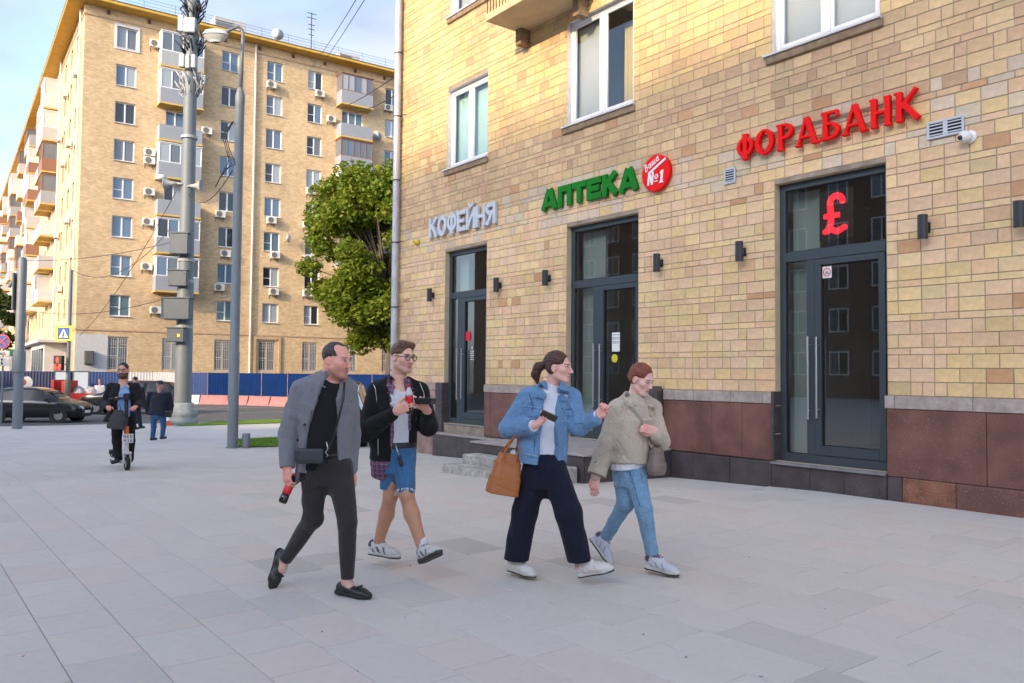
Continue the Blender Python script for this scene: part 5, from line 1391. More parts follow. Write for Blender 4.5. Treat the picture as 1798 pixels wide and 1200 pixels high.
tree('street_tree', 'dark green tree at the end of the avenue past the block', (-62, 92, ROAD), 14, (0, 0, 8), (5.5, 5, 6), 6000, .34, (.05, .085, .02), 5, 26)

# ---- cars
m_tyre = mat('tyre', (.018, .018, .018), .85); m_rim = mat('alloy_rim', (.38, .38, .39), .35, metal=.8); m_cglass = mat('car_glass', (.008, .01, .012), .06, spec=.4)
m_head = mat('headlamp', (.62, .62, .62), .12, spec=.8); m_chrome = mat('chrome', (.6, .6, .6), .2, metal=1)
def wheel(parent, x, y, r, side):
    o = put('wheel', None, parent, (x, y, r))
    b = MB(); w = .21
    b.lathe([(r * .62, -w / 2), (r * .95, -w / 2), (r, -w / 2 + .03), (r, w / 2 - .03), (r * .95, w / 2), (r * .62, w / 2)], n=26, axis='y', cap=False); b.build('tyre', m_tyre, o, smooth='auto')
    b = MB(); s = side * (w / 2 - .02)
    b.lathe([(r * .62, s), (r * .58, s - side * .03), (r * .2, s - side * .05), (.02, s - side * .03)], n=26, axis='y')
    for i in range(7):
        a = 2 * math.pi * i / 7; ca, sa = math.cos(a), math.sin(a)
        p0 = np.array([ca * .05, s - side * .015, sa * .05]); p1 = np.array([ca * r * .58, s - side * .005, sa * r * .58]); b.tube([p0, p1], .022, 5)
    b.build('rim', m_rim, o, smooth='auto')
def car(name, label, loc, rotz, st, paint, wheels, r, belt, cab, lights=True):
    """st: stations (x, z_low, z_shoulder, z_top, half width, roof half width)"""
    e = thing(name, label, 'car', loc, rotz); b = MB(); rings = []
    for (x, zl, zs, zt, w, rw) in st:
        pr = [(w * .86, zl), (w * .97, zl + .10), (w, zl + .28), (w * 1.0, zs - .12), (w * .965, zs), (rw + (w * .965 - rw) * .12, zs + (zt - zs) * .86), (rw * .86, zt - .012), (rw * .4, zt + .01)]
        ring = [(x, -yy, zz) for yy, zz in pr] + [(x, yy, zz) for yy, zz in pr[::-1]]; rings.append(ring)
    n = len(rings[0]); vs = [p for rg in rings for p in rg]; fs = []
    for i in range(len(rings) - 1):
        for k in range(n):
            k2 = (k + 1) % n; fs.append((i * n + k, (i + 1) * n + k, (i + 1) * n + k2, i * n + k2))
    fs.append(tuple(range(n))); fs.append(tuple(range((len(rings) - 1) * n, len(rings) * n))[::-1])
    b.raw(vs, fs); b.build('body', paint, e, smooth='auto')
    xs = [s[0] for s in st]
    def S(x, i): return float(np.interp(x, xs, [s[i] for s in st]))
    def side_pt(x, f, sd, off=.006):
        zs, zt, w, rw = S(x, 2), S(x, 3), S(x, 4), S(x, 5); y0 = w * .965; y1 = rw + (w * .965 - rw) * .12
        return (x, sd * (y0 + (y1 - y0) * f + off), zs + (zt - zs) * .86 * f + .004)
    for sd in (-1, 1):
        for (xa, xb, fa, fb) in cab:
            g = MB(); m_ = 8; lo = []; hi = []
            for i in range(m_ + 1):
                x = xa + (xb - xa) * i / m_; lo.append(side_pt(x, .06, sd)); hi.append(side_pt(x, .06 + (.9) * min(1, fa + (fb - fa) * i / m_), sd))
            g.raw(lo + hi, [(i, i + 1, m_ + 2 + i, m_ + 1 + i) for i in range(m_)]); g.build('side_window', m_cglass, e, smooth=True)
    # windscreen and rear window lie on the sloping stations
    for (xa, xb) in belt:
        g = MB(); vs = []
        for i in range(7):
            x = xa + (xb - xa) * i / 6; zt, rw = S(x, 3), S(x, 5)
            vs += [(x, -rw * .84, zt + .006), (x, 0, zt + .022), (x, rw * .84, zt + .006)]
        g.raw(vs, [f for i in range(6) for f in ((3 * i, 3 * i + 1, 3 * i + 4, 3 * i + 3), (3 * i + 1, 3 * i + 2, 3 * i + 5, 3 * i + 4))]); g.build('windscreen', m_cglass, e, smooth=True)
    for x in wheels:
        for sd in (-1, 1):
            y = S(x, 4) - .1; wheel(e, x, sd * y, r, sd)
            g = MB(); g.lathe([(r + .07, sd * (S(x, 4) + .002)), (r + .07, sd * (S(x, 4) + .006)), (r - .01, sd * (S(x, 4) + .006))], (x, 0, r), 26, 'y', cap=False); g.build('wheel_arch', m_tyre, e)
    xf = xs[-1]; zf = S(xf - .15, 2)
    for sd in (-1, 1):
        g = MB(); g.raw([(xf - .42, sd * (S(xf - .42, 4) * .985 + .01), zf - .02), (xf - .42, sd * (S(xf - .42, 4) * .98 + .012), zf - .13), (xf - .02, sd * S(xf, 4) * .80, zf - .18), (xf - .03, sd * S(xf, 4) * .80, zf - .03), (xf + .02, sd * S(xf, 4) * .5, zf - .08), (xf + .03, sd * S(xf, 4) * .5, zf - .19)], [(0, 1, 2, 3), (3, 2, 5, 4)]); g.build('headlight', m_head, e)
        g = MB(); xm = cab[-1][1] - .35; g.box(xm, xm + .1, sd * (S(xm, 4) + .0), sd * (S(xm, 4) + .18), S(xm, 2) + .02, S(xm, 2) + .17, .04); g.build('mirror', paint, e)
        g = MB(); g.box(xs[0] - .01, xs[0] + .15, sd * S(xs[0], 4) * .7, sd * (S(xs[0] + .15, 4) + .006), .75, .95, .02); g.build('tail_light', mat('tail_red', (.25, .01, .01), .3), e)
        for xd in (cab[0][1] + .0, ):
            g = MB(); g.box(xd - .2, xd - .03, sd * (S(xd, 4) + .0), sd * (S(xd, 4) + .03), S(xd, 2) - .2, S(xd, 2) - .16, .01); g.build('door_handle', paint, e)
    g = MB(); g.box(xf - .03, xf + .035, -.5, .5, .32, .55, .02); g.build('grille', m_gasket, e)
    g = MB(); g.box(xf - .0, xf + .045, -.26, .26, .42, .53, .004); g.build('number_plate', m_white, e)
    return e
m_carblk = mat('car_paint_black', (.012, .013, .015), .25, coat=.5); m_carblu = mat('car_paint_navy', (.010, .016, .034), .2, coat=.7)
hatch = [(-2.1, .35, .85, .95, .70, .55), (-2.0, .25, .92, 1.12, .80, .58), (-1.7, .22, .95, 1.38, .86, .60), (-1.2, .22, .96, 1.50, .885, .62), (-.5, .22, .95, 1.55, .89, .63), (.2, .22, .94, 1.52, .89, .62), (.7, .22, .93, 1.36, .89, .62), (1.15, .22, .92, 1.08, .885, .66), (1.35, .22, .91, .99, .88, .68), (1.8, .22, .86, .90, .85, .66), (2.05, .24, .76, .78, .78, .60), (2.15, .35, .60, .62, .66, .5)]
hp = at(120, 737, 36.5)
car('parked_car', 'dark grey hatchback driving past behind the thick grey post', (hp[0] - 1.30, 36.3, ROAD), R(4), hatch, m_carblk, (-1.25, 1.32), .315, [(.72, 1.3), (-2.0, -1.75)], [(-1.55, -.45, .72, 1.0), (-.38, .55, 1.0, 1.0), (.58, 1.15, .95, .35)])
suv = [(-2.35, .45, 1.0, 1.1, .78, .6), (-2.28, .30, 1.05, 1.45, .90, .66), (-2.0, .28, 1.08, 1.70, .96, .70), (-1.2, .28, 1.08, 1.78, .97, .71), (-.2, .28, 1.07, 1.79, .97, .71), (.45, .28, 1.06, 1.70, .97, .70), (1.0, .28, 1.05, 1.32, .965, .72), (1.25, .28, 1.04, 1.16, .96, .75), (1.8, .28, 1.0, 1.08, .94, .62), (2.2, .32, .92, .96, .88, .68), (2.36, .45, .72, .74, .78, .6)]
sp2 = at(175, 722, 44.0)
car('parked_car', 'black off-road car waiting behind the man on the scooter', (sp2[0] + 1.9, 43.6, ROAD), R(186), suv, m_carblk, (-1.45, 1.5), .37, [(.5, 1.2), (-2.25, -2.02)], [(-2.0, -1.25, .85, 1.0), (-1.18, -.25, 1.0, 1.0), (-.18, .95, 1.0, .45)])
dk = at(592, 700, 23.2)
car('parked_car', 'black car parked behind the two walking men', (dk[0], 23.2, gz(23.2)), R(96), suv, m_carblk, (-1.45, 1.5), .37, [(.5, 1.2), (-2.25, -2.02)], [(-2.0, -1.25, .85, 1.0), (-1.18, -.25, 1.0, 1.0), (-.18, .95, 1.0, .45)])
# red skip heaped with rubbish beside the crossing pole
e = thing('rubbish_skip', 'red metal skip heaped with grey rubbish bags by the crossing pole', 'skip', (at(125, 700, 47)[0], 47, ROAD), R(4))
b = MB(); b.raw([(-.4, -.6, 0), (2.0, -.6, 0), (2.0, .6, 0), (-.4, .6, 0), (-.75, -.8, 1.0), (2.2, -.8, 1.0), (2.2, .8, 1.0), (-.75, .8, 1.0)], [(0, 1, 5, 4), (1, 2, 6, 5), (2, 3, 7, 6), (3, 0, 4, 7)]); b.box(-.75, -.62, -.8, .8, 1.001, 1.75); b.box(-.2, .0, -.8, .8, 1.001, 1.7); b.build('container', mat('skip_red', (.45, .02, .02), .5, var=.2, scale=2), e)
r_ = random.Random(2)
for i in range(6):
    b = MB(); s = r_.uniform(.28, .42); b.lathe([(.02, s)] + [(s * math.cos(R(a)) * (1 + .15 * math.sin(a)), s * .8 * math.sin(R(a))) for a in range(70, -91, -20)], (0.3 + i * .32, r_.uniform(-.4, .3), 1.0), 10); b.build('rubbish_bag', mat('bag_grey', (.32, .31, .32), .6, var=.4, scale=5), e, smooth=True)
# small traffic cone by the mast
cp = at(293, 748, 33.2); e = thing('traffic_cone', 'orange and white traffic cone at the foot of the mast', 'cone', (cp[0], 33.2, gz(33.2)))
b = MB(); b.lathe([(.16, 0.03), (.03, .6)], n=14); b.build('cone', mat('cone_orange', (.75, .10, .04), .5), e, smooth='auto')
b = MB(); b.lathe([(.125, .2), (.088, .36)], n=14); b.build('band', m_sw, e); b = MB(); b.box(-.2, .2, -.2, .2, 0, .03); b.build('foot', mat('cone_orange', (0, 0, 0)), e)
# ------------------------------------------------------------------ people: signed-distance bodies and clothes
def nrm(v): v = np.array(v, float); return v / (np.linalg.norm(v) + 1e-12)
def bbox(pts, r): P = np.array(pts, float); return P.min(0) - r, P.max(0) + r
def cone(a, b, r1, r2, flat=None):
    """round cone; flat=(axis vector, factor) squeezes the section along an axis"""
    a = np.array(a, float); b = np.array(b, float); ab = b - a; L2 = ab @ ab + 1e-12
    ax = None
    if flat is not None:
        ax = np.array(flat[0], float); d = nrm(ab); ax = nrm(ax - d * (ax @ d)); kf = flat[1]
    def fn(X, Y, Z):
        px, py, pz = X - a[0], Y - a[1], Z - a[2]
        t = np.clip((px * ab[0] + py * ab[1] + pz * ab[2]) / L2, 0, 1)
        qx, qy, qz = px - ab[0] * t, py - ab[1] * t, pz - ab[2] * t
        if ax is not None:
            s = qx * ax[0] + qy * ax[1] + qz * ax[2]; g = s * (1 / kf - 1); qx = qx + g * ax[0]; qy = qy + g * ax[1]; qz = qz + g * ax[2]
        return np.sqrt(qx * qx + qy * qy + qz * qz) - (r1 + (r2 - r1) * t)
    lo, hi = bbox([a, b], max(r1, r2) * (1 if flat is None else max(1, flat[1])))
    return fn, lo, hi
def ell(c, r, M=None):
    """ellipsoid, M = 3x3 whose columns are its axes"""
    c = np.array(c, float); r = np.array(r, float); M = np.eye(3) if M is None else np.array(M, float); m = r.min()
    def fn(X, Y, Z):
        px, py, pz = X - c[0], Y - c[1], Z - c[2]
        x = (px * M[0, 0] + py * M[1, 0] + pz * M[2, 0]); y = (px * M[0, 1] + py * M[1, 1] + pz * M[2, 1]); z = (px * M[0, 2] + py * M[1, 2] + pz * M[2, 2])
        k0 = np.sqrt((x / r[0]) ** 2 + (y / r[1]) ** 2 + (z / r[2]) ** 2); k1 = np.sqrt((x / r[0] ** 2) ** 2 + (y / r[1] ** 2) ** 2 + (z / r[2] ** 2) ** 2)
        return k0 * (k0 - 1) / np.maximum(k1, 1e-6)
    R_ = np.linalg.norm(r) if M is not None else r.max(); R_ = r.max()
    return fn, c - R_, c + R_
def rbox(c, hsz, rad, M=None):
    c = np.array(c, float); hsz = np.array(hsz, float); M = np.eye(3) if M is None else np.array(M, float)
    def fn(X, Y, Z):
        px, py, pz = X - c[0], Y - c[1], Z - c[2]; q = []
        for i in range(3): q.append(np.abs(px * M[0, i] + py * M[1, i] + pz * M[2, i]) - (hsz[i] - rad))
        return np.sqrt(np.maximum(q[0], 0) ** 2 + np.maximum(q[1], 0) ** 2 + np.maximum(q[2], 0) ** 2) + np.minimum(np.maximum(np.maximum(q[0], q[1]), q[2]), 0) - rad
    R_ = np.linalg.norm(hsz); return fn, c - R_, c + R_
def loft(rings, n=2.3):
    """rings: (centre, side vec, fwd vec, half width, half depth), ordered along the axis"""
    cs = [np.array(r[0], float) for r in rings]
    def fn(X, Y, Z):
        out = None
        nr = len(rings) - 2
        for si, ((c0, s0, f0, w0, d0), (c1, s1, f1, w1, d1)) in enumerate(zip(rings[:-1], rings[1:])):
            c0 = np.array(c0, float); c1 = np.array(c1, float); ab = c1 - c0; L = np.linalg.norm(ab); u = ab / L
            px, py, pz = X - c0[0], Y - c0[1], Z - c0[2]
            tr = (px * u[0] + py * u[1] + pz * u[2]) / L; t = np.clip(tr, 0, 1)
            qx, qy, qz = px - ab[0] * t, py - ab[1] * t, pz - ab[2] * t
            e = (tr - t) * L; qx = qx - u[0] * e; qy = qy - u[1] * e; qz = qz - u[2] * e
            sx, sy, sz_ = [s0[i] + (s1[i] - s0[i]) * t for i in range(3)]; fx, fy, fz = [f0[i] + (f1[i] - f0[i]) * t for i in range(3)]
            a = np.abs(qx * sx + qy * sy + qz * sz_) / (w0 + (w1 - w0) * t); b = np.abs(qx * fx + qy * fy + qz * fz) / (d0 + (d1 - d0) * t)
            r = (a ** n + b ** n + 1e-9) ** (1 / n); m = np.minimum(w0 + (w1 - w0) * t, d0 + (d1 - d0) * t)
            d = (r - 1) * m; e = np.where(((tr > 1) & (si < nr)) | ((tr < 0) & (si > 0)), np.sign(e) * np.maximum(np.abs(e) - .03, 0), e)
            d = np.where(np.abs(e) > 1e-5, np.sqrt(np.maximum(d, 0) ** 2 + e * e), d)
            out = d if out is None else np.minimum(out, d)
        return out
    mx_ = max(max(r[3], r[4]) for r in rings); lo, hi = bbox(cs, mx_); return fn, lo, hi
def fold(seed, f=1.0, amp=.004, dirv=(0, 0, 1)):
    """creases: sharp valleys in patches plus soft undulation"""
    r = random.Random(seed); ph = [r.uniform(0, 6.28) for _ in range(8)]; d = nrm(dirv)
    def fn(X, Y, Z):
        a = X * d[0] + Y * d[1] + Z * d[2]
        w = np.sin(X * 15 * f + ph[0] + 1.6 * np.sin(Z * 8 * f + ph[1])) + np.sin(Y * 17 * f + ph[2] + 1.3 * np.sin(Z * 11 * f + ph[3]))
        mk = np.clip(.35 + .55 * np.sin(Z * 10 * f + 1.5 * w + ph[6]) + .25 * np.sin((X - Y) * 14 * f + ph[7]), 0, 1)
        v = -(2 * np.abs(np.sin(a * 19 * f + 1.5 * w + ph[4])) - 1.1) * mk
        return amp * (.75 * v + .35 * np.sin(a * 24 * f + 1.2 * w + ph[5]))
    return fn
def fbounds(prims, pad=.03):
    lo = np.min([p[1] for p in prims], 0) - pad; hi = np.max([p[2] for p in prims], 0) + pad; return lo, hi
FLD = {}
def sdf_obj(name, prims, h, m, parent, base, smooth=True, noise=None, cuts=(), subs=(), color=None, pad=.03, post=None, ends=()):
    """prims: (prim, k); subs: (prim, k) carved away; ends: (point, direction, r) trims a limb squarely; post works on the field"""
    lo, hi = fbounds([p for p, _ in prims], pad); f = Field(lo, hi, h)
    for p, k in prims: f.u(p, k)
    if noise: f.disp(noise)
    for p, k in subs: f.sub(p, k)
    for c, n in cuts:
        c = np.array(c); n = nrm(n); f.clip(lambda X, Y, Z: (X - c[0]) * n[0] + (Y - c[1]) * n[1] + (Z - c[2]) * n[2])
    for c, d, r in ends:
        d = nrm(d); M = frame(d, (0, .3, 1) if abs(d[2]) < .8 else (1, 0, 0)); f.sub(rbox(np.array(c) + d * r, (r, r, r), .004, M), .0)
    if post: post(f)
    V, F = f.nets()
    cols = color(V) if color else None
    me = np_mesh(name, V - base, F, m, smooth, cols)
    o = put(name, me, parent); FLD['last'] = f
    return o
def surf(f, px, py, dflt=None):
    """first point of a field's surface met by the line of sight through a photo pixel"""
    d = _fw + (px - IMW / 2) / FPX * _rt - (py - IMH / 2) / FPX * _up; d = d / d[1]
    ys = np.arange(f.lo[1], f.lo[1] + f.h * (f.n[1] - 1), .002); P = np.array([0, 0, EYE]) + ys[:, None] * d
    I = np.round((P - f.lo) / f.h).astype(int); ok = ((I >= 0) & (I < f.n)).all(1)
    if not ok.any(): return dflt
    P = P[ok]; I = I[ok]; v = f.d[I[:, 0], I[:, 1], I[:, 2]]; k = np.argmax(v < 0)
    return P[k] if v[k] < 0 else dflt
def surf_line(f, pts, n=6):
    out = []; last = None
    for (x0, y0), (x1, y1) in zip(pts[:-1], pts[1:]):
        for i in range(n + 1):
            q = surf(f, x0 + (x1 - x0) * i / n, y0 + (y1 - y0) * i / n, last)
            if q is not None: out.append(q); last = q
    return out
def groove(f, pts, r=.004, n=6):
    q = surf_line(f, pts, n)
    for a, b_ in zip(q[:-1], q[1:]):
        if np.linalg.norm(a - b_) < .08: f.sub(cone(a, b_, r, r), .004)
def ridge(f, pts, r=.005, n=6):
    q = surf_line(f, pts, n)
    for a, b_ in zip(q[:-1], q[1:]):
        if np.linalg.norm(a - b_) < .08: f.u(cone(a, b_, r, r), .004)
def patch(pr, f, A, B, name, m, lift=.006, th=.007, cols=5, parent=None, sub=4):
    """flap lying on a field's surface between two polylines of photo points"""
    def dens(L):
        o = []
        for (x0, y0), (x1, y1) in zip(L[:-1], L[1:]):
            for i in range(sub): o.append((x0 + (x1 - x0) * i / sub, y0 + (y1 - y0) * i / sub))
        return o + [L[-1]]
    A, B = dens(A), dens(B); V = []; last = None
    for (ax, ay), (bx, by) in zip(A, B):
        for j in range(cols + 1):
            q = surf(f, ax + (bx - ax) * j / cols, ay + (by - ay) * j / cols, last)
            if q is None: q = at((ax + bx) / 2, (ay + by) / 2, pr.Y - .1)
            if last is not None and abs(q[1] - last[1]) > .05: q = at(ax + (bx - ax) * j / cols, ay + (by - ay) * j / cols, last[1])
            V.append(q); last = q
        last = V[-cols - 1]
    V = np.array(V); c = np.array([0, 0, EYE]); d = V - c; d = d / np.linalg.norm(d, axis=1, keepdims=True)
    top = V - d * (lift + th); bot = V - d * (lift - .012); n = len(A); w = cols + 1; b = MB()
    fs = []
    for i in range(n - 1):
        for j in range(cols): k = i * w + j; fs.append((k, k + 1, k + w + 1, k + w))
    o = n * w
    for i in range(n - 1): fs.append((i * w, i * w + w, o + i * w + w, o + i * w)); fs.append((i * w + cols, o + i * w + cols, o + i * w + w + cols, i * w + w + cols))
    for j in range(cols): fs.append((j, o + j, o + j + 1, j + 1)); e = (n - 1) * w; fs.append((e + j, e + j + 1, o + e + j + 1, o + e + j))
    b.raw(list(np.concatenate([top, bot])), fs); return pr.mb(b, name, m, parent, smooth='auto')
def join_np(parts):
    Vs, Fs, Cs, o = [], [], [], 0
    for V, F, C in parts: Vs.append(V); Fs.append(F + o); Cs.append(C); o += len(V)
    return np.concatenate(Vs), np.concatenate(Fs), np.concatenate(Cs)
def frame(f, u=(0, 0, 1)):
    """columns: left, forward, up"""
    f = nrm(f); u = np.array(u, float); u = nrm(u - f * (u @ f)); l = np.cross(u, f); return np.stack([l, f, u], 1)

def head_ops(Hc, M, sc, neck, opt):
    """Hc between the eyes' level inside the skull; neck = neck base point; returns V,F,colours"""
    L = lambda x, y, z: Hc + M @ (np.array([x, y, z]) * sc)
    S = lambda r: tuple(np.array(r) * sc)
    jw = opt.get('jaw', 1.0); nl = opt.get('nose', 1.0)
    P = [(ell(L(0, -.018, .034), S((.073, .094, .082)), M), 0), (ell(L(0, .022, -.035), S((.060 * jw, .066, .080)), M), .03 * sc),
         (ell(L(0, .064, -.103), S((.024 * jw, .019, .018)), M), .03 * sc)]
    for s in (-1, 1):
        P += [(cone(L(s * .052 * jw, -.005, -.062), L(s * .022, .058, -.102), .018 * sc, .014 * sc), .025 * sc), (ell(L(s * .043, .052, -.022), S((.022, .024, .02)), M), .025 * sc)]
    P += [(cone(L(-.036, .077, .021), L(.036, .077, .021), .011 * sc, .011 * sc), .018 * sc)]
    f_prims = P
    nk = [(cone(L(0, -.03, -.05), neck, opt.get('neck', .052) * sc, opt.get('neck', .052) * 1.12 * sc), .03 * sc)]
    ch = opt.get('chest')
    extra = [(p, .05) for p in ch] if ch else []
    O = [('u', p_, k_) for p_, k_ in f_prims + nk + extra]
    for s in (-1, 1): O.append(('s', ell(L(s * .031, .100, .000), S((.017, .019, .0125)), M), .010 * sc))
    for s in (-1, 1): O.append(('u', ell(L(s * .031, .0735, -.001), S((.0135, .0135, .0115)), M), .003 * sc))
    O.append(('u', cone(L(0, .083, .010), L(0, .083 + .027 * nl, -.034), .0075 * sc, .0115 * sc), .010 * sc))
    for s in (-1, 1): O.append(('u', ell(L(s * .0115, .094 + .006 * nl, -.038), S((.0085, .010, .008)), M), .005 * sc))
    O.append(('u', cone(L(-.017, .0815, -.0665), L(.017, .0815, -.0665), .0058 * sc, .0058 * sc), .006 * sc)); O.append(('u', cone(L(-.013, .0825, -.0775), L(.013, .0825, -.0775), .0072 * sc, .0072 * sc), .006 * sc))
    O.append(('s', cone(L(-.02, .0935, -.0718), L(.02, .0935, -.0718), .0028 * sc, .0028 * sc), .003 * sc))
    for s in (-1, 1):
        E = M @ np.array([[math.cos(s * .35), -math.sin(s * .35), 0], [math.sin(s * .35), math.cos(s * .35), 0], [0, 0, 1]])
        O.append(('u', ell(L(s * .077, -.012, -.012), S((.0085, .019, .031)), E), .006 * sc)); O.append(('s', ell(L(s * .086, -.008, -.008), S((.006, .010, .018)), E), .004 * sc))
    return O, lambda V, C: head_cols(V, C, Hc, M, sc, opt)
def head_cols(V, C0, Hc, M, sc, opt):
    near = np.linalg.norm(V - Hc, axis=1) < .19 * sc; V = V[near]
    q = (V - Hc) @ M / sc; x, y, z = q[:, 0], q[:, 1], q[:, 2]
    skin = np.array(opt.get('skin', (.50, .27, .20))); C = C0[near]
    def blend(mask, col): C[:] = C * (1 - mask[:, None]) + np.array(col) * mask[:, None]
    sm = lambda d, a, b: np.clip((b - d) / (b - a), 0, 1)
    fr = (y > .03)
    # flushed cheeks, nose and ears
    blend(.45 * sm(np.hypot(np.abs(x) - .038, z + .03), .005, .035) * fr, skin * np.array([1.12, .82, .80]))
    blend(.4 * sm(np.hypot(x, z + .036), .004, .02) * (y > .095), skin * np.array([1.1, .80, .76]))
    blend(.4 * (np.abs(x) > .074), skin * np.array([1.1, .8, .75]))
    if opt.get('stubble', 0):
        jawm = sm(z, -.062, -.040) * sm(-y, .0, .03) * (1 - sm(np.hypot(x / 1.3, z + .072), .008, .018))
        mous = sm(np.hypot(x / 1.9, (z + .057)), .008, .016) * (y > .07)
        blend(opt['stubble'] * np.clip(jawm + mous, 0, 1) * (z > -.14), opt.get('beard', (.16, .085, .055)))
    lipc = opt.get('lip', (.40, .12, .11))
    blend(.85 * sm(np.hypot(x / 2.6, (z + .072) * 1.0), .0065, .0105) * (y > .07), lipc)
    for s in (-1, 1):
        ex = x - s * .031
        brow = sm(np.hypot(ex / 3.6, z - .0215), .0042, .0072) * (y > .06); blend(opt.get('browk', .85) * brow, opt.get('browc', (.10, .055, .035)))
        lid = sm(np.hypot(ex / 2.0, z - .001), .008, .0115) * (y > .06)
        op = opt.get('eye_open', 1.0)
        blend(.8 * lid, skin * .5)
        if op > .4:
            blend(.95 * sm(np.hypot(ex / 2.2, (z - .0005) / op), .0052, .0068) * (y > .06), (.62, .58, .56))
            g = opt.get('gaze', 0.0)
            blend(sm(np.hypot(ex - g, (z - .0005)), .0050, .0066) * (y > .06) * sm(np.abs(z), .0055 * op, .0072 * op), (.045, .03, .022))
        blend(.9 * sm(np.hypot(ex / 2.6, (z - (.0058 if op > .4 else -.003)) * 1.6), .0040, .0055) * (y > .07), (.06, .035, .03))
    blend(.7 * sm(np.hypot(x / 2.4, (z + .0718) * 2.2), .004, .007) * (y > .07), (.20, .05, .05))
    C0[near] = C; return C0

def hand_ops(wrist, d, n, side, curl, elbow, rw=.028, spread=.08, thumb=(.6, .5), L=.098, wrist_r=.026, point=None):
    """d finger direction, n palm normal (palm faces n), side=+1 thumb along cross(d,n) else -1; curl: 4 finger curls in radians per joint"""
    d = nrm(d); n = nrm(np.array(n) - d * (np.array(n) @ d)); t = np.cross(d, n) * side; w = np.array(wrist)
    M = np.stack([t, d, n], 1)
    P = [(cone(np.array(elbow) * .55 + w * .45, w, wrist_r * 1.45, wrist_r, flat=(n, .8)), 0), (rbox(w + d * .050 - n * .002, (.036, .05, .014), .012, M), .018), (cone(w, w + d * .03, wrist_r * .95, .026, flat=(n, .7)), .02)]
    P.append((ell(w + d * .03 + t * .026 + n * .010, (.018, .030, .014), M), .012))
    bx = [.0285, .0100, -.0085, -.0265]; ln = [.072, .080, .074, .058]; rr = [.0088, .0092, .0088, .0078]
    for i in range(4):
        c = curl[i] if hasattr(curl, '__len__') else curl
        b = w + d * (.094 - .006 * (i == 3) - .003 * (i == 0)) + t * bx[i] - n * .003
        dir0 = d + t * (spread * (1.5 - i) / 1.5); a = 0; p = b
        seg = [.46, .30, .24]; pts = [b - dir0 * .012]
        for k in range(3):
            a += c * (1.0, 1.15, .8)[k]; dd = nrm(dir0) * math.cos(a) + n * math.sin(a); p = p + dd * ln[i] * seg[k]; pts.append(p)
        r = rr[i]
        for k in range(3): P.append((cone(pts[k], pts[k + 1], r * (1.04 - .09 * k), r * (.97 - .09 * k)), .005))
    tb = w + d * .022 + t * .030 + n * .006; o_, c_ = thumb
    d1 = nrm(d * (1 - o_ * .5) + t * o_ + n * .35 * c_); d2 = nrm(d1 + (-t * .6 + n * .55) * c_); d3 = nrm(d2 + (-t * .6 + n * .3) * c_)
    q = [tb, tb + d1 * .038, tb + d1 * .038 + d2 * .032, tb + d1 * .038 + d2 * .032 + d3 * .024]
    for k, (ra, rb_) in enumerate(((.0135, .0115), (.011, .0098), (.0098, .0082))): P.append((cone(q[k], q[k + 1], ra, rb_), .008))
    kc = np.mean(q, 0)
    def colr(V, C):
        near = np.linalg.norm(V - (w + d * .06), axis=1) < .16; Vn = V[near]
        kn = np.min([np.linalg.norm(Vn - (w + d * .094 + t * b_ - n * .012), axis=1) for b_ in bx], 0)
        C[near] = C[near] * (1 - .22 * np.clip(1 - kn / .016, 0, 1)[:, None] * np.array([.0, 1, 1])) * np.array([1.04, .93, .93]); return C
    return [('u', p_, k_) for p_, k_ in P], colr
m_skin = mat('skin', (1, 1, 1), .48, vcol=True, spec=.35, bump=.04, bscale=260, var=.05, scale=30, sss=.12)
def cloth(name, col, var=.04, rough=.9, bump=.25, sc=260, var2=.03, sheen=.15, scale=60, wrinkle=.5):
    if name in MATS: return MATS[name]
    m = mat(name, col, rough, var=var, scale=scale, bump=bump, bscale=sc, var2=var2, scale2=9, sheen=sheen, spec=.25)
    n = m.node_tree.nodes; l = m.node_tree.links; p = n['Principled BSDF']; b1 = [x for x in n if x.type == 'BUMP'][0]
    t = n.new('ShaderNodeTexCoord'); mp_ = n.new('ShaderNodeMapping'); mp_.inputs['Scale'].default_value = (1.0, 1.0, .55); l.new(t.outputs['Object'], mp_.inputs[0])
    w = n.new('ShaderNodeTexNoise'); w.inputs['Scale'].default_value = 11; w.inputs['Detail'].default_value = 2.5; w.inputs['Distortion'].default_value = 1.6; l.new(mp_.outputs[0], w.inputs['Vector'])
    b2 = n.new('ShaderNodeBump'); b2.inputs['Strength'].default_value = wrinkle; b2.inputs['Distance'].default_value = .03; l.new(w.outputs[0], b2.inputs['Height']); l.new(b2.outputs[0], b1.inputs['Normal'])
    return m

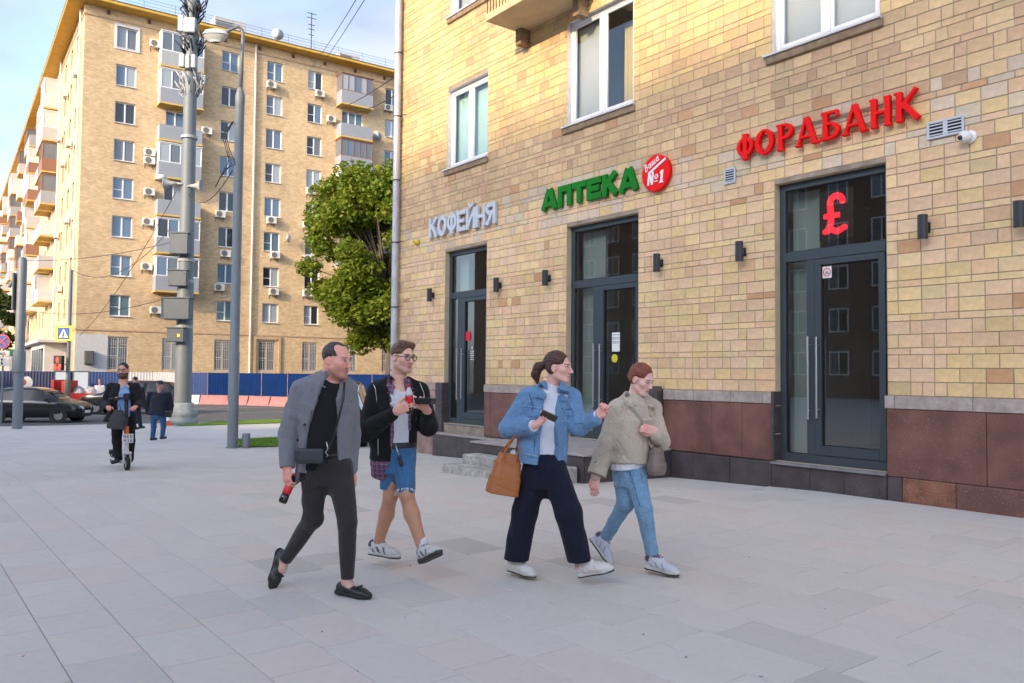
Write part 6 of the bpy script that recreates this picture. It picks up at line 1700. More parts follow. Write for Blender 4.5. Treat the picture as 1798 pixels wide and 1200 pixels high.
def shoe(parent, base, ankle, toe_dir, up, kind, h=.006, L=.27, lift=0.0, mats=None):
    """ankle joint; toe_dir along the sole; up = normal of the sole"""
    f = nrm(toe_dir); u = nrm(np.array(up) - f * (np.array(up) @ f)); s = np.cross(f, u); M = np.stack([s, f, u], 1); a = np.array(ankle)
    k = L / .27; q = lambda x, y, z: a + M @ (np.array([x, y * k, z]))
    o = put('shoe', None, parent)
    zs = -.088                                             # underside of the sole below the ankle
    def col_of(V, fn): return fn((V - a) @ M)
    if kind == 'loafer':
        P = [(cone(q(0, -.045, zs + .042), q(.0, .0, zs + .045), .036, .038, flat=(u, 1.15)), 0), (cone(q(0, 0, zs + .04), q(.004, .12, zs + .032), .040, .043, flat=(u, .75)), .03), (cone(q(.004, .11, zs + .030), q(.004, .165, zs + .024), .044, .036, flat=(u, .55)), .03)]
        sdf_obj('upper', P, h, mats[0], o, base, cuts=[(q(0, 0, zs + .012), -u)], subs=[(ell(q(0, -.012, zs + .098), (.030, .050, .036), M), .006)])
        sole(o, base, q, h, mats[1], zs, .024, f, u)
        P = [(cone(q(-.03, .10, zs + .067), q(.036, .10, zs + .067), .008, .008), 0)]; sdf_obj('strap', P, .004, mats[0], o, base)
    else:
        P = [(cone(q(0, -.05, zs + .055), q(0, .0, zs + .062), .037, .042, flat=(u, 1.25)), 0), (cone(q(0, -.055, zs + .09), q(0, -.035, zs + .105), .028, .030), .03), (cone(q(0, 0, zs + .062), q(.003, .11, zs + .046), .043, .045, flat=(u, .9)), .04), (cone(q(.003, .10, zs + .042), q(.003, .155, zs + .036), .045, .037, flat=(u, .62)), .04), (cone(q(0, .005, zs + .10), q(0, .035, zs + .098), .03, .026), .03)]
        c0, c1, c2 = mats[2]
        def colr(V):
            p = col_of(V, lambda x: x); C = np.tile(np.array(c0), (len(V), 1)); y = p[:, 1] / k; z = p[:, 2] - zs
            stripe = (np.sin(y * 120 + z * 70 + 1.2) > (.35 if c1[0] < .09 else .72)) & (np.abs(p[:, 0]) > .024) & (z < .08) & (y > -.03) & (y < .11); C[stripe] = np.array(c0) * (.1 if c1[0] < .09 else .45) + np.array(c1) * (.9 if c1[0] < .09 else .55); mesh = (y > .06) & (y < .14) & (np.abs(p[:, 0]) < .026); C[mesh] = np.array(c0) * .86
            heel = (y < -.045) & (z > .07); C[heel] = c1; col_ = (z > .112); C[col_] = c1
            toe = (z < .034) | ((y > .14) & (z < .05)); C[toe] = np.array(c2)
            lace = (np.abs(p[:, 0]) < .02) & (y > .02) & (y < .11) & (np.sin(y * 330) > .1); C[lace] = np.array(c0) * 1.12
            return C
        sdf_obj('upper', P, h, mats[0], o, base, color=colr, cuts=[(q(0, 0, zs + .026), -u)], subs=[(ell(q(0, -.012, zs + .128), (.026, .034, .030), M), .006)])
        sole(o, base, q, h, m_solew if mats[1] is not m_soled else m_soled, zs + .009, .030, f, u, 'midsole'); sole(o, base, q, h, m_soled, zs, .0088, f, u, 'outsole')
        L_ = MB()
        for i in range(4):
            y = .03 + i * .022; L_.tube([q(-.022, y, zs + .098 - i * .007) - base, q(0, y + .006, zs + .106 - i * .008) - base, q(.022, y, zs + .098 - i * .007) - base], .0035, 5)
        L_.build('laces', m_sw, o, smooth=True)
    return o
def sole(o, base, q, h, m, zs, th, f, u, name='sole'):
    kz = .6 * max(th, .02) / .024
    P = [(cone(q(0, -.052, zs + th / 2), q(0, .02, zs + th / 2), .040, .037, flat=(u, .9)), 0), (cone(q(0, .02, zs + th / 2), q(.004, .12, zs + th / 2), .037, .047, flat=(u, .8)), .01), (cone(q(.004, .12, zs + th / 2), q(.004, .165, zs + th / 2 + .004), .047, .036, flat=(u, .8)), .01)]
    sdf_obj(name, P, h, m, o, base, cuts=[(q(0, 0, zs), -u), (q(0, 0, zs + th), u)])

class Person:
    """a person standing at base; joints in world metres"""
    def __init__(s, label, Y0, group=None):
        s.Y = Y0; s.label = label; s.group = group; s.root = None
    def J(s, px, py, dy=0.0): return at(px, py, s.Y + dy)
    def start(s, foot):
        s.base = np.array([foot[0], foot[1], gz(foot[1])]); s.root = thing('person', s.label, 'person', tuple(s.base), 0, s.group); return s.root
    def obj(s, name, prims, h, m, **k): return sdf_obj(name, prims, h, m, k.pop('parent', s.root), s.base, **k)
    def body(s, head, hands, limbs, skin, h=.0048, tint=()):
        """one continuous body: head, trunk core under the clothes, arms with hands, legs"""
        O = list(head[0])
        for o_, _ in hands: O += o_
        O += [('u', p_, k_) for p_, k_ in limbs]
        lo, hi = fbounds([p_ for t_, p_, k_ in O if t_ == 'u'], .02); f = Field(lo, hi, h)
        for t_, p_, k_ in O: f.op(p_, k_, t_)
        V, F = f.nets(); C = np.tile(np.array(skin), (len(V), 1))
        for zt, col in tint: mk = np.clip((zt - V[:, 2]) / .1, 0, 1)[:, None]; C = C * (1 - mk) + np.array(col) * mk
        C = head[1](V, C)
        for _, cf in hands: C = cf(V, C)
        put('body', np_mesh('body', V - s.base, F, m_skin, True, C), s.root)
    def core(s, neck, pel, sR, eR, wR, sL, eL, wL, hips, knees, ankles, r=1.0):
        P = [(cone(neck, pel, .060 * r, .075 * r), .03)]
        for sh, e_, w_ in ((sR, eR, wR), (sL, eL, wL)): P += [(cone(neck, sh, .045 * r, .038 * r), .03), (cone(sh, e_, .038 * r, .032 * r), .02), (cone(e_, w_, .033 * r, .026 * r), .02)]
        for h_, k_, a_ in zip(hips, knees, ankles): P += [(cone(pel, h_, .07 * r, .06 * r), .03), (cone(h_, k_, .062 * r, .045 * r), .03), (cone(k_, a_, .045 * r, .034 * r), .02)]
        return P
    def mb(s, mbuilder, name, m, parent=None, smooth=True):
        mbuilder.v = [tuple(np.array(v) - s.base) for v in mbuilder.v]; return mbuilder.build(name, m, parent or s.root, smooth=smooth)
def hairdo(pr, Hc, M, sc, kind, m, h=.005, extra=()):
    L = lambda x, y, z: Hc + M @ (np.array([x, y, z]) * sc); S = lambda r: tuple(np.array(r) * sc)
    u = M[:, 2]; f = M[:, 1]
    P = []; cuts = []; subs = []
    if kind == 'short':      # receding, cropped
        P = [(ell(L(0, -.020, .036), S((.0755, .0965, .0845)), M), 0)]
        subs = [(ell(L(0, .085, .02), S((.060, .075, .085)), M), .012), (ell(L(.042, .052, .075), S((.024, .05, .04)), M), .01), (ell(L(-.042, .052, .075), S((.024, .05, .04)), M), .01), (rbox(L(0, .055, -.06), S((.12, .10, .065)), .01 * sc, M), .012), (rbox(L(0, -.02, -.125), S((.12, .13, .065)), .01 * sc, M), .012)]
    elif kind == 'swept':
        P = [(ell(L(0, -.022, .040), S((.079, .098, .086)), M), 0), (cone(L(-.03, .042, .098), L(.045, .040, .094), .024 * sc, .027 * sc), .03 * sc), (cone(L(-.045, .02, .095), L(.03, -.05, .105), .026 * sc, .025 * sc), .03 * sc)]
        subs = [(ell(L(0, .098, .005), S((.068, .066, .076)), M), .008), (rbox(L(0, .065, -.06), S((.12, .085, .075)), .01 * sc, M), .01), (rbox(L(0, -.02, -.140), S((.12, .13, .07)), .01 * sc, M), .012)]
    elif kind == 'tied':     # pulled back from the forehead
        P = [(ell(L(0, -.024, .038), S((.082, .099, .090)), M), 0), (cone(L(-.05, -.04, -.02), L(.05, -.04, -.02), .035 * sc, .035 * sc), .03)]
        subs = [(ell(L(0, .098, -.002), S((.066, .072, .088)), M), .008), (rbox(L(0, .075, -.06), S((.12, .092, .075)), .012 * sc, M), .012), (rbox(L(0, 0, -.14), S((.12, .12, .07)), .01, M), .01), (ell(L(.081, -.008, -.012), S((.014, .022, .034)), M), .006), (ell(L(-.081, -.008, -.012), S((.014, .022, .034)), M), .006)]
    elif kind == 'crew':
        P = [(ell(L(0, -.018, .040), S((.077, .094, .084)), M), 0)]
        subs = [(ell(L(0, .092, .010), S((.066, .066, .080)), M), .01), (rbox(L(0, .055, -.07), S((.12, .085, .075)), .01 * sc, M), .01), (rbox(L(0, -.02, -.14), S((.12, .13, .07)), .01 * sc, M), .012)]
    P += list(extra)
    def strands(X, Y, Z):
        a = (X - Hc[0]) * M[0, 0] + (Y - Hc[1]) * M[1, 0] + (Z - Hc[2]) * M[2, 0]; b_ = (X - Hc[0]) * M[0, 2] + (Y - Hc[1]) * M[1, 2] + (Z - Hc[2]) * M[2, 2]; c_ = (X - Hc[0]) * f[0] + (Y - Hc[1]) * f[1] + (Z - Hc[2]) * f[2]
        return .0008 * np.sin(a * 330 + 3 * np.sin(c_ * 14)) + .0009 * np.sin(b_ * 240 + a * 60 + 2.5 * np.sin(c_ * 12))
    return sdf_obj('hair', P, h, m, pr.root, pr.base, noise=strands, subs=subs)
def hair_mat(name, col):
    """hair with streaks along the strands and a soft sheen"""
    if name in MATS: return MATS[name]
    m = mat(name, col, .38, bump=.2, bscale=300, spec=.5)
    n = m.node_tree.nodes; l = m.node_tree.links; p = n['Principled BSDF']
    t = n.new('ShaderNodeTexCoord'); mp_ = n.new('ShaderNodeMapping'); mp_.inputs['Scale'].default_value = (46, 46, 160); l.new(t.outputs['Object'], mp_.inputs[0])
    no = n.new('ShaderNodeTexNoise'); no.inputs['Scale'].default_value = 1; no.inputs['Detail'].default_value = 3; no.inputs['Distortion'].default_value = .8; l.new(mp_.outputs[0], no.inputs['Vector'])
    rp = n.new('ShaderNodeValToRGB'); l.new(no.outputs[0], rp.inputs[0]); rp.color_ramp.elements[0].position = .32; rp.color_ramp.elements[1].position = .72
    rp.color_ramp.elements[0].color = (*[c * .45 for c in col], 1); rp.color_ramp.elements[1].color = (*[min(1, c * 2.1 + .004) for c in col], 1); l.new(rp.outputs[0], p.inputs['Base Color'])
    b1 = [x for x in n if x.type == 'BUMP'][0]; b2 = n.new('ShaderNodeBump'); b2.inputs['Strength'].default_value = .5; b2.inputs['Distance'].default_value = .008; l.new(no.outputs[0], b2.inputs['Height']); l.new(b2.outputs[0], b1.inputs['Normal'])
    return m
# ------------------------------------------------------------------ the walkers
def rings_px(pr, rows, f):
    out = []
    for (px, py, dy, w, d, *ff) in rows:
        ft = nrm(ff[0] if ff else f); M = frame(ft); out.append((pr.J(px, py, dy), M[:, 0], M[:, 1], w, d))
    return out
SK = (.58, .32, .24)
m_blk = cloth('black_jersey', (.014, .014, .016), sheen=.05); m_blazer = cloth('grey_wool', (.205, .205, .228), bump=.4, sc=420, wrinkle=.4)
m_char = cloth('charcoal_twill', (.034, .028, .030), bump=.3, sc=500); m_leath = mat('black_leather', (.016, .015, .016), .35, bump=.15, bscale=120, spec=.5)
m_rub = mat('black_rubber', (.02, .02, .02), .7); m_dgrey = mat('dark_grey_leather', (.035, .042, .05), .4, bump=.1, bscale=160)

m_cola = mat('cola_dark', (.012, .008, .008), .12, spec=.7); m_colalab = mat('cola_label_red', (.62, .01, .015), .35); m_clear = mat('clear_plastic', (.55, .56, .57), .12, spec=.6)
def bottle(label, a, b_, fill=True):
    """soft drink bottle from base a to cap b"""
    a = np.array(a); b_ = np.array(b_); d = nrm(b_ - a); L = np.linalg.norm(b_ - a); e = thing('soda_bottle', label, 'bottle', tuple(a)); q = Vector(d).to_track_quat('Z', 'Y'); e.rotation_mode = 'QUATERNION'; e.rotation_quaternion = q
    s = L / .23
    mb = MB(); mb.lathe([(.010 * s, 0), (.026 * s, .003 * s), (.032 * s, .015 * s), (.032 * s, .05 * s), (.029 * s, .07 * s)], n=18); mb.build('lower_body', m_cola, e, smooth=True)
    mb = MB(); mb.lathe([(.0295 * s, .07 * s), (.032 * s, .085 * s), (.0325 * s, .135 * s), (.031 * s, .145 * s)], n=18); mb.build('label', m_colalab, e, smooth=True)
    mb = MB(); mb.lathe([(.031 * s, .1455 * s), (.029 * s, .16 * s), (.02 * s, .19 * s), (.0125 * s, .205 * s), (.0125 * s, .212 * s)], n=18); mb.build('neck', m_cola if not fill else m_clear, e, smooth=True)
    mb = MB(); mb.lathe([(.0145 * s, .2125 * s), (.015 * s, .228 * s), (.012 * s, .23 * s)], n=16); mb.build('cap', m_colalab, e, smooth='auto')
def plaid():
    m = bpy.data.materials.new('plaid_shirt'); m.use_nodes = True; n = m.node_tree.nodes; l = m.node_tree.links; pb = n['Principled BSDF']; pb.inputs['Roughness'].default_value = .9
    t = n.new('ShaderNodeTexCoord'); src = None
    c = n.new('ShaderNodeRGB'); c.outputs[0].default_value = (.055, .06, .14, 1); src = c.outputs[0]
    for ax, sc, thr, col in (('X', 26, .72, (.30, .08, .10)), ('Z', 26, .72, (.30, .08, .10)), ('X', 26.0, .965, (.55, .55, .60)), ('Z', 26.0, .965, (.55, .55, .60))):
        s = n.new('ShaderNodeSeparateXYZ'); l.new(t.outputs['Object'], s.inputs[0]); mu = n.new('ShaderNodeMath'); mu.operation = 'MULTIPLY'; mu.inputs[1].default_value = sc; l.new(s.outputs[ax], mu.inputs[0])
        ad = n.new('ShaderNodeMath'); ad.operation = 'ADD'; ad.inputs[1].default_value = .0 if thr < .9 else .35; l.new(mu.outputs[0], ad.inputs[0]); fr = n.new('ShaderNodeMath'); fr.operation = 'FRACT'; l.new(ad.outputs[0], fr.inputs[0])
        gt = n.new('ShaderNodeMath'); gt.operation = 'GREATER_THAN'; gt.inputs[1].default_value = thr if thr > .9 else .6; l.new(fr.outputs[0], gt.inputs[0]); k = n.new('ShaderNodeMath'); k.operation = 'MULTIPLY'; k.inputs[1].default_value = .6; l.new(gt.outputs[0], k.inputs[0])
        mi = n.new('ShaderNodeMix'); mi.data_type = 'RGBA'; l.new(k.outputs[0], mi.inputs['Factor']); l.new(src, mi.inputs['A']); mi.inputs['B'].default_value = (*col, 1); src = mi.outputs['Result']
    l.new(src, pb.inputs['Base Color']); return m
def glasses(pr, Hc, Mh, sc, m, r=.022, t=.0028):
    L = lambda x, y, z: Hc + Mh @ (np.array([x, y, z]) * sc); b = MB()
    for s in (-1, 1): b.tube([L(s * .032 + r * math.cos(a) * 1.05, .098, -.003 + r * .9 * math.sin(a)) for a in np.linspace(0, 2 * math.pi, 19)], t, 5)
    b.tube([L(-.011, .099, .003), L(0, .102, .006), L(.011, .099, .003)], t, 5)
    for s in (-1, 1): b.tube([L(s * .055, .097, .004), L(s * .072, .08, .004), L(s * .079, -.005, .006), L(s * .076, -.022, -.012)], t, 5)
    pr.mb(b, 'glasses', m)
m_plaid = plaid()
m_sock = cloth('white_sock', (.68, .68, .72)); m_shoew = mat('sneaker_upper', (1, 1, 1), .6, vcol=True, bump=.15, bscale=150); m_solew = mat('sneaker_sole', (.60, .59, .56), .6); m_soled = mat('dark_tread', (.05, .048, .046), .7)
def begin(label, Y, foot):
    p = Person(label, Y); p.start(p.J(*foot, 0)); p.root.location.z = 0; p.base[2] = 0; return p
def straps(pr, f, pts, w, name, m, lift=.004, parent=None, extra=()):
    q = surf_line(f, pts, 4); q = [a for i, a in enumerate(q) if i == 0 or np.linalg.norm(a - q[i - 1]) > .004]
    q = list(q) + list(extra); d = np.array([0, -1, 0]); b = MB(); V = []
    for i, a in enumerate(q):
        t = nrm(q[min(i + 1, len(q) - 1)] - q[max(i - 1, 0)]); sd = nrm(np.cross(t, d)); a = a + d * lift
        V += [a - sd * w, a + sd * w, a + sd * w + d * .006, a - sd * w + d * .006]
    fs = []
    for i in range(len(q) - 1):
        for j in range(4): k = (j + 1) % 4; fs.append((i * 4 + j, i * 4 + k, i * 4 + 4 + k, i * 4 + 4 + j))
    b.raw(V, fs); return pr.mb(b, name, m, parent, smooth='auto')

def stitch(pr, f, lines, name, m, r=.0026, n=5):
    b = MB()
    for pts in lines:
        q = surf_line(f, pts, n); run = []
        for a in q:
            if run and np.linalg.norm(a - run[-1]) > .06:
                if len(run) > 2: b.tube([v + np.array([0, -.0015, 0]) for v in run], r, 4)
                run = []
            if not run or np.linalg.norm(a - run[-1]) > .003: run.append(a)
        if len(run) > 2: b.tube([v + np.array([0, -.0015, 0]) for v in run], r, 4)
    if b.v: tag(pr.mb(b, name, m), kind='stuff')
# ---- man in the grey blazer
p = begin('man in grey blazer and black tee carrying an upside-down cola bottle', 5.75, (570, 1035))
ft = nrm((.35, -.94, 0)); Mt = frame(ft)
Hc = p.J(592, 632, -.06); Mh = frame((.90, -.42, -.10), (0.12, -.05, 1)); SK1 = (.78, .38, .295)
hd = head_ops(Hc, Mh, 1.05, p.J(579, 688, .0), dict(skin=SK1, stubble=.5, beard=(.23, .095, .065), jaw=1.08, neck=.063, browk=.65, browc=(.17, .09, .06), chest=[ell(p.J(581, 690, .0), (.11, .06, .05), Mt)], gaze=.002))
wr_ = p.J(504, 820, -.14); el_ = p.J(506, 762, -.06); sR = p.J(526, 688, -.06); sL = p.J(612, 686, .06); elL = p.J(618, 760, .14); wL = p.J(616, 822, .08)
anF = p.J(609, 1022, -.09); anB = p.J(499, 984, .14); knF = p.J(610, 920, -.12); knB = p.J(549, 912, -.02); hipF = p.J(596, 824, -.01); hipB = p.J(553, 826, .0)
p.body(hd, [hand_ops(wr_, p.J(506, 868, -.16) - wr_, (.55, .8, .1), -1, (.40, .45, .5, .55), el_, thumb=(.5, .8)), hand_ops(wL, p.J(622, 850, .08) - wL, (-.8, .2, 0), 1, (.3, .35, .4, .4), elL)],
       p.core(p.J(580, 685, 0), p.J(575, 800, 0), sR, el_, wr_, sL, elL, wL, (hipB, hipF), (knB, knF), (anB, anF)) + [(cone(anF, anF + np.array([.03, -.02, -.045]), .037, .034), .02), (cone(anB, p.J(496, 1000, .12), .036, .032), .02)], SK1, tint=[(.5, (.60, .36, .29))])
hairdo(p, Hc, Mh, 1.05, 'short', hair_mat('hair_brown_crop', (.035, .021, .018)))
p.obj('tee', [(loft(rings_px(p, [(572, 822, 0, .165, .115), (572, 770, -.01, .160, .115), (574, 720, -.02, .178, .118), (577, 686, -.02, .160, .095), (582, 668, -.02, .078, .070)], ft)), 0)], .007, m_blk, noise=fold(3, .9, .004), subs=[(ell(p.J(591, 660, -.06), (.075, .085, .055), Mt), .01)])
jk = rings_px(p, [(568, 848, .01, .200, .150), (569, 805, .0, .192, .142), (570, 760, -.01, .182, .135), (572, 715, -.02, .196, .138), (576, 682, -.02, .168, .108), (578, 658, .0, .082, .075)], ft)
opening = loft(rings_px(p, [(562, 890, -.2, .150, .14), (560, 812, -.2, .148, .13), (564, 775, -.2, .128, .12), (572, 735, -.2, .095, .115), (577, 695, -.18, .062, .11), (588, 664, -.15, .060, .12), (594, 640, -.12, .06, .12)], ft), 3)
def details(f):
    groove(f, [(524, 672), (517, 700), (520, 735), (521, 770)], .0035); groove(f, [(607, 676), (613, 700), (610, 735)], .0035)
    groove(f, [(541, 700), (536, 730), (533, 790)], .0025); groove(f, [(495, 768), (515, 775)], .004); groove(f, [(494, 752), (512, 757)], .004)
p.obj('blazer', [(loft(jk), 0), (cone(p.J(567, 660, .0), p.J(530, 682, -.05), .040, .060), .03), (cone(p.J(593, 660, .01), p.J(608, 678, .05), .040, .060), .03), (cone(sR, el_, .068, .070), .03), (cone(el_, p.J(504, 822, -.14), .069, .050), .02), (cone(sL, elL, .068, .066), .03), (cone(elL, p.J(616, 822, .08), .062, .05), .02)], .0065, m_blazer, noise=fold(5, .7, .006, (.3, 0, 1)),
      subs=[(opening, .010), (ell(p.J(586, 655, -.04), (.066, .075, .06), Mt), .01), (rbox(p.J(567, 868, -.02), (.185, .25, .12), .004, frame((0, 1, 0), (.28, 0, 1))), .0)], ends=[(p.J(504, 822, -.14), p.J(504, 822, -.14) - el_, .055)], post=details)
fj = FLD['last']
patch(p, fj, [(573, 648), (561, 664), (552, 676), (551, 700), (546, 740)], [(578, 655), (574, 672), (571, 684), (561, 705), (547, 742)], 'lapel', m_blazer, .003, .006)
patch(p, fj, [(594, 660), (594, 672), (592, 690), (592, 712)], [(603, 662), (606, 678), (603, 690), (593, 714)], 'lapel', m_blazer, .003, .006)
for x, y in ((535, 746), (523, 773)):
    q0 = surf(fj, x, y)
    if q0 is not None: b = MB(); b.lathe([(.009, .004), (.009, -.005)], tuple(q0), 10, 'y'); p.mb(b, 'button', m_char)
p.obj('trousers', [(loft(rings_px(p, [(574, 866, .0, .04, .06), (574, 843, .0, .138, .117), (573, 805, 0, .160, .118), (573, 784, 0, .155, .112)], ft)), 0), (cone(hipF, knF, .098, .066), .04), (cone(knF, p.J(610, 1016, -.09), .066, .046), .02), (cone(hipB, knB, .098, .068), .04), (cone(knB, p.J(501, 982, .138), .066, .045), .03)], .0065, m_char, noise=fold(8, .8, .0055, (.2, 0, 1)),
      ends=[(p.J(610, 1016, -.09), (0, 0, -1), .09), (p.J(501, 982, .138), p.J(501, 982, .138) - knB, .09)], post=lambda f: (groove(f, [(612, 930), (612, 1010)], .003), groove(f, [(574, 800), (576, 850)], .003), groove(f, [(548, 815), (540, 840)], .003)))
shoe(p.root, p.base, anF + np.array([.0, 0, .002]), (.90, -.42, -.02), (0, 0, 1), 'loafer', mats=(m_leath, m_rub), L=.285)
shoe(p.root, p.base, anB + np.array([.008, -.01, .0]), (-.08, -.40, -.92), (.80, -.55, .2), 'loafer', mats=(m_leath, m_rub), L=.28)
p.obj('belt', [(loft(rings_px(p, [(573, 800, 0, .163, .121), (573, 791, 0, .161, .119)], ft)), 0)], .006, m_leath)
ftee = fj
b = MB(); b.tube([p.J(605, 672, -.12), p.J(603, 700, -.165), p.J(596, 730, -.175), p.J(586, 765, -.17), p.J(576, 790, -.165), p.J(572, 803, -.16)], .0085, 6); p.mb(b, 'bag_strap', m_leath)
b = MB(); b.tube([p.J(573, 776, -.165), p.J(576, 788, -.17), p.J(571, 795, -.17), p.J(576, 800, -.17), p.J(572, 803, -.17)], .005, 5); p.mb(b, 'strap_clip', m_steel)
bagc = p.J(545, 801, -.180)
e = thing('belt_bag', 'dark grey leather belt bag at the waist of the blazer man', 'bag', tuple(bagc)); Mg = frame((.15, -.98, 0))
sdf_obj('pouch', [(rbox(bagc, (.088, .028, .052), .018, Mg), 0)], .005, m_dgrey, e, bagc)
sdf_obj('flap', [(rbox(bagc + np.array([0, -.008, .008]), (.090, .024, .044), .014, Mg), 0)], .005, m_dgrey, e, bagc)
bottle('dark cola bottle hanging base down from the blazer man’s hand', p.J(495, 884, -.155), p.J(517, 832, -.085), False)

# ---- man in shorts with glasses
m_blkj = cloth('black_fleece', (.010, .010, .011), sheen=.05); m_tank = cloth('white_rib', (.70, .70, .74), var=.02, wrinkle=.3); m_denim = cloth('mid_denim', (.055, .160, .32), var=.12, scale=40, sc=520, bump=.35, var2=.10)
p = begin('man in glasses, black jacket and frayed denim shorts holding a cola bottle and black tray', 6.45, (700, 990))
ft = nrm((.45, -.89, 0)); Mt = frame(ft); SK2 = (.76, .44, .335)
Hc = p.J(708, 627, -.03); Mh = frame((.72, -.69, -.06), (.06, -.02, 1))
hd = head_ops(Hc, Mh, 1.03, p.J(698, 678, .0), dict(skin=SK2, stubble=.28, beard=(.27, .14, .09), jaw=1.0, neck=.057, browk=.75, browc=(.14, .08, .05), chest=[ell(p.J(701, 692, -.015), (.13, .080, .06), Mt)]))
sR = p.J(662, 686, -.06); sL = p.J(738, 686, .08); elR = p.J(643, 757, -.10); wR = p.J(697, 722, -.34); elL = p.J(752, 750, .02); wL = p.J(750, 722, -.20)
kF = p.J(713, 866, -.16); aF = p.J(742, 963, -.20); kB = p.J(686, 870, .0); aB = p.J(664, 955, .12)
legs = [(cone(p.J(709, 805, 0), kF, .080, .057), .03), (cone(kF, p.J(723, 903, -.165), .054, .059), .02), (cone(p.J(723, 903, -.165), aF, .056, .034), .03), (cone(aF, aF + np.array([.02, -.03, -.05]), .034, .033), .01), (ell(kF + np.array([.0, -.042, -.01]), (.034, .028, .045)), .03),
        (cone(p.J(690, 805, 0), kB, .080, .057), .03), (cone(kB, p.J(679, 903, .06), .054, .059), .02), (cone(p.J(679, 903, .06), aB, .056, .034), .03), (cone(aB, aB + np.array([.02, -.02, -.05]), .034, .033), .01), (ell(kB + np.array([.01, -.04, -.01]), (.034, .028, .045)), .03)]
p.body(hd, [hand_ops(wR, p.J(724, 711, -.39) - wR, (.30, .75, .15), 1, (.58, .62, .66, .70), elR, thumb=(.7, .8)), hand_ops(wL, p.J(741, 706, -.32) - wL, (.0, .1, 1), 1, (.20, .25, .25, .3), elL, thumb=(.9, .4))],
       p.core(p.J(699, 690, 0), p.J(698, 785, 0), sR, elR, wR, sL, elL, wL, (p.J(690, 805), p.J(709, 805)), (kB, kF), (aB, aF)) + legs, SK2, tint=[(.75, (.56, .29, .18))])
hairdo(p, Hc, Mh, 1.03, 'swept', hair_mat('hair_light_brown', (.095, .046, .023)))
p.obj('tank_top', [(loft(rings_px(p, [(697, 792, 0, .146, .108), (697, 745, -.01, .150, .112), (699, 712, -.02, .165, .118), (700, 684, -.02, .150, .098)], ft)), 0)], .0065, m_tank, noise=fold(11, .9, .004), subs=[(ell(p.J(709, 672, -.09), (.080, .10, .075), Mt), .012)])
jr = rings_px(p, [(689, 806, .02, .180, .14), (691, 765, .01, .188, .150), (694, 720, -.01, .192, .150), (698, 688, -.01, .165, .112), (700, 668, .01, .085, .075)], ft)
opn = loft(rings_px(p, [(710, 840, -.2, .105, .14), (711, 780, -.2, .098, .13), (711, 740, -.2, .092, .13), (708, 700, -.18, .086, .12), (705, 670, -.14, .080, .13), (703, 645, -.12, .08, .12)], ft), 3)
def details(f):
    groove(f, [(668, 676), (662, 700), (664, 730)], .004); groove(f, [(640, 735), (665, 742)], .004); groove(f, [(640, 752), (672, 752)], .004); groove(f, [(634, 768), (668, 760)], .004)
p.obj('jacket', [(loft(jr), 0), (cone(p.J(686, 669, .0), sR, .04, .062), .03), (cone(p.J(714, 669, .02), sL, .04, .062), .03), (cone(sR, elR, .070, .080), .03), (cone(elR, p.J(690, 727, -.31), .080, .048), .03), (cone(sL, elL, .070, .074), .03), (cone(elL, p.J(751, 730, -.16), .074, .050), .03)], .0065, m_blkj, noise=fold(13, .65, .008, (.2, .1, 1)), subs=[(opn, .010), (ell(p.J(702, 660, -.02), (.072, .075, .06), Mt), .01)], post=details)
fj = FLD['last']
sr_ = rings_px(p, [(684, 836, .05, .15, .09), (688, 812, .02, .172, .126), (692, 765, .0, .176, .136), (695, 720, -.015, .178, .137), (699, 690, -.015, .155, .105), (701, 664, .0, .086, .076)], ft)
opn2 = loft(rings_px(p, [(722, 870, -.16, .165, .18), (718, 800, -.18, .125, .15), (713, 760, -.2, .080, .13), (711, 735, -.2, .068, .13), (708, 700, -.18, .058, .12), (704, 672, -.14, .058, .13), (702, 645, -.12, .06, .12)], ft), 3)
p.obj('plaid_shirt', [(loft(sr_), 0)], .0065, m_plaid, noise=fold(14, .8, .005), subs=[(opn2, .01), (ell(p.J(704, 655, -.03), (.058, .07, .05), Mt), .008)])
fs_ = FLD['last']
patch(p, fs_, [(683, 656), (676, 668), (684, 690)], [(692, 662), (694, 676), (690, 693)], 'collar', m_plaid, .006, .006)
patch(p, fs_, [(716, 662), (719, 674), (721, 690)], [(724, 662), (730, 676), (727, 692)], 'collar', m_plaid, .006, .006)
for pts in ([(652, 668), (659, 682), (662, 708)], [(664, 770), (664, 800)], [(737, 672), (744, 690), (746, 705)]):
    q0 = surf_line(fj, pts, 4)
    if len(q0) > 3: b = MB(); b.tube([a + np.array([0, -.002, 0]) for a in q0], .0032, 5); p.mb(b, 'zip', m_steel)
p.obj('shorts', [(loft(rings_px(p, [(698, 846, 0, .03, .05), (698, 822, 0, .135, .115), (698, 792, 0, .152, .114), (698, 777, 0, .148, .110)], ft)), 0), (cone(p.J(712, 806, -.02), p.J(712, 866, -.155), .082, .073), .03), (cone(p.J(686, 806, .01), p.J(684, 862, .01), .082, .074), .03)], .0065, m_denim, noise=fold(17, .8, .006), cuts=[(p.J(700, 862, -.08), (0, 0, -1))],
      post=lambda f: (groove(f, [(699, 785), (703, 812)], .003), groove(f, [(672, 788), (684, 795), (690, 783)], .003), groove(f, [(678, 800), (676, 855)], .003), groove(f, [(716, 790), (726, 796)], .003)))
rr_ = random.Random(6); b = MB(); c = p.J(712, 863, -.155); ax_ = nrm(c - p.J(712, 806, -.02)); Mx = frame(ax_, (1, 0, 0))
for i in range(70):
    a = rr_.uniform(0, 6.28); q0 = c + Mx @ np.array([.073 * math.cos(a), 0, .073 * math.sin(a)]); b.tube([q0, q0 + np.array([rr_.uniform(-.015, .015), -.006, -rr_.uniform(.008, .028)])], .0024, 3)
p.mb(b, 'frayed_hem', m_sw)['kind'] = 'stuff'
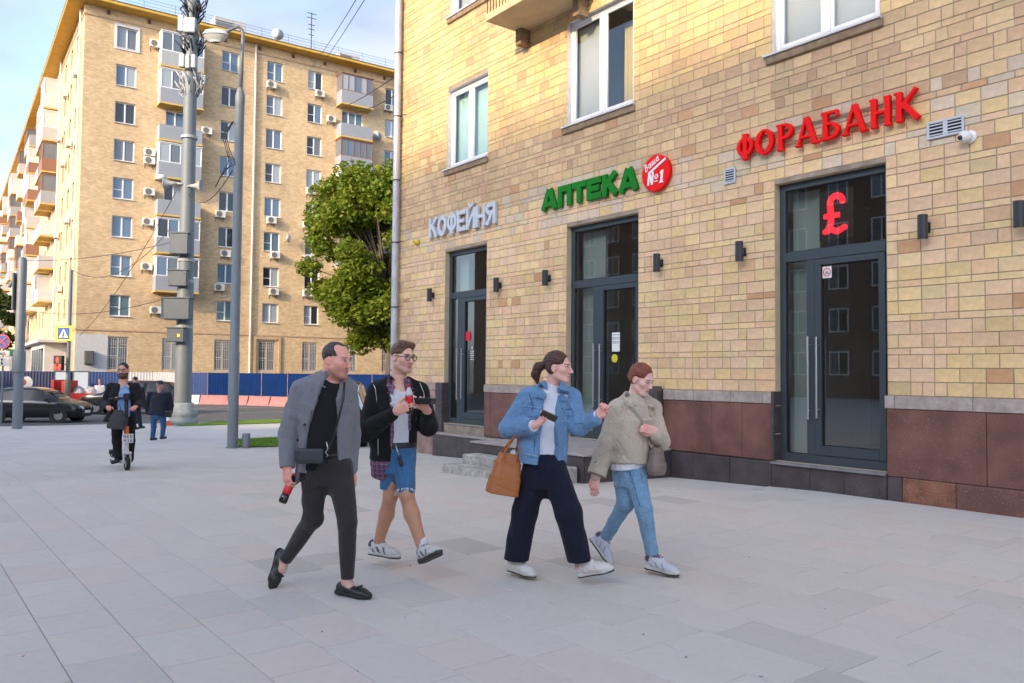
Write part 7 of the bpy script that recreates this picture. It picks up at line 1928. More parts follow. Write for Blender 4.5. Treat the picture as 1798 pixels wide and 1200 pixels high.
p.obj('belt', [(loft(rings_px(p, [(698, 786, 0, .156, .118), (698, 776, 0, .153, .116)], ft)), 0)], .006, m_leath)
for a, dirv in ((aF, (.02, -.03, -.05)), (aB, (.01, -.01, -.05))): p.obj('sock', [(cone(a + np.array([0, 0, .05]), a + np.array(dirv), .041, .040), 0)], .006, m_sock)
shoe(p.root, p.base, aF + np.array([.02, -.03, -.005]), (.62, -.72, .42), (-.25, .35, .9), 'trainer', mats=(m_shoew, m_soled, ((.58, .58, .56), (.05, .055, .08), (.50, .49, .47))), L=.285)
shoe(p.root, p.base, aB + np.array([.005, 0, -.006]), (.92, -.38, -.04), (0, 0, 1), 'trainer', mats=(m_shoew, m_solew, ((.58, .58, .56), (.05, .055, .08), (.50, .49, .47))), L=.285)
glasses(p, Hc, Mh, 1.03, m_char)
bottle('cola bottle with red label held upright by the man in glasses', p.J(719, 727, -.345), p.J(718, 676, -.355))
tp = p.J(747, 705, -.30); e = thing('food_tray', 'black plastic food tray in the hand of the man in glasses', 'tray', tuple(tp), R(-14))
b = MB(); b.raw([(-.06, -.05, -.022), (.06, -.05, -.022), (.06, .05, -.022), (-.06, .05, -.022), (-.072, -.062, .022), (.072, -.062, .022), (.072, .062, .022), (-.072, .062, .022)], [(3, 2, 1, 0), (0, 1, 5, 4), (1, 2, 6, 5), (2, 3, 7, 6), (3, 0, 4, 7)])
b.build('tray', mat('black_plastic', (.012, .012, .012), .3), e); b = MB(); b.box(-.076, .076, -.066, .066, .0222, .027, .002); b.build('lid', mat('smoke_lid', (.03, .03, .03), .2), e)
b = MB(); b.tube([p.J(694, 780, -.135), p.J(697, 790, -.14), p.J(701, 800, -.145)], .006, 6); p.mb(b, 'key_chain', m_steel)
p.obj('key_fob', [(rbox(p.J(703, 810, -.15), (.016, .009, .04), .008, frame((.3, -.95, 0), (-.3, 0, 1))), 0)], .004, m_leath)

# ---- woman in the denim jacket
m_ldenim = cloth('light_denim', (.15, .285, .48), var=.10, scale=70, sc=420, bump=.4, var2=.08, wrinkle=.45); m_navyt = cloth('navy_cotton', (.010, .011, .026), sheen=.05); m_wtee = cloth('white_tee', (.70, .71, .77), var=.02)
p = begin('woman in light denim jacket and wide navy trousers holding a phone', 6.15, (965, 1015))
ft = nrm((.55, -.83, 0)); Mt = frame(ft); SKW = (.77, .45, .365)
Hc = p.J(981, 645, -.03); Mh = frame((.92, -.39, -.02), (.12, -.02, 1))
hd = head_ops(Hc, Mh, 1.0, p.J(966, 690, .0), dict(skin=SKW, jaw=.93, nose=.9, neck=.048, browk=.85, browc=(.10, .05, .035), lip=(.42, .11, .12), chest=[ell(p.J(968, 696, -.01), (.10, .06, .05), Mt)]))
sR = p.J(928, 698, -.07); sL = p.J(1004, 698, .09); elR = p.J(894, 752, -.02); wR = p.J(938, 748, -.24); elL = p.J(1016, 750, -.03); wL = p.J(1050, 731, -.14)
aF = p.J(1024, 988, -.10); aB = p.J(905, 984, .09); kF = p.J(999, 900, -.12); kB = p.J(921, 900, .03)
p.body(hd, [hand_ops(wR, p.J(970, 731, -.33) - wR, (-.15, -.35, .9), -1, (.45, .42, .42, .45), elR, thumb=(.6, .7), wrist_r=.024), hand_ops(wL, p.J(1066, 708, -.18) - wL, (-.1, -.75, .2), 1, (.75, 1.0, 1.05, 1.05), elL, thumb=(.5, .8), wrist_r=.023)],
       p.core(p.J(967, 692, 0), p.J(956, 800, 0), sR, elR, wR, sL, elL, wL, (p.J(940, 822, .02), p.J(973, 822, -.03)), (kB, kF), (aB, aF), .9) + [(cone(aF, aF + np.array([.02, -.02, -.045]), .034, .032), .01), (cone(aB, aB + np.array([.01, -.02, -.045]), .034, .032), .01)], SKW, tint=[(.3, (.40, .36, .38))])
hm = hair_mat('hair_auburn', (.050, .014, .008)); L = lambda x, y, z: Hc + Mh @ np.array([x, y, z])
hairdo(p, Hc, Mh, 1.0, 'tied', hm, extra=[(cone(L(0, -.11, .02), L(0, -.165, -.005), .030, .034), .02), (cone(L(0, -.165, -.005), L(.0, -.185, -.06), .036, .034), .02), (cone(L(0, -.185, -.06), L(0, -.165, -.125), .033, .012), .02)])
p.obj('tee', [(loft(rings_px(p, [(956, 806, 0, .135, .10), (958, 770, 0, .142, .112), (962, 725, -.01, .158, .125), (966, 696, -.01, .140, .092), (970, 676, -.01, .058, .054)], ft)), 0)], .007, m_wtee, noise=fold(21, .9, .005))
jr = rings_px(p, [(951, 813, .01, .186, .160), (953, 780, .01, .196, .165), (957, 740, -.01, .194, .160), (963, 702, -.01, .168, .120), (968, 680, .01, .082, .074)], ft)
opn = loft(rings_px(p, [(974, 840, -.22, .098, .15), (976, 790, -.22, .088, .15), (975, 750, -.22, .058, .14), (974, 715, -.2, .048, .13), (974, 688, -.15, .055, .13), (972, 660, -.1, .065, .13)], ft), 3)
def details(f):
    groove(f, [(915, 712), (945, 716)], .003); groove(f, [(926, 690), (934, 715), (928, 750)], .004); groove(f, [(940, 735), (940, 795)], .003); groove(f, [(956, 705), (958, 760), (950, 795)], .003)
    groove(f, [(921, 800), (952, 806)], .003); groove(f, [(990, 705), (992, 790)], .003); groove(f, [(1000, 712), (1008, 750)], .004); groove(f, [(985, 716), (1004, 718)], .003)
    for x in (898, 906, 914): groove(f, [(x, 738), (x + 14, 748)], .004)
    for x in (1018, 1028, 1036): groove(f, [(x, 728), (x - 4, 758)], .004)
p.obj('denim_jacket', [(loft(jr), 0), (cone(p.J(952, 682, .0), sR, .04, .070), .03), (cone(p.J(984, 682, .03), sL, .04, .066), .03), (cone(sR, elR, .078, .076), .03), (cone(elR, p.J(930, 750, -.2), .076, .058), .03), (cone(sL, elL, .074, .070), .03), (cone(elL, p.J(1044, 735, -.12), .068, .054), .03), (cone(p.J(950, 679, .02), p.J(985, 676, .06), .030, .030), .02)], .0062, m_ldenim, noise=fold(23, .75, .0065, (.3, .2, .9)), subs=[(opn, .008), (ell(p.J(972, 666, -.03), (.066, .07, .055), Mt), .008)], post=details)
fj = FLD['last']
m_st1 = cloth('denim_stitching', (.34, .46, .64)); m_st0 = cloth('denim_seam_dark', (.055, .12, .24))
stitch(p, fj, [[(957, 704), (960, 760), (950, 803)], [(953, 704), (955, 760), (946, 803)], [(991, 706), (993, 760), (991, 803)], [(914, 712), (950, 717)], [(926, 690), (933, 715), (927, 748)], [(1002, 700), (1006, 730)], [(922, 797), (950, 803)]], 'stitching', m_st1)
stitch(p, fj, [[(961, 706), (964, 760), (954, 804)], [(916, 714), (951, 719)], [(940, 733), (938, 795)], [(929, 690), (936, 715), (930, 748)], [(920, 800), (950, 807)], [(986, 718), (1006, 720)], [(1008, 745), (1040, 742)], [(897, 752), (926, 758)], [(932, 722), (932, 760), (946, 762)], [(998, 722), (997, 760)]], 'seam', m_st0)
patch(p, fj, [(953, 660), (946, 676), (943, 697)], [(962, 676), (961, 688), (958, 703)], 'collar', m_ldenim, .008, .008)
patch(p, fj, [(983, 668), (983, 684), (984, 704)], [(994, 672), (999, 688), (995, 706)], 'collar', m_ldenim, .008, .008)
patch(p, fj, [(926, 722), (926, 731)], [(953, 724), (952, 733)], 'pocket_flap', m_ldenim, .004, .006)
patch(p, fj, [(991, 720), (991, 729)], [(1008, 721), (1007, 730)], 'pocket_flap', m_ldenim, .004, .006)
for w_, e_, k_ in ((wR, elR, 0), (wL, elL, 1)):
    d_ = nrm(w_ - e_); p.obj('cuff', [(cone(w_ - d_ * .065, w_ - d_ * .016, .058, .061), 0)], .006, m_ldenim, noise=fold(30 + k_, 1, .003), subs=[(cone(w_ - d_ * .02, w_ + d_ * .08, .046, .046), 0)], ends=[(w_ - d_ * .014, d_, .08)])
    p.obj('shirt_cuff', [(cone(w_ - d_ * .04, w_ - d_ * .006, .044, .043), 0)], .005, m_wtee, ends=[(w_ + d_ * .002, d_, .06)])
p.obj('trousers', [(loft(rings_px(p, [(956, 875, 0, .03, .05), (956, 848, 0, .135, .12), (956, 815, 0, .150, .122), (957, 796, 0, .138, .110)], ft)), 0), (cone(p.J(972, 822, -.03), kF, .100, .098), .04), (cone(kF, p.J(1018, 985, -.10), .096, .090), .03), (cone(p.J(942, 822, .02), kB, .104, .098), .04), (cone(kB, p.J(906, 983, .08), .098, .094), .03)], .0068, m_navyt, noise=fold(25, .55, .008, (.5, 0, .4)), ends=[(p.J(1018, 985, -.10), (.12, 0, -1), .12), (p.J(906, 983, .08), (-.06, 0, -1), .12)], post=lambda f: (groove(f, [(990, 830), (1005, 900), (1020, 980)], .003), groove(f, [(957, 800), (957, 840)], .003), groove(f, [(925, 830), (912, 975)], .003)))
shoe(p.root, p.base, aF + np.array([.02, -.01, -.008]), (.90, -.32, .26), (-.22, -.05, .95), 'trainer', mats=(m_shoew, m_solew, ((.64, .61, .58), (.60, .34, .38), (.62, .58, .53))), L=.265)
shoe(p.root, p.base, aB + np.array([.01, 0, -.006]), (.72, -.68, -.04), (0, 0, 1), 'trainer', mats=(m_shoew, m_solew, ((.64, .61, .58), (.60, .50, .48), (.62, .58, .53))), L=.265)
pc = p.J(964, 731, -.335); e = thing('phone', 'dark phone in the hand of the woman in denim', 'phone', tuple(pc))
sdf_obj('case', [(rbox(pc, (.062, .005, .034), .004, frame((-.25, -.62, -.55), (.35, -.5, .8))), 0)], .004, mat('phone_case', (.05, .04, .03), .3), e, pc)
m_tan = mat('tan_leather', (.40, .125, .030), .45, var=.06, scale=25, bump=.12, bscale=150)
tc_ = p.J(888, 832, -.06); e = thing('tote_bag', 'tan leather tote bag hanging from the denim woman’s forearm', 'bag', tuple(tc_))
Mb = frame((.30, -.95, .0), (.20, 0, 1)); q = lambda x, y, z: tc_ + Mb @ np.array([x, y, z])
sdf_obj('bag_body', [(loft([(q(0, 0, -.155), Mb[:, 0], Mb[:, 1], .120, .075), (q(0, 0, -.05), Mb[:, 0], Mb[:, 1], .116, .07), (q(0, 0, .06), Mb[:, 0], Mb[:, 1], .097, .05), (q(0, 0, .15), Mb[:, 0], Mb[:, 1], .074, .03)], 5), 0)], .006, m_tan, e, tc_, noise=fold(41, .5, .002), post=lambda f: (groove(f, [(896, 785), (882, 830), (872, 866)], .003), groove(f, [(868, 850), (908, 868)], .003)))
for dy in (-.035, .035):
    b = MB(); b.tube([q(-.055, dy, .06) - tc_, q(-.05, dy, .16) - tc_, p.J(905, 765, -.1 + dy) - tc_, p.J(914, 748, -.11 + dy) - tc_, p.J(921, 757, -.1 + dy) - tc_, q(.05, dy, .17) - tc_, q(.055, dy, .06) - tc_], .009, 6); b.build('handle', m_tan, e, smooth=True)
b = MB(); b.tube([q(.03, -.05, .12) - tc_, q(.035, -.075, .02) - tc_, q(.05, -.085, -.05) - tc_, q(.052, -.085, -.09) - tc_], [.005, .005, .006, .012], 6); b.build('tassel', m_tan, e, smooth=True)
sdf_obj('white_cloth', [(ell(q(.035, -.012, .14), (.032, .026, .05), Mb), 0)], .006, m_wtee, e, tc_, noise=fold(43, 1.2, .005))

# ---- woman in the beige jacket
m_beige = cloth('beige_gabardine', (.53, .44, .345), sc=480, bump=.25, wrinkle=.6); m_jean = cloth('light_jeans', (.185, .325, .48), var=.14, scale=45, sc=520, bump=.35, var2=.10); m_taupe = mat('taupe_leather', (.21, .155, .135), .42, bump=.1, bscale=150)
p = begin('woman in beige cropped jacket and light jeans looking down', 6.5, (1110, 1000))
ft = nrm((.62, -.78, 0)); Mt = frame(ft); SKW4 = (.79, .48, .405)
Hc = p.J(1127, 666, -.05); Mh = frame((.66, -.62, -.34), (.26, -.22, 1))
hd = head_ops(Hc, Mh, 1.0, p.J(1112, 706, .0), dict(skin=SKW4, jaw=.92, nose=.8, neck=.047, browk=.65, browc=(.13, .06, .04), eye_open=.25, lip=(.40, .12, .12), chest=[ell(p.J(1114, 712, 0), (.1, .06, .05), Mt)]))
sR = p.J(1084, 718, -.05); sL = p.J(1146, 718, .10); elR = p.J(1066, 778, .0); wR = p.J(1046, 838, -.06); elL = p.J(1160, 776, .02); wL = p.J(1150, 758, -.16)
aF = p.J(1147, 980, -.16); aB = p.J(1060, 948, .20); kF = p.J(1131, 896, -.20); kB = p.J(1098, 884, -.02)
p.body(hd, [hand_ops(wR, p.J(1043, 868, -.08) - wR, (.4, .8, .1), -1, (.4, .45, .5, .5), elR, thumb=(.4, .7), wrist_r=.023), hand_ops(wL, p.J(1124, 750, -.22) - wL, (.25, .9, -.1), 1, (.9, .95, 1.0, 1.0), elL, thumb=(.4, .9), wrist_r=.023)],
       p.core(p.J(1113, 708, 0), p.J(1106, 810, 0), sR, elR, wR, sL, elL, wL, (p.J(1097, 835, .02), p.J(1116, 835, -.04)), (kB, kF), (aB, aF), .88) + [(cone(aF, aF + np.array([.02, -.02, -.045]), .034, .032), .01), (cone(aB, p.J(1062, 965, .185), .034, .030), .01)], SKW4)
hairdo(p, Hc, Mh, 1.0, 'tied', hair_mat('hair_copper', (.17, .036, .012)), extra=[(ell(Hc + Mh @ np.array([0, -.105, -.01]), (.035, .03, .035), Mh), .02)])
p.obj('roll_neck', [(loft(rings_px(p, [(1112, 735, -.01, .12, .08), (1114, 702, -.01, .085, .07), (1118, 692, -.02, .056, .054)], ft)), 0)], .006, cloth('cream_knit', (.60, .50, .44)))
p.obj('white_shirt', [(loft(rings_px(p, [(1105, 826, .0, .156, .125), (1105, 800, 0, .150, .12)], ft)), 0)], .006, m_wtee, noise=fold(51, 1, .004), cuts=[(p.J(1105, 822, 0), (.10, 0, -1))])
jr = rings_px(p, [(1106, 811, .0, .176, .150), (1108, 775, 0, .174, .145), (1110, 740, -.01, .174, .138), (1113, 714, -.01, .155, .105), (1116, 694, .0, .076, .070)], ft)
def details(f):
    groove(f, [(1098, 722), (1090, 750), (1084, 780), (1080, 805)], .005); groove(f, [(1122, 720), (1128, 760), (1132, 810)], .004); groove(f, [(1148, 720), (1150, 745)], .004)
    groove(f, [(1095, 760), (1110, 775)], .004); groove(f, [(1085, 775), (1100, 800)], .004); groove(f, [(1052, 785), (1075, 800)], .003); groove(f, [(1038, 818), (1062, 828)], .004); groove(f, [(1100, 730), (1118, 733)], .003)
p.obj('jacket', [(loft(jr), 0), (cone(p.J(1102, 698, .0), sR, .04, .066), .03), (cone(p.J(1130, 698, .03), sL, .04, .062), .03), (cone(sR, elR, .072, .076), .035), (cone(elR, p.J(1048, 830, -.05), .076, .072), .03), (cone(sL, elL, .070, .070), .035), (cone(elL, p.J(1152, 764, -.14), .070, .056), .03),
                 (cone(p.J(1101, 694, .02), p.J(1130, 690, .05), .028, .028), .02)], .0062, m_beige, noise=fold(53, .6, .0075, (.3, .2, .9)), subs=[(ell(p.J(1119, 684, -.04), (.058, .062, .05), Mt), .008)], ends=[(p.J(1048, 830, -.05), p.J(1048, 830, -.05) - elR, .1)], post=details)
fj = FLD['last']
patch(p, fj, [(1101, 686), (1094, 698), (1100, 712)], [(1112, 700), (1117, 708), (1112, 716)], 'collar', m_beige, .008, .008)
patch(p, fj, [(1128, 694), (1124, 708), (1134, 730)], [(1142, 698), (1150, 716), (1146, 738)], 'lapel', m_beige, .008, .008)
d_ = nrm(wR - elR); p.obj('cuff', [(cone(wR - d_ * .075, wR - d_ * .032, .074, .077), 0)], .006, m_beige, subs=[(cone(wR - d_ * .03, wR + d_ * .1, .055, .055), 0)], ends=[(wR - d_ * .018, d_, .1)]); p.obj('inner_cuff', [(cone(wR - d_ * .05, wR - d_ * .0, .042, .040), 0)], .006, cloth('pink_knit', (.50, .36, .31)))
for x, y in ((1035, 806), (1046, 812)):
    q0 = surf(fj, x, y)
    if q0 is not None: b = MB(); b.lathe([(.010, .004), (.010, -.006)], tuple(q0), 10, 'y'); p.mb(b, 'button', m_oldsill)
p.obj('jeans', [(loft(rings_px(p, [(1106, 870, 0, .03, .05), (1106, 846, 0, .125, .108), (1106, 820, 0, .140, .114), (1106, 805, 0, .135, .110)], ft)), 0), (cone(p.J(1116, 838, -.04), kF, .090, .066), .04), (cone(kF, p.J(1145, 974, -.158), .065, .050), .02), (cone(p.J(1097, 838, .02), kB, .090, .066), .04), (cone(kB, p.J(1064, 943, .195), .065, .050), .03)], .0065, m_jean, noise=fold(55, .8, .0055, (.2, 0, 1)), ends=[(p.J(1145, 974, -.158), (.1, 0, -1), .09), (p.J(1064, 943, .195), p.J(1064, 943, .195) - kB, .09)],
      post=lambda f: (groove(f, [(1100, 830), (1118, 890), (1136, 970)], .003), groove(f, [(1125, 830), (1132, 860)], .003)))
stitch(p, FLD['last'], [[(1104, 828), (1122, 890), (1140, 968)], [(1106, 828), (1124, 890), (1142, 968)], [(1122, 826), (1130, 850)]], 'stitching', m_st0, .002)
shoe(p.root, p.base, aF + np.array([.02, -.01, -.008]), (.86, -.50, -.10), (0, -.05, 1), 'trainer', mats=(m_shoew, m_solew, ((.50, .50, .56), (.10, .06, .08), (.56, .56, .58))), L=.265)
shoe(p.root, p.base, aB + np.array([.0, .0, -.006]), (.55, -.45, -.70), (.70, -.2, .62), 'trainer', mats=(m_shoew, m_solew, ((.50, .50, .56), (.10, .06, .08), (.56, .56, .58))), L=.255)
for kk, (a_, dv) in enumerate(((aF, (.015, -.015, -.04)), (aB, (.01, 0, -.03)))): p.obj('sock', [(cone(a_ + np.array([0, 0, .0]), a_ + np.array(dv), .038, .040), 0)], .006, m_sock)
bc = p.J(1153, 808, -.10); e = thing('shoulder_bag', 'taupe leather shoulder bag on a studded strap of the beige jacket woman', 'bag', tuple(bc)); Mb = frame((.75, -.65, 0)); q = lambda x, y, z: bc + Mb @ np.array([x, y, z])
sdf_obj('bag_body', [(loft([(q(0, 0, -.115), Mb[:, 0], Mb[:, 1], .080, .05), (q(0, 0, -.06), Mb[:, 0], Mb[:, 1], .092, .06), (q(0, 0, .04), Mb[:, 0], Mb[:, 1], .070, .045), (q(0, 0, .10), Mb[:, 0], Mb[:, 1], .040, .022)], 2.6), 0)], .006, m_taupe, e, bc, noise=fold(57, .5, .002))
o = straps(p, fj, [(1093, 700), (1104, 712), (1120, 730), (1130, 748), (1139, 775)], .014, 'strap', cloth('strap_canvas', (.36, .31, .26)), extra=[q(0, -.03, .08)])
b = MB(); b.tube([q(-.0, -.03, .09) - bc, q(0, -.035, .13) - bc, q(.01, -.03, .09) - bc], .005, 5); b.build('clasp', mat('brass', (.55, .38, .12), .3, metal=1), e)
# ------------------------------------------------------------------ people farther off, and the scooter
def walker(label, Y, head, f, shoulders, hem, hips, knees, ankles, hands, elbows, coat, trousers, hair, skin=SK, h=.012, hk='crew', sc=1.0, headopt=None, open_=None, flare=1.0, shoe_m=None, hf=None, dyk=(0, 0), dya=(0, 0), dyh=(0, 0), dye=(0, 0), footz=None):
    p = Person(label, Y); foot = p.J((ankles[0][0] + ankles[1][0]) / 2, max(ankles[0][1], ankles[1][1])); p.start(foot)
    ft = nrm((*f, 0)); Mt = frame(ft); Hc = p.J(*head); Mh = frame((*(hf or f), -.05)); cx = (shoulders[0][0] + shoulders[1][0]) / 2; cy = (shoulders[0][1] + shoulders[1][1]) / 2
    pxm = FPX / Y; opt = dict(skin=skin, chest=[ell(p.J(cx, cy + .02 * pxm), (.11, .06, .05), Mt)]); opt.update(headopt or {})
    sh = [p.J(*s, 0) for s in shoulders]; el = [p.J(*q, d) for q, d in zip(elbows, dye)]; wr = [p.J(*q, d) for q, d in zip(hands, dyh)]
    kn = [p.J(*q, d) for q, d in zip(knees, dyk)]; an = [p.J(*q, d) for q, d in zip(ankles, dya)]; hp = [p.J(*q) for q in hips]
    hd = head_ops(Hc, Mh, sc, p.J(cx, cy + .01 * pxm), opt)
    hops = [hand_ops(w, nrm(w - e_) + ft * .3, -ft * .2 + np.array([0, 0, -.8]) if abs((w - e_)[2]) < .12 else np.array([(-1) ** k * .9, .1, 0]), (-1) ** k, (.5, .55, .6, .6), e_) for k, (w, e_) in enumerate(zip(wr, el))]
    p.body(hd, hops, p.core(p.J(cx, cy), p.J((hips[0][0] + hips[1][0]) / 2, hips[0][1]), sh[0], el[0], wr[0], sh[1], el[1], wr[1], hp, kn, an, .9), skin, h=h * .75)
    hairdo(p, Hc, Mh, sc, hk, hair, h=h * .7)
    hw = abs(shoulders[1][0] - shoulders[0][0]) / pxm / 2 / max(.35, abs(Mt[0, 0])); hx, hy = hem
    rg = rings_px(p, [(hx, hy, 0, hw * 1.02 * flare, .17 * flare), ((hx + cx) / 2, (hy + cy) / 2 + .1 * pxm, 0, hw * .98, .155), (cx, cy + .12 * pxm, 0, hw * 1.0, .15), (cx, cy + .02 * pxm, 0, hw * .85, .11), (cx, cy - .06 * pxm, 0, .08, .075)], ft)
    subs = [(ell(p.J(cx, cy - .08 * pxm, -.03), (.062, .07, .06), Mt), .01)]
    if open_:
        sm_, w0, w1 = open_; subs.append((loft(rings_px(p, [(cx + .2, hy + .3 * pxm, -.2, w1 * 1.3, .15), (cx, (hy + cy) / 2, -.2, w1, .14), (cx, cy + .12 * pxm, -.18, w0, .12), (cx, cy - .1 * pxm, -.14, w0 * .8, .13)], ft), 3), .01))
        p.obj('shirt', [(loft(rings_px(p, [(hx, hips[0][1] + .1 * pxm, 0, hw * .8, .14), (cx, (hips[0][1] + cy) / 2, 0, hw * .82, .138), (cx, cy + .12 * pxm, 0, hw * .78, .125), (cx, cy + .03 * pxm, 0, hw * .6, .085), (cx, cy - .055 * pxm, -.01, .066, .06)], ft)), 0)], h, sm_, noise=fold(int(Y), .8, .004))
    P = [(loft(rg), 0)]
    for s, e_, w in zip(sh, el, wr): P += [(cone(p.J(cx, cy - .03 * pxm), s, .045, .066), .03), (cone(s, e_, .072, .068), .03), (cone(e_, w - nrm(w - e_) * .02, .066, .052), .03)]
    p.obj('coat', P, h, coat, noise=fold(int(Y) + 1, .7, .007), subs=subs)
    hc = p.J((hips[0][0] + hips[1][0]) / 2, hips[0][1])
    P = [(ell(hc, (.17, .13, .13), Mt), 0)]
    for h_, k_, a_ in zip(hp, kn, an): P += [(cone(h_, k_, .098, .076), .04), (cone(k_, a_ + np.array([0, 0, -.02]), .074, .062), .03)]
    p.obj('trousers', P, h, trousers, noise=fold(int(Y) + 2, .8, .006))
    for a_ in an:
        b = None; p.obj('shoe', [(cone(a_ + np.array([0, 0, -.05]) - ft * .05, a_ + np.array([0, 0, -.055]) + ft * .15, .045, .038), 0)], h * .7, shoe_m or m_rub, cuts=[(a_ + np.array([0, 0, -.092]), (0, 0, -1))])
    return p
# man on the scooter
m_coat = cloth('black_coat', (.012, .012, .016), sheen=.05); m_bshirt = cloth('blue_shirt', (.22, .36, .62)); m_btr = cloth('black_trousers', (.010, .010, .011), sheen=.05)
RY = 13.7
p = walker('bearded man in open black coat riding an electric scooter', RY, (216, 650), (.16, -.99), ((195, 680), (238, 680)), (212, 742), ((206, 738), (226, 738)), ((205, 775), (229, 775)), ((208, 803), (228, 803)), ((190, 714), (239, 714)), ((184, 708), (249, 708)), m_coat, m_btr, hair_mat('hair_black', (.012, .010, .009)),
           skin=(.64, .34, .25), h=.009, sc=1.08, headopt=dict(stubble=.95, beard=(.07, .028, .018), jaw=1.12, neck=.065, browk=.9, browc=(.03, .02, .015)), open_=(m_bshirt, .10, .125), flare=1.32, dyh=(-.30, -.30), dye=(-.02, -.02), dyk=(-.03, .02), dya=(-.1, .12))
glasses(p, p.J(216, 650), frame((.16, -.99, -.05)), 1.08, m_char, .021, .0025)
Hq = p.J(216, 650)
p.obj('beard', [(ell(p.J(216.5, 660.5, -.075), (.052, .036, .036)), 0), (cone(p.J(210, 657, -.03), p.J(214, 664, -.07), .022, .022), .02), (cone(p.J(223, 657, -.03), p.J(219, 664, -.07), .022, .022), .02)], .006, hair_mat('beard_auburn', (.05, .018, .012)), subs=[(ell(p.J(217, 655.5, -.12), (.026, .03, .012)), .006)])
# scooter
fw_ = at(223, 829, RY - .28); rw_ = at(198, 826, RY + .62); gq = gz(RY)
sd = nrm((fw_[0] - rw_[0], fw_[1] - rw_[1], 0)); ang = math.atan2(sd[1], sd[0])
SCT = thing('electric_scooter', 'white and orange electric scooter with a white plate under its rider', 'scooter', (fw_[0], fw_[1], gq), ang)
m_sct = mat('scooter_white', (.50, .50, .51), .4); m_orange = mat('scooter_orange', (.75, .17, .015), .4); m_sblk = mat('scooter_black', (.018, .018, .02), .5)
WB = math.hypot(fw_[0] - rw_[0], fw_[1] - rw_[1])
for x in (0, -WB):
    o = put('wheel', None, SCT, (x, 0, .115)); b = MB(); b.lathe([(.07, -.03), (.105, -.03), (.115, -.015), (.115, .015), (.105, .03), (.07, .03)], n=24, axis='y', cap=False); b.build('tyre', m_tyre, o, smooth='auto')
    b = MB(); b.lathe([(.068, -.02), (.02, -.026), (.02, .026), (.068, .02)], n=16, axis='y'); b.build('hub', m_sct, o, smooth='auto')
b = MB(); b.box(-WB + .1, -.22, -.085, .085, .10, .15, .02); b.build('deck', m_sct, SCT)
b = MB(); b.box(-WB + .12, -.24, -.07, .07, .1502, .156); b.build('deck_mat', m_sblk, SCT)
b = MB(); b.box(-WB - .1, -WB + .1, -.05, .05, .24, .255, .005); b.box(-WB - .11, -WB - .09, -.05, .05, .17, .2395); b.build('mudguard', m_sblk, SCT)
for s in (-1, 1):
    b = MB(); b.tube([(.0, s * .05, .115), (-.04, s * .05, .27)], .016, 8); b.build('fork_leg', m_sct, SCT)
b = MB(); b.box(-.07, .0, -.07, .07, .26, .31, .015); b.build('fork_crown', m_sct, SCT)
b = MB(); b.tube([(-.05, 0, .30), (-.09, 0, .50)], .032, 12); b.build('stem_lower', m_sct, SCT, smooth='auto')
b = MB(); b.tube([(-.09, 0, .501), (-.125, 0, .72)], .036, 12); b.build('stem_sleeve', m_orange, SCT, smooth='auto')
b = MB(); b.tube([(-.125, 0, .721), (-.20, 0, 1.16)], .028, 12); b.build('stem', m_sblk, SCT, smooth='auto')
b = MB(); b.tube([(-.32, 0, .13), (-.09, 0, .40)], .03, 10); b.build('down_tube', m_sct, SCT)
b = MB(); b.tube([(-.25, -.25, 1.17), (-.20, -.12, 1.19), (-.20, .12, 1.19), (-.25, .25, 1.17)], .016, 8); b.build('handlebar', m_sblk, SCT, smooth=True)
for s in (-1, 1):
    b = MB(); b.tube([(-.235, s * .19, 1.176), (-.255, s * .27, 1.168)], .02, 10); b.build('grip', m_sblk, SCT)
    b = MB(); b.tube([(-.215, s * .13, 1.19), (-.225, s * .165, 1.185)], .021, 8); b.build('grip_ring', mat('ring_yellow', (.65, .35, .02), .4), SCT)
    b = MB(); b.tube([(-.17, s * .1, 1.17), (-.15, s * .2, 1.15)], .007, 6); b.build('brake_lever', m_sblk, SCT)
b = MB(); b.box(-.22, -.13, -.05, .05, 1.15, 1.27, .02); b.build('display', m_sblk, SCT)
pl = put('plate', None, SCT, (.015, 0, .53), -0.0)
b = MB(); b.box(-.012, -.004, -.082, .082, -.075, .075, .003); b.build('plate_board', mat('plate_white', (.68, .68, .68), .5), pl)
GK = {'К': glyph('К', .16), 'Е': glyph('Е', .16), 'О': [('c', arc_pts(.5, .5, .38, .42, 0, 360, 20), .16)], '9': [('c', arc_pts(.5, .70, .32, .24, 0, 360, 16), .15), ('c', [(.82, .7), (.75, .3), (.4, .05)], .15)], '3': [('c', arc_pts(.45, .73, .32, .22, 140, -80, 10), .15), ('c', arc_pts(.45, .27, .36, .24, 80, -140, 10), .15)], 'А': glyph('А', .16)}
for row, zz in (('КЕО', .008), ('93А', -.062)):
    for i, ch in enumerate(row):
        o = put('letter', letter_mesh('letter', GK[ch], (.036, .052), .004, m_ink, .0032), pl, (-.001, -.066 + i * .048, zz)); o.rotation_euler = (0, 0, math.pi / 2)
bgp = np.array(at(207, 733, RY - .36)); e = thing('hanging_bag', 'dark grey shopping bag hanging from the scooter handlebar', 'bag', tuple(bgp))
Mb = frame((.1, -.99, 0), (.1, 0, 1)); q = lambda x, y, z: bgp + Mb @ np.array([x, y, z])
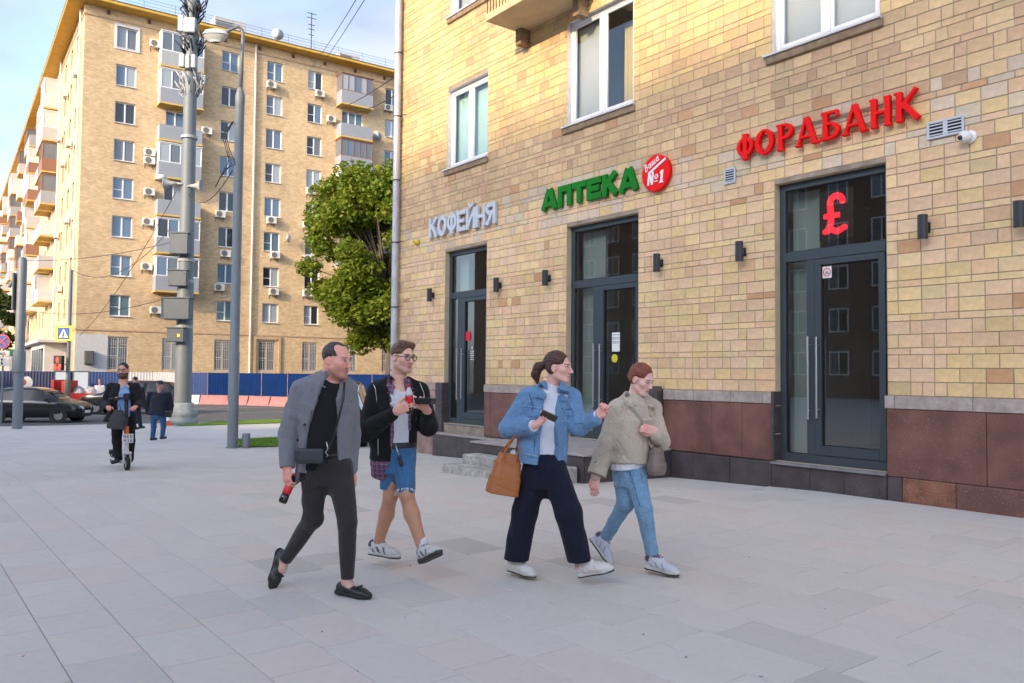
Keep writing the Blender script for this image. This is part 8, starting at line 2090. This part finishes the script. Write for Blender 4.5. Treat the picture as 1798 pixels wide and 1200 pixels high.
sdf_obj('bag_body', [(loft([(q(0, 0, -.19), Mb[:, 0], Mb[:, 1], .15, .07), (q(0, 0, -.05), Mb[:, 0], Mb[:, 1], .13, .06), (q(0, 0, .12), Mb[:, 0], Mb[:, 1], .07, .03)], 3), 0)], .009, mat('bag_charcoal', (.035, .035, .038), .7), e, bgp, noise=fold(61, .8, .006))
b = MB(); b.tube([q(-.04, 0, .1) - bgp, q(.0, -.0, .22) - bgp, q(.04, 0, .1) - bgp], .008, 6); b.build('handle', m_sblk, e, smooth=True)
# man walking away
m_navyc = cloth('navy_coat', (.012, .015, .028)); m_bjean = cloth('blue_jeans', (.03, .085, .19))
BY = 23.6
p = walker('elderly man in dark coat, flat cap and blue jeans seen from behind', BY, (281, 677), (.25, .97), ((263, 692), (297, 692)), (278, 728), ((270, 730), (286, 730)), ((270, 750), (287, 749)), ((268, 768), (285, 766)), ((260, 728), (300, 726)), ((257, 713), (301, 712)), m_navyc, m_bjean, hair_mat('hair_grey', (.12, .11, .11)), skin=(.50, .26, .2), h=.013, flare=1.05, hf=(.6, .8))
p.obj('flat_cap', [(ell(p.J(281, 671.5), (.105, .115, .06)), 0), (cone(p.J(283, 674, .06), p.J(287, 675.5, .13), .05, .04, flat=((0, 0, 1), .3)), .02)], .012, cloth('cap_tweed', (.05, .045, .045)))
sb = p.J(295, 727, -.1); p.obj('satchel', [(rbox(sb, (.10, .05, .10), .03), 0)], .012, m_leath)
# walker hidden behind the scooter rider, and a person by the fence
p = walker('person in dark clothes walking behind the scooter rider', 26.5, (238, 668), (.3, .95), ((224, 684), (250, 684)), (236, 716), ((231, 718), (242, 718)), ((232, 734), (244, 733)), ((237, 750), (247, 748)), ((224, 712), (249, 712)), ((222, 699), (252, 699)), m_navyc, cloth('dark_navy_trousers', (.012, .016, .04)), hair_mat('hair_black', (0, 0, 0)), h=.016)
p = walker('person in pale grey top standing by the fence behind the black car', 47.0, (175, 669), (.2, -.98), ((168, 679), (182, 679)), (175, 697), ((172, 698), (178, 698)), ((172, 707), (179, 707)), ((172, 717), (179, 717)), ((167, 690), (184, 689)), ((166, 686), (185, 685)), cloth('pale_top', (.36, .40, .47)), m_bjean, hair_mat('hair_red_brown', (.12, .03, .02)), skin=(.55, .25, .2), h=.02)
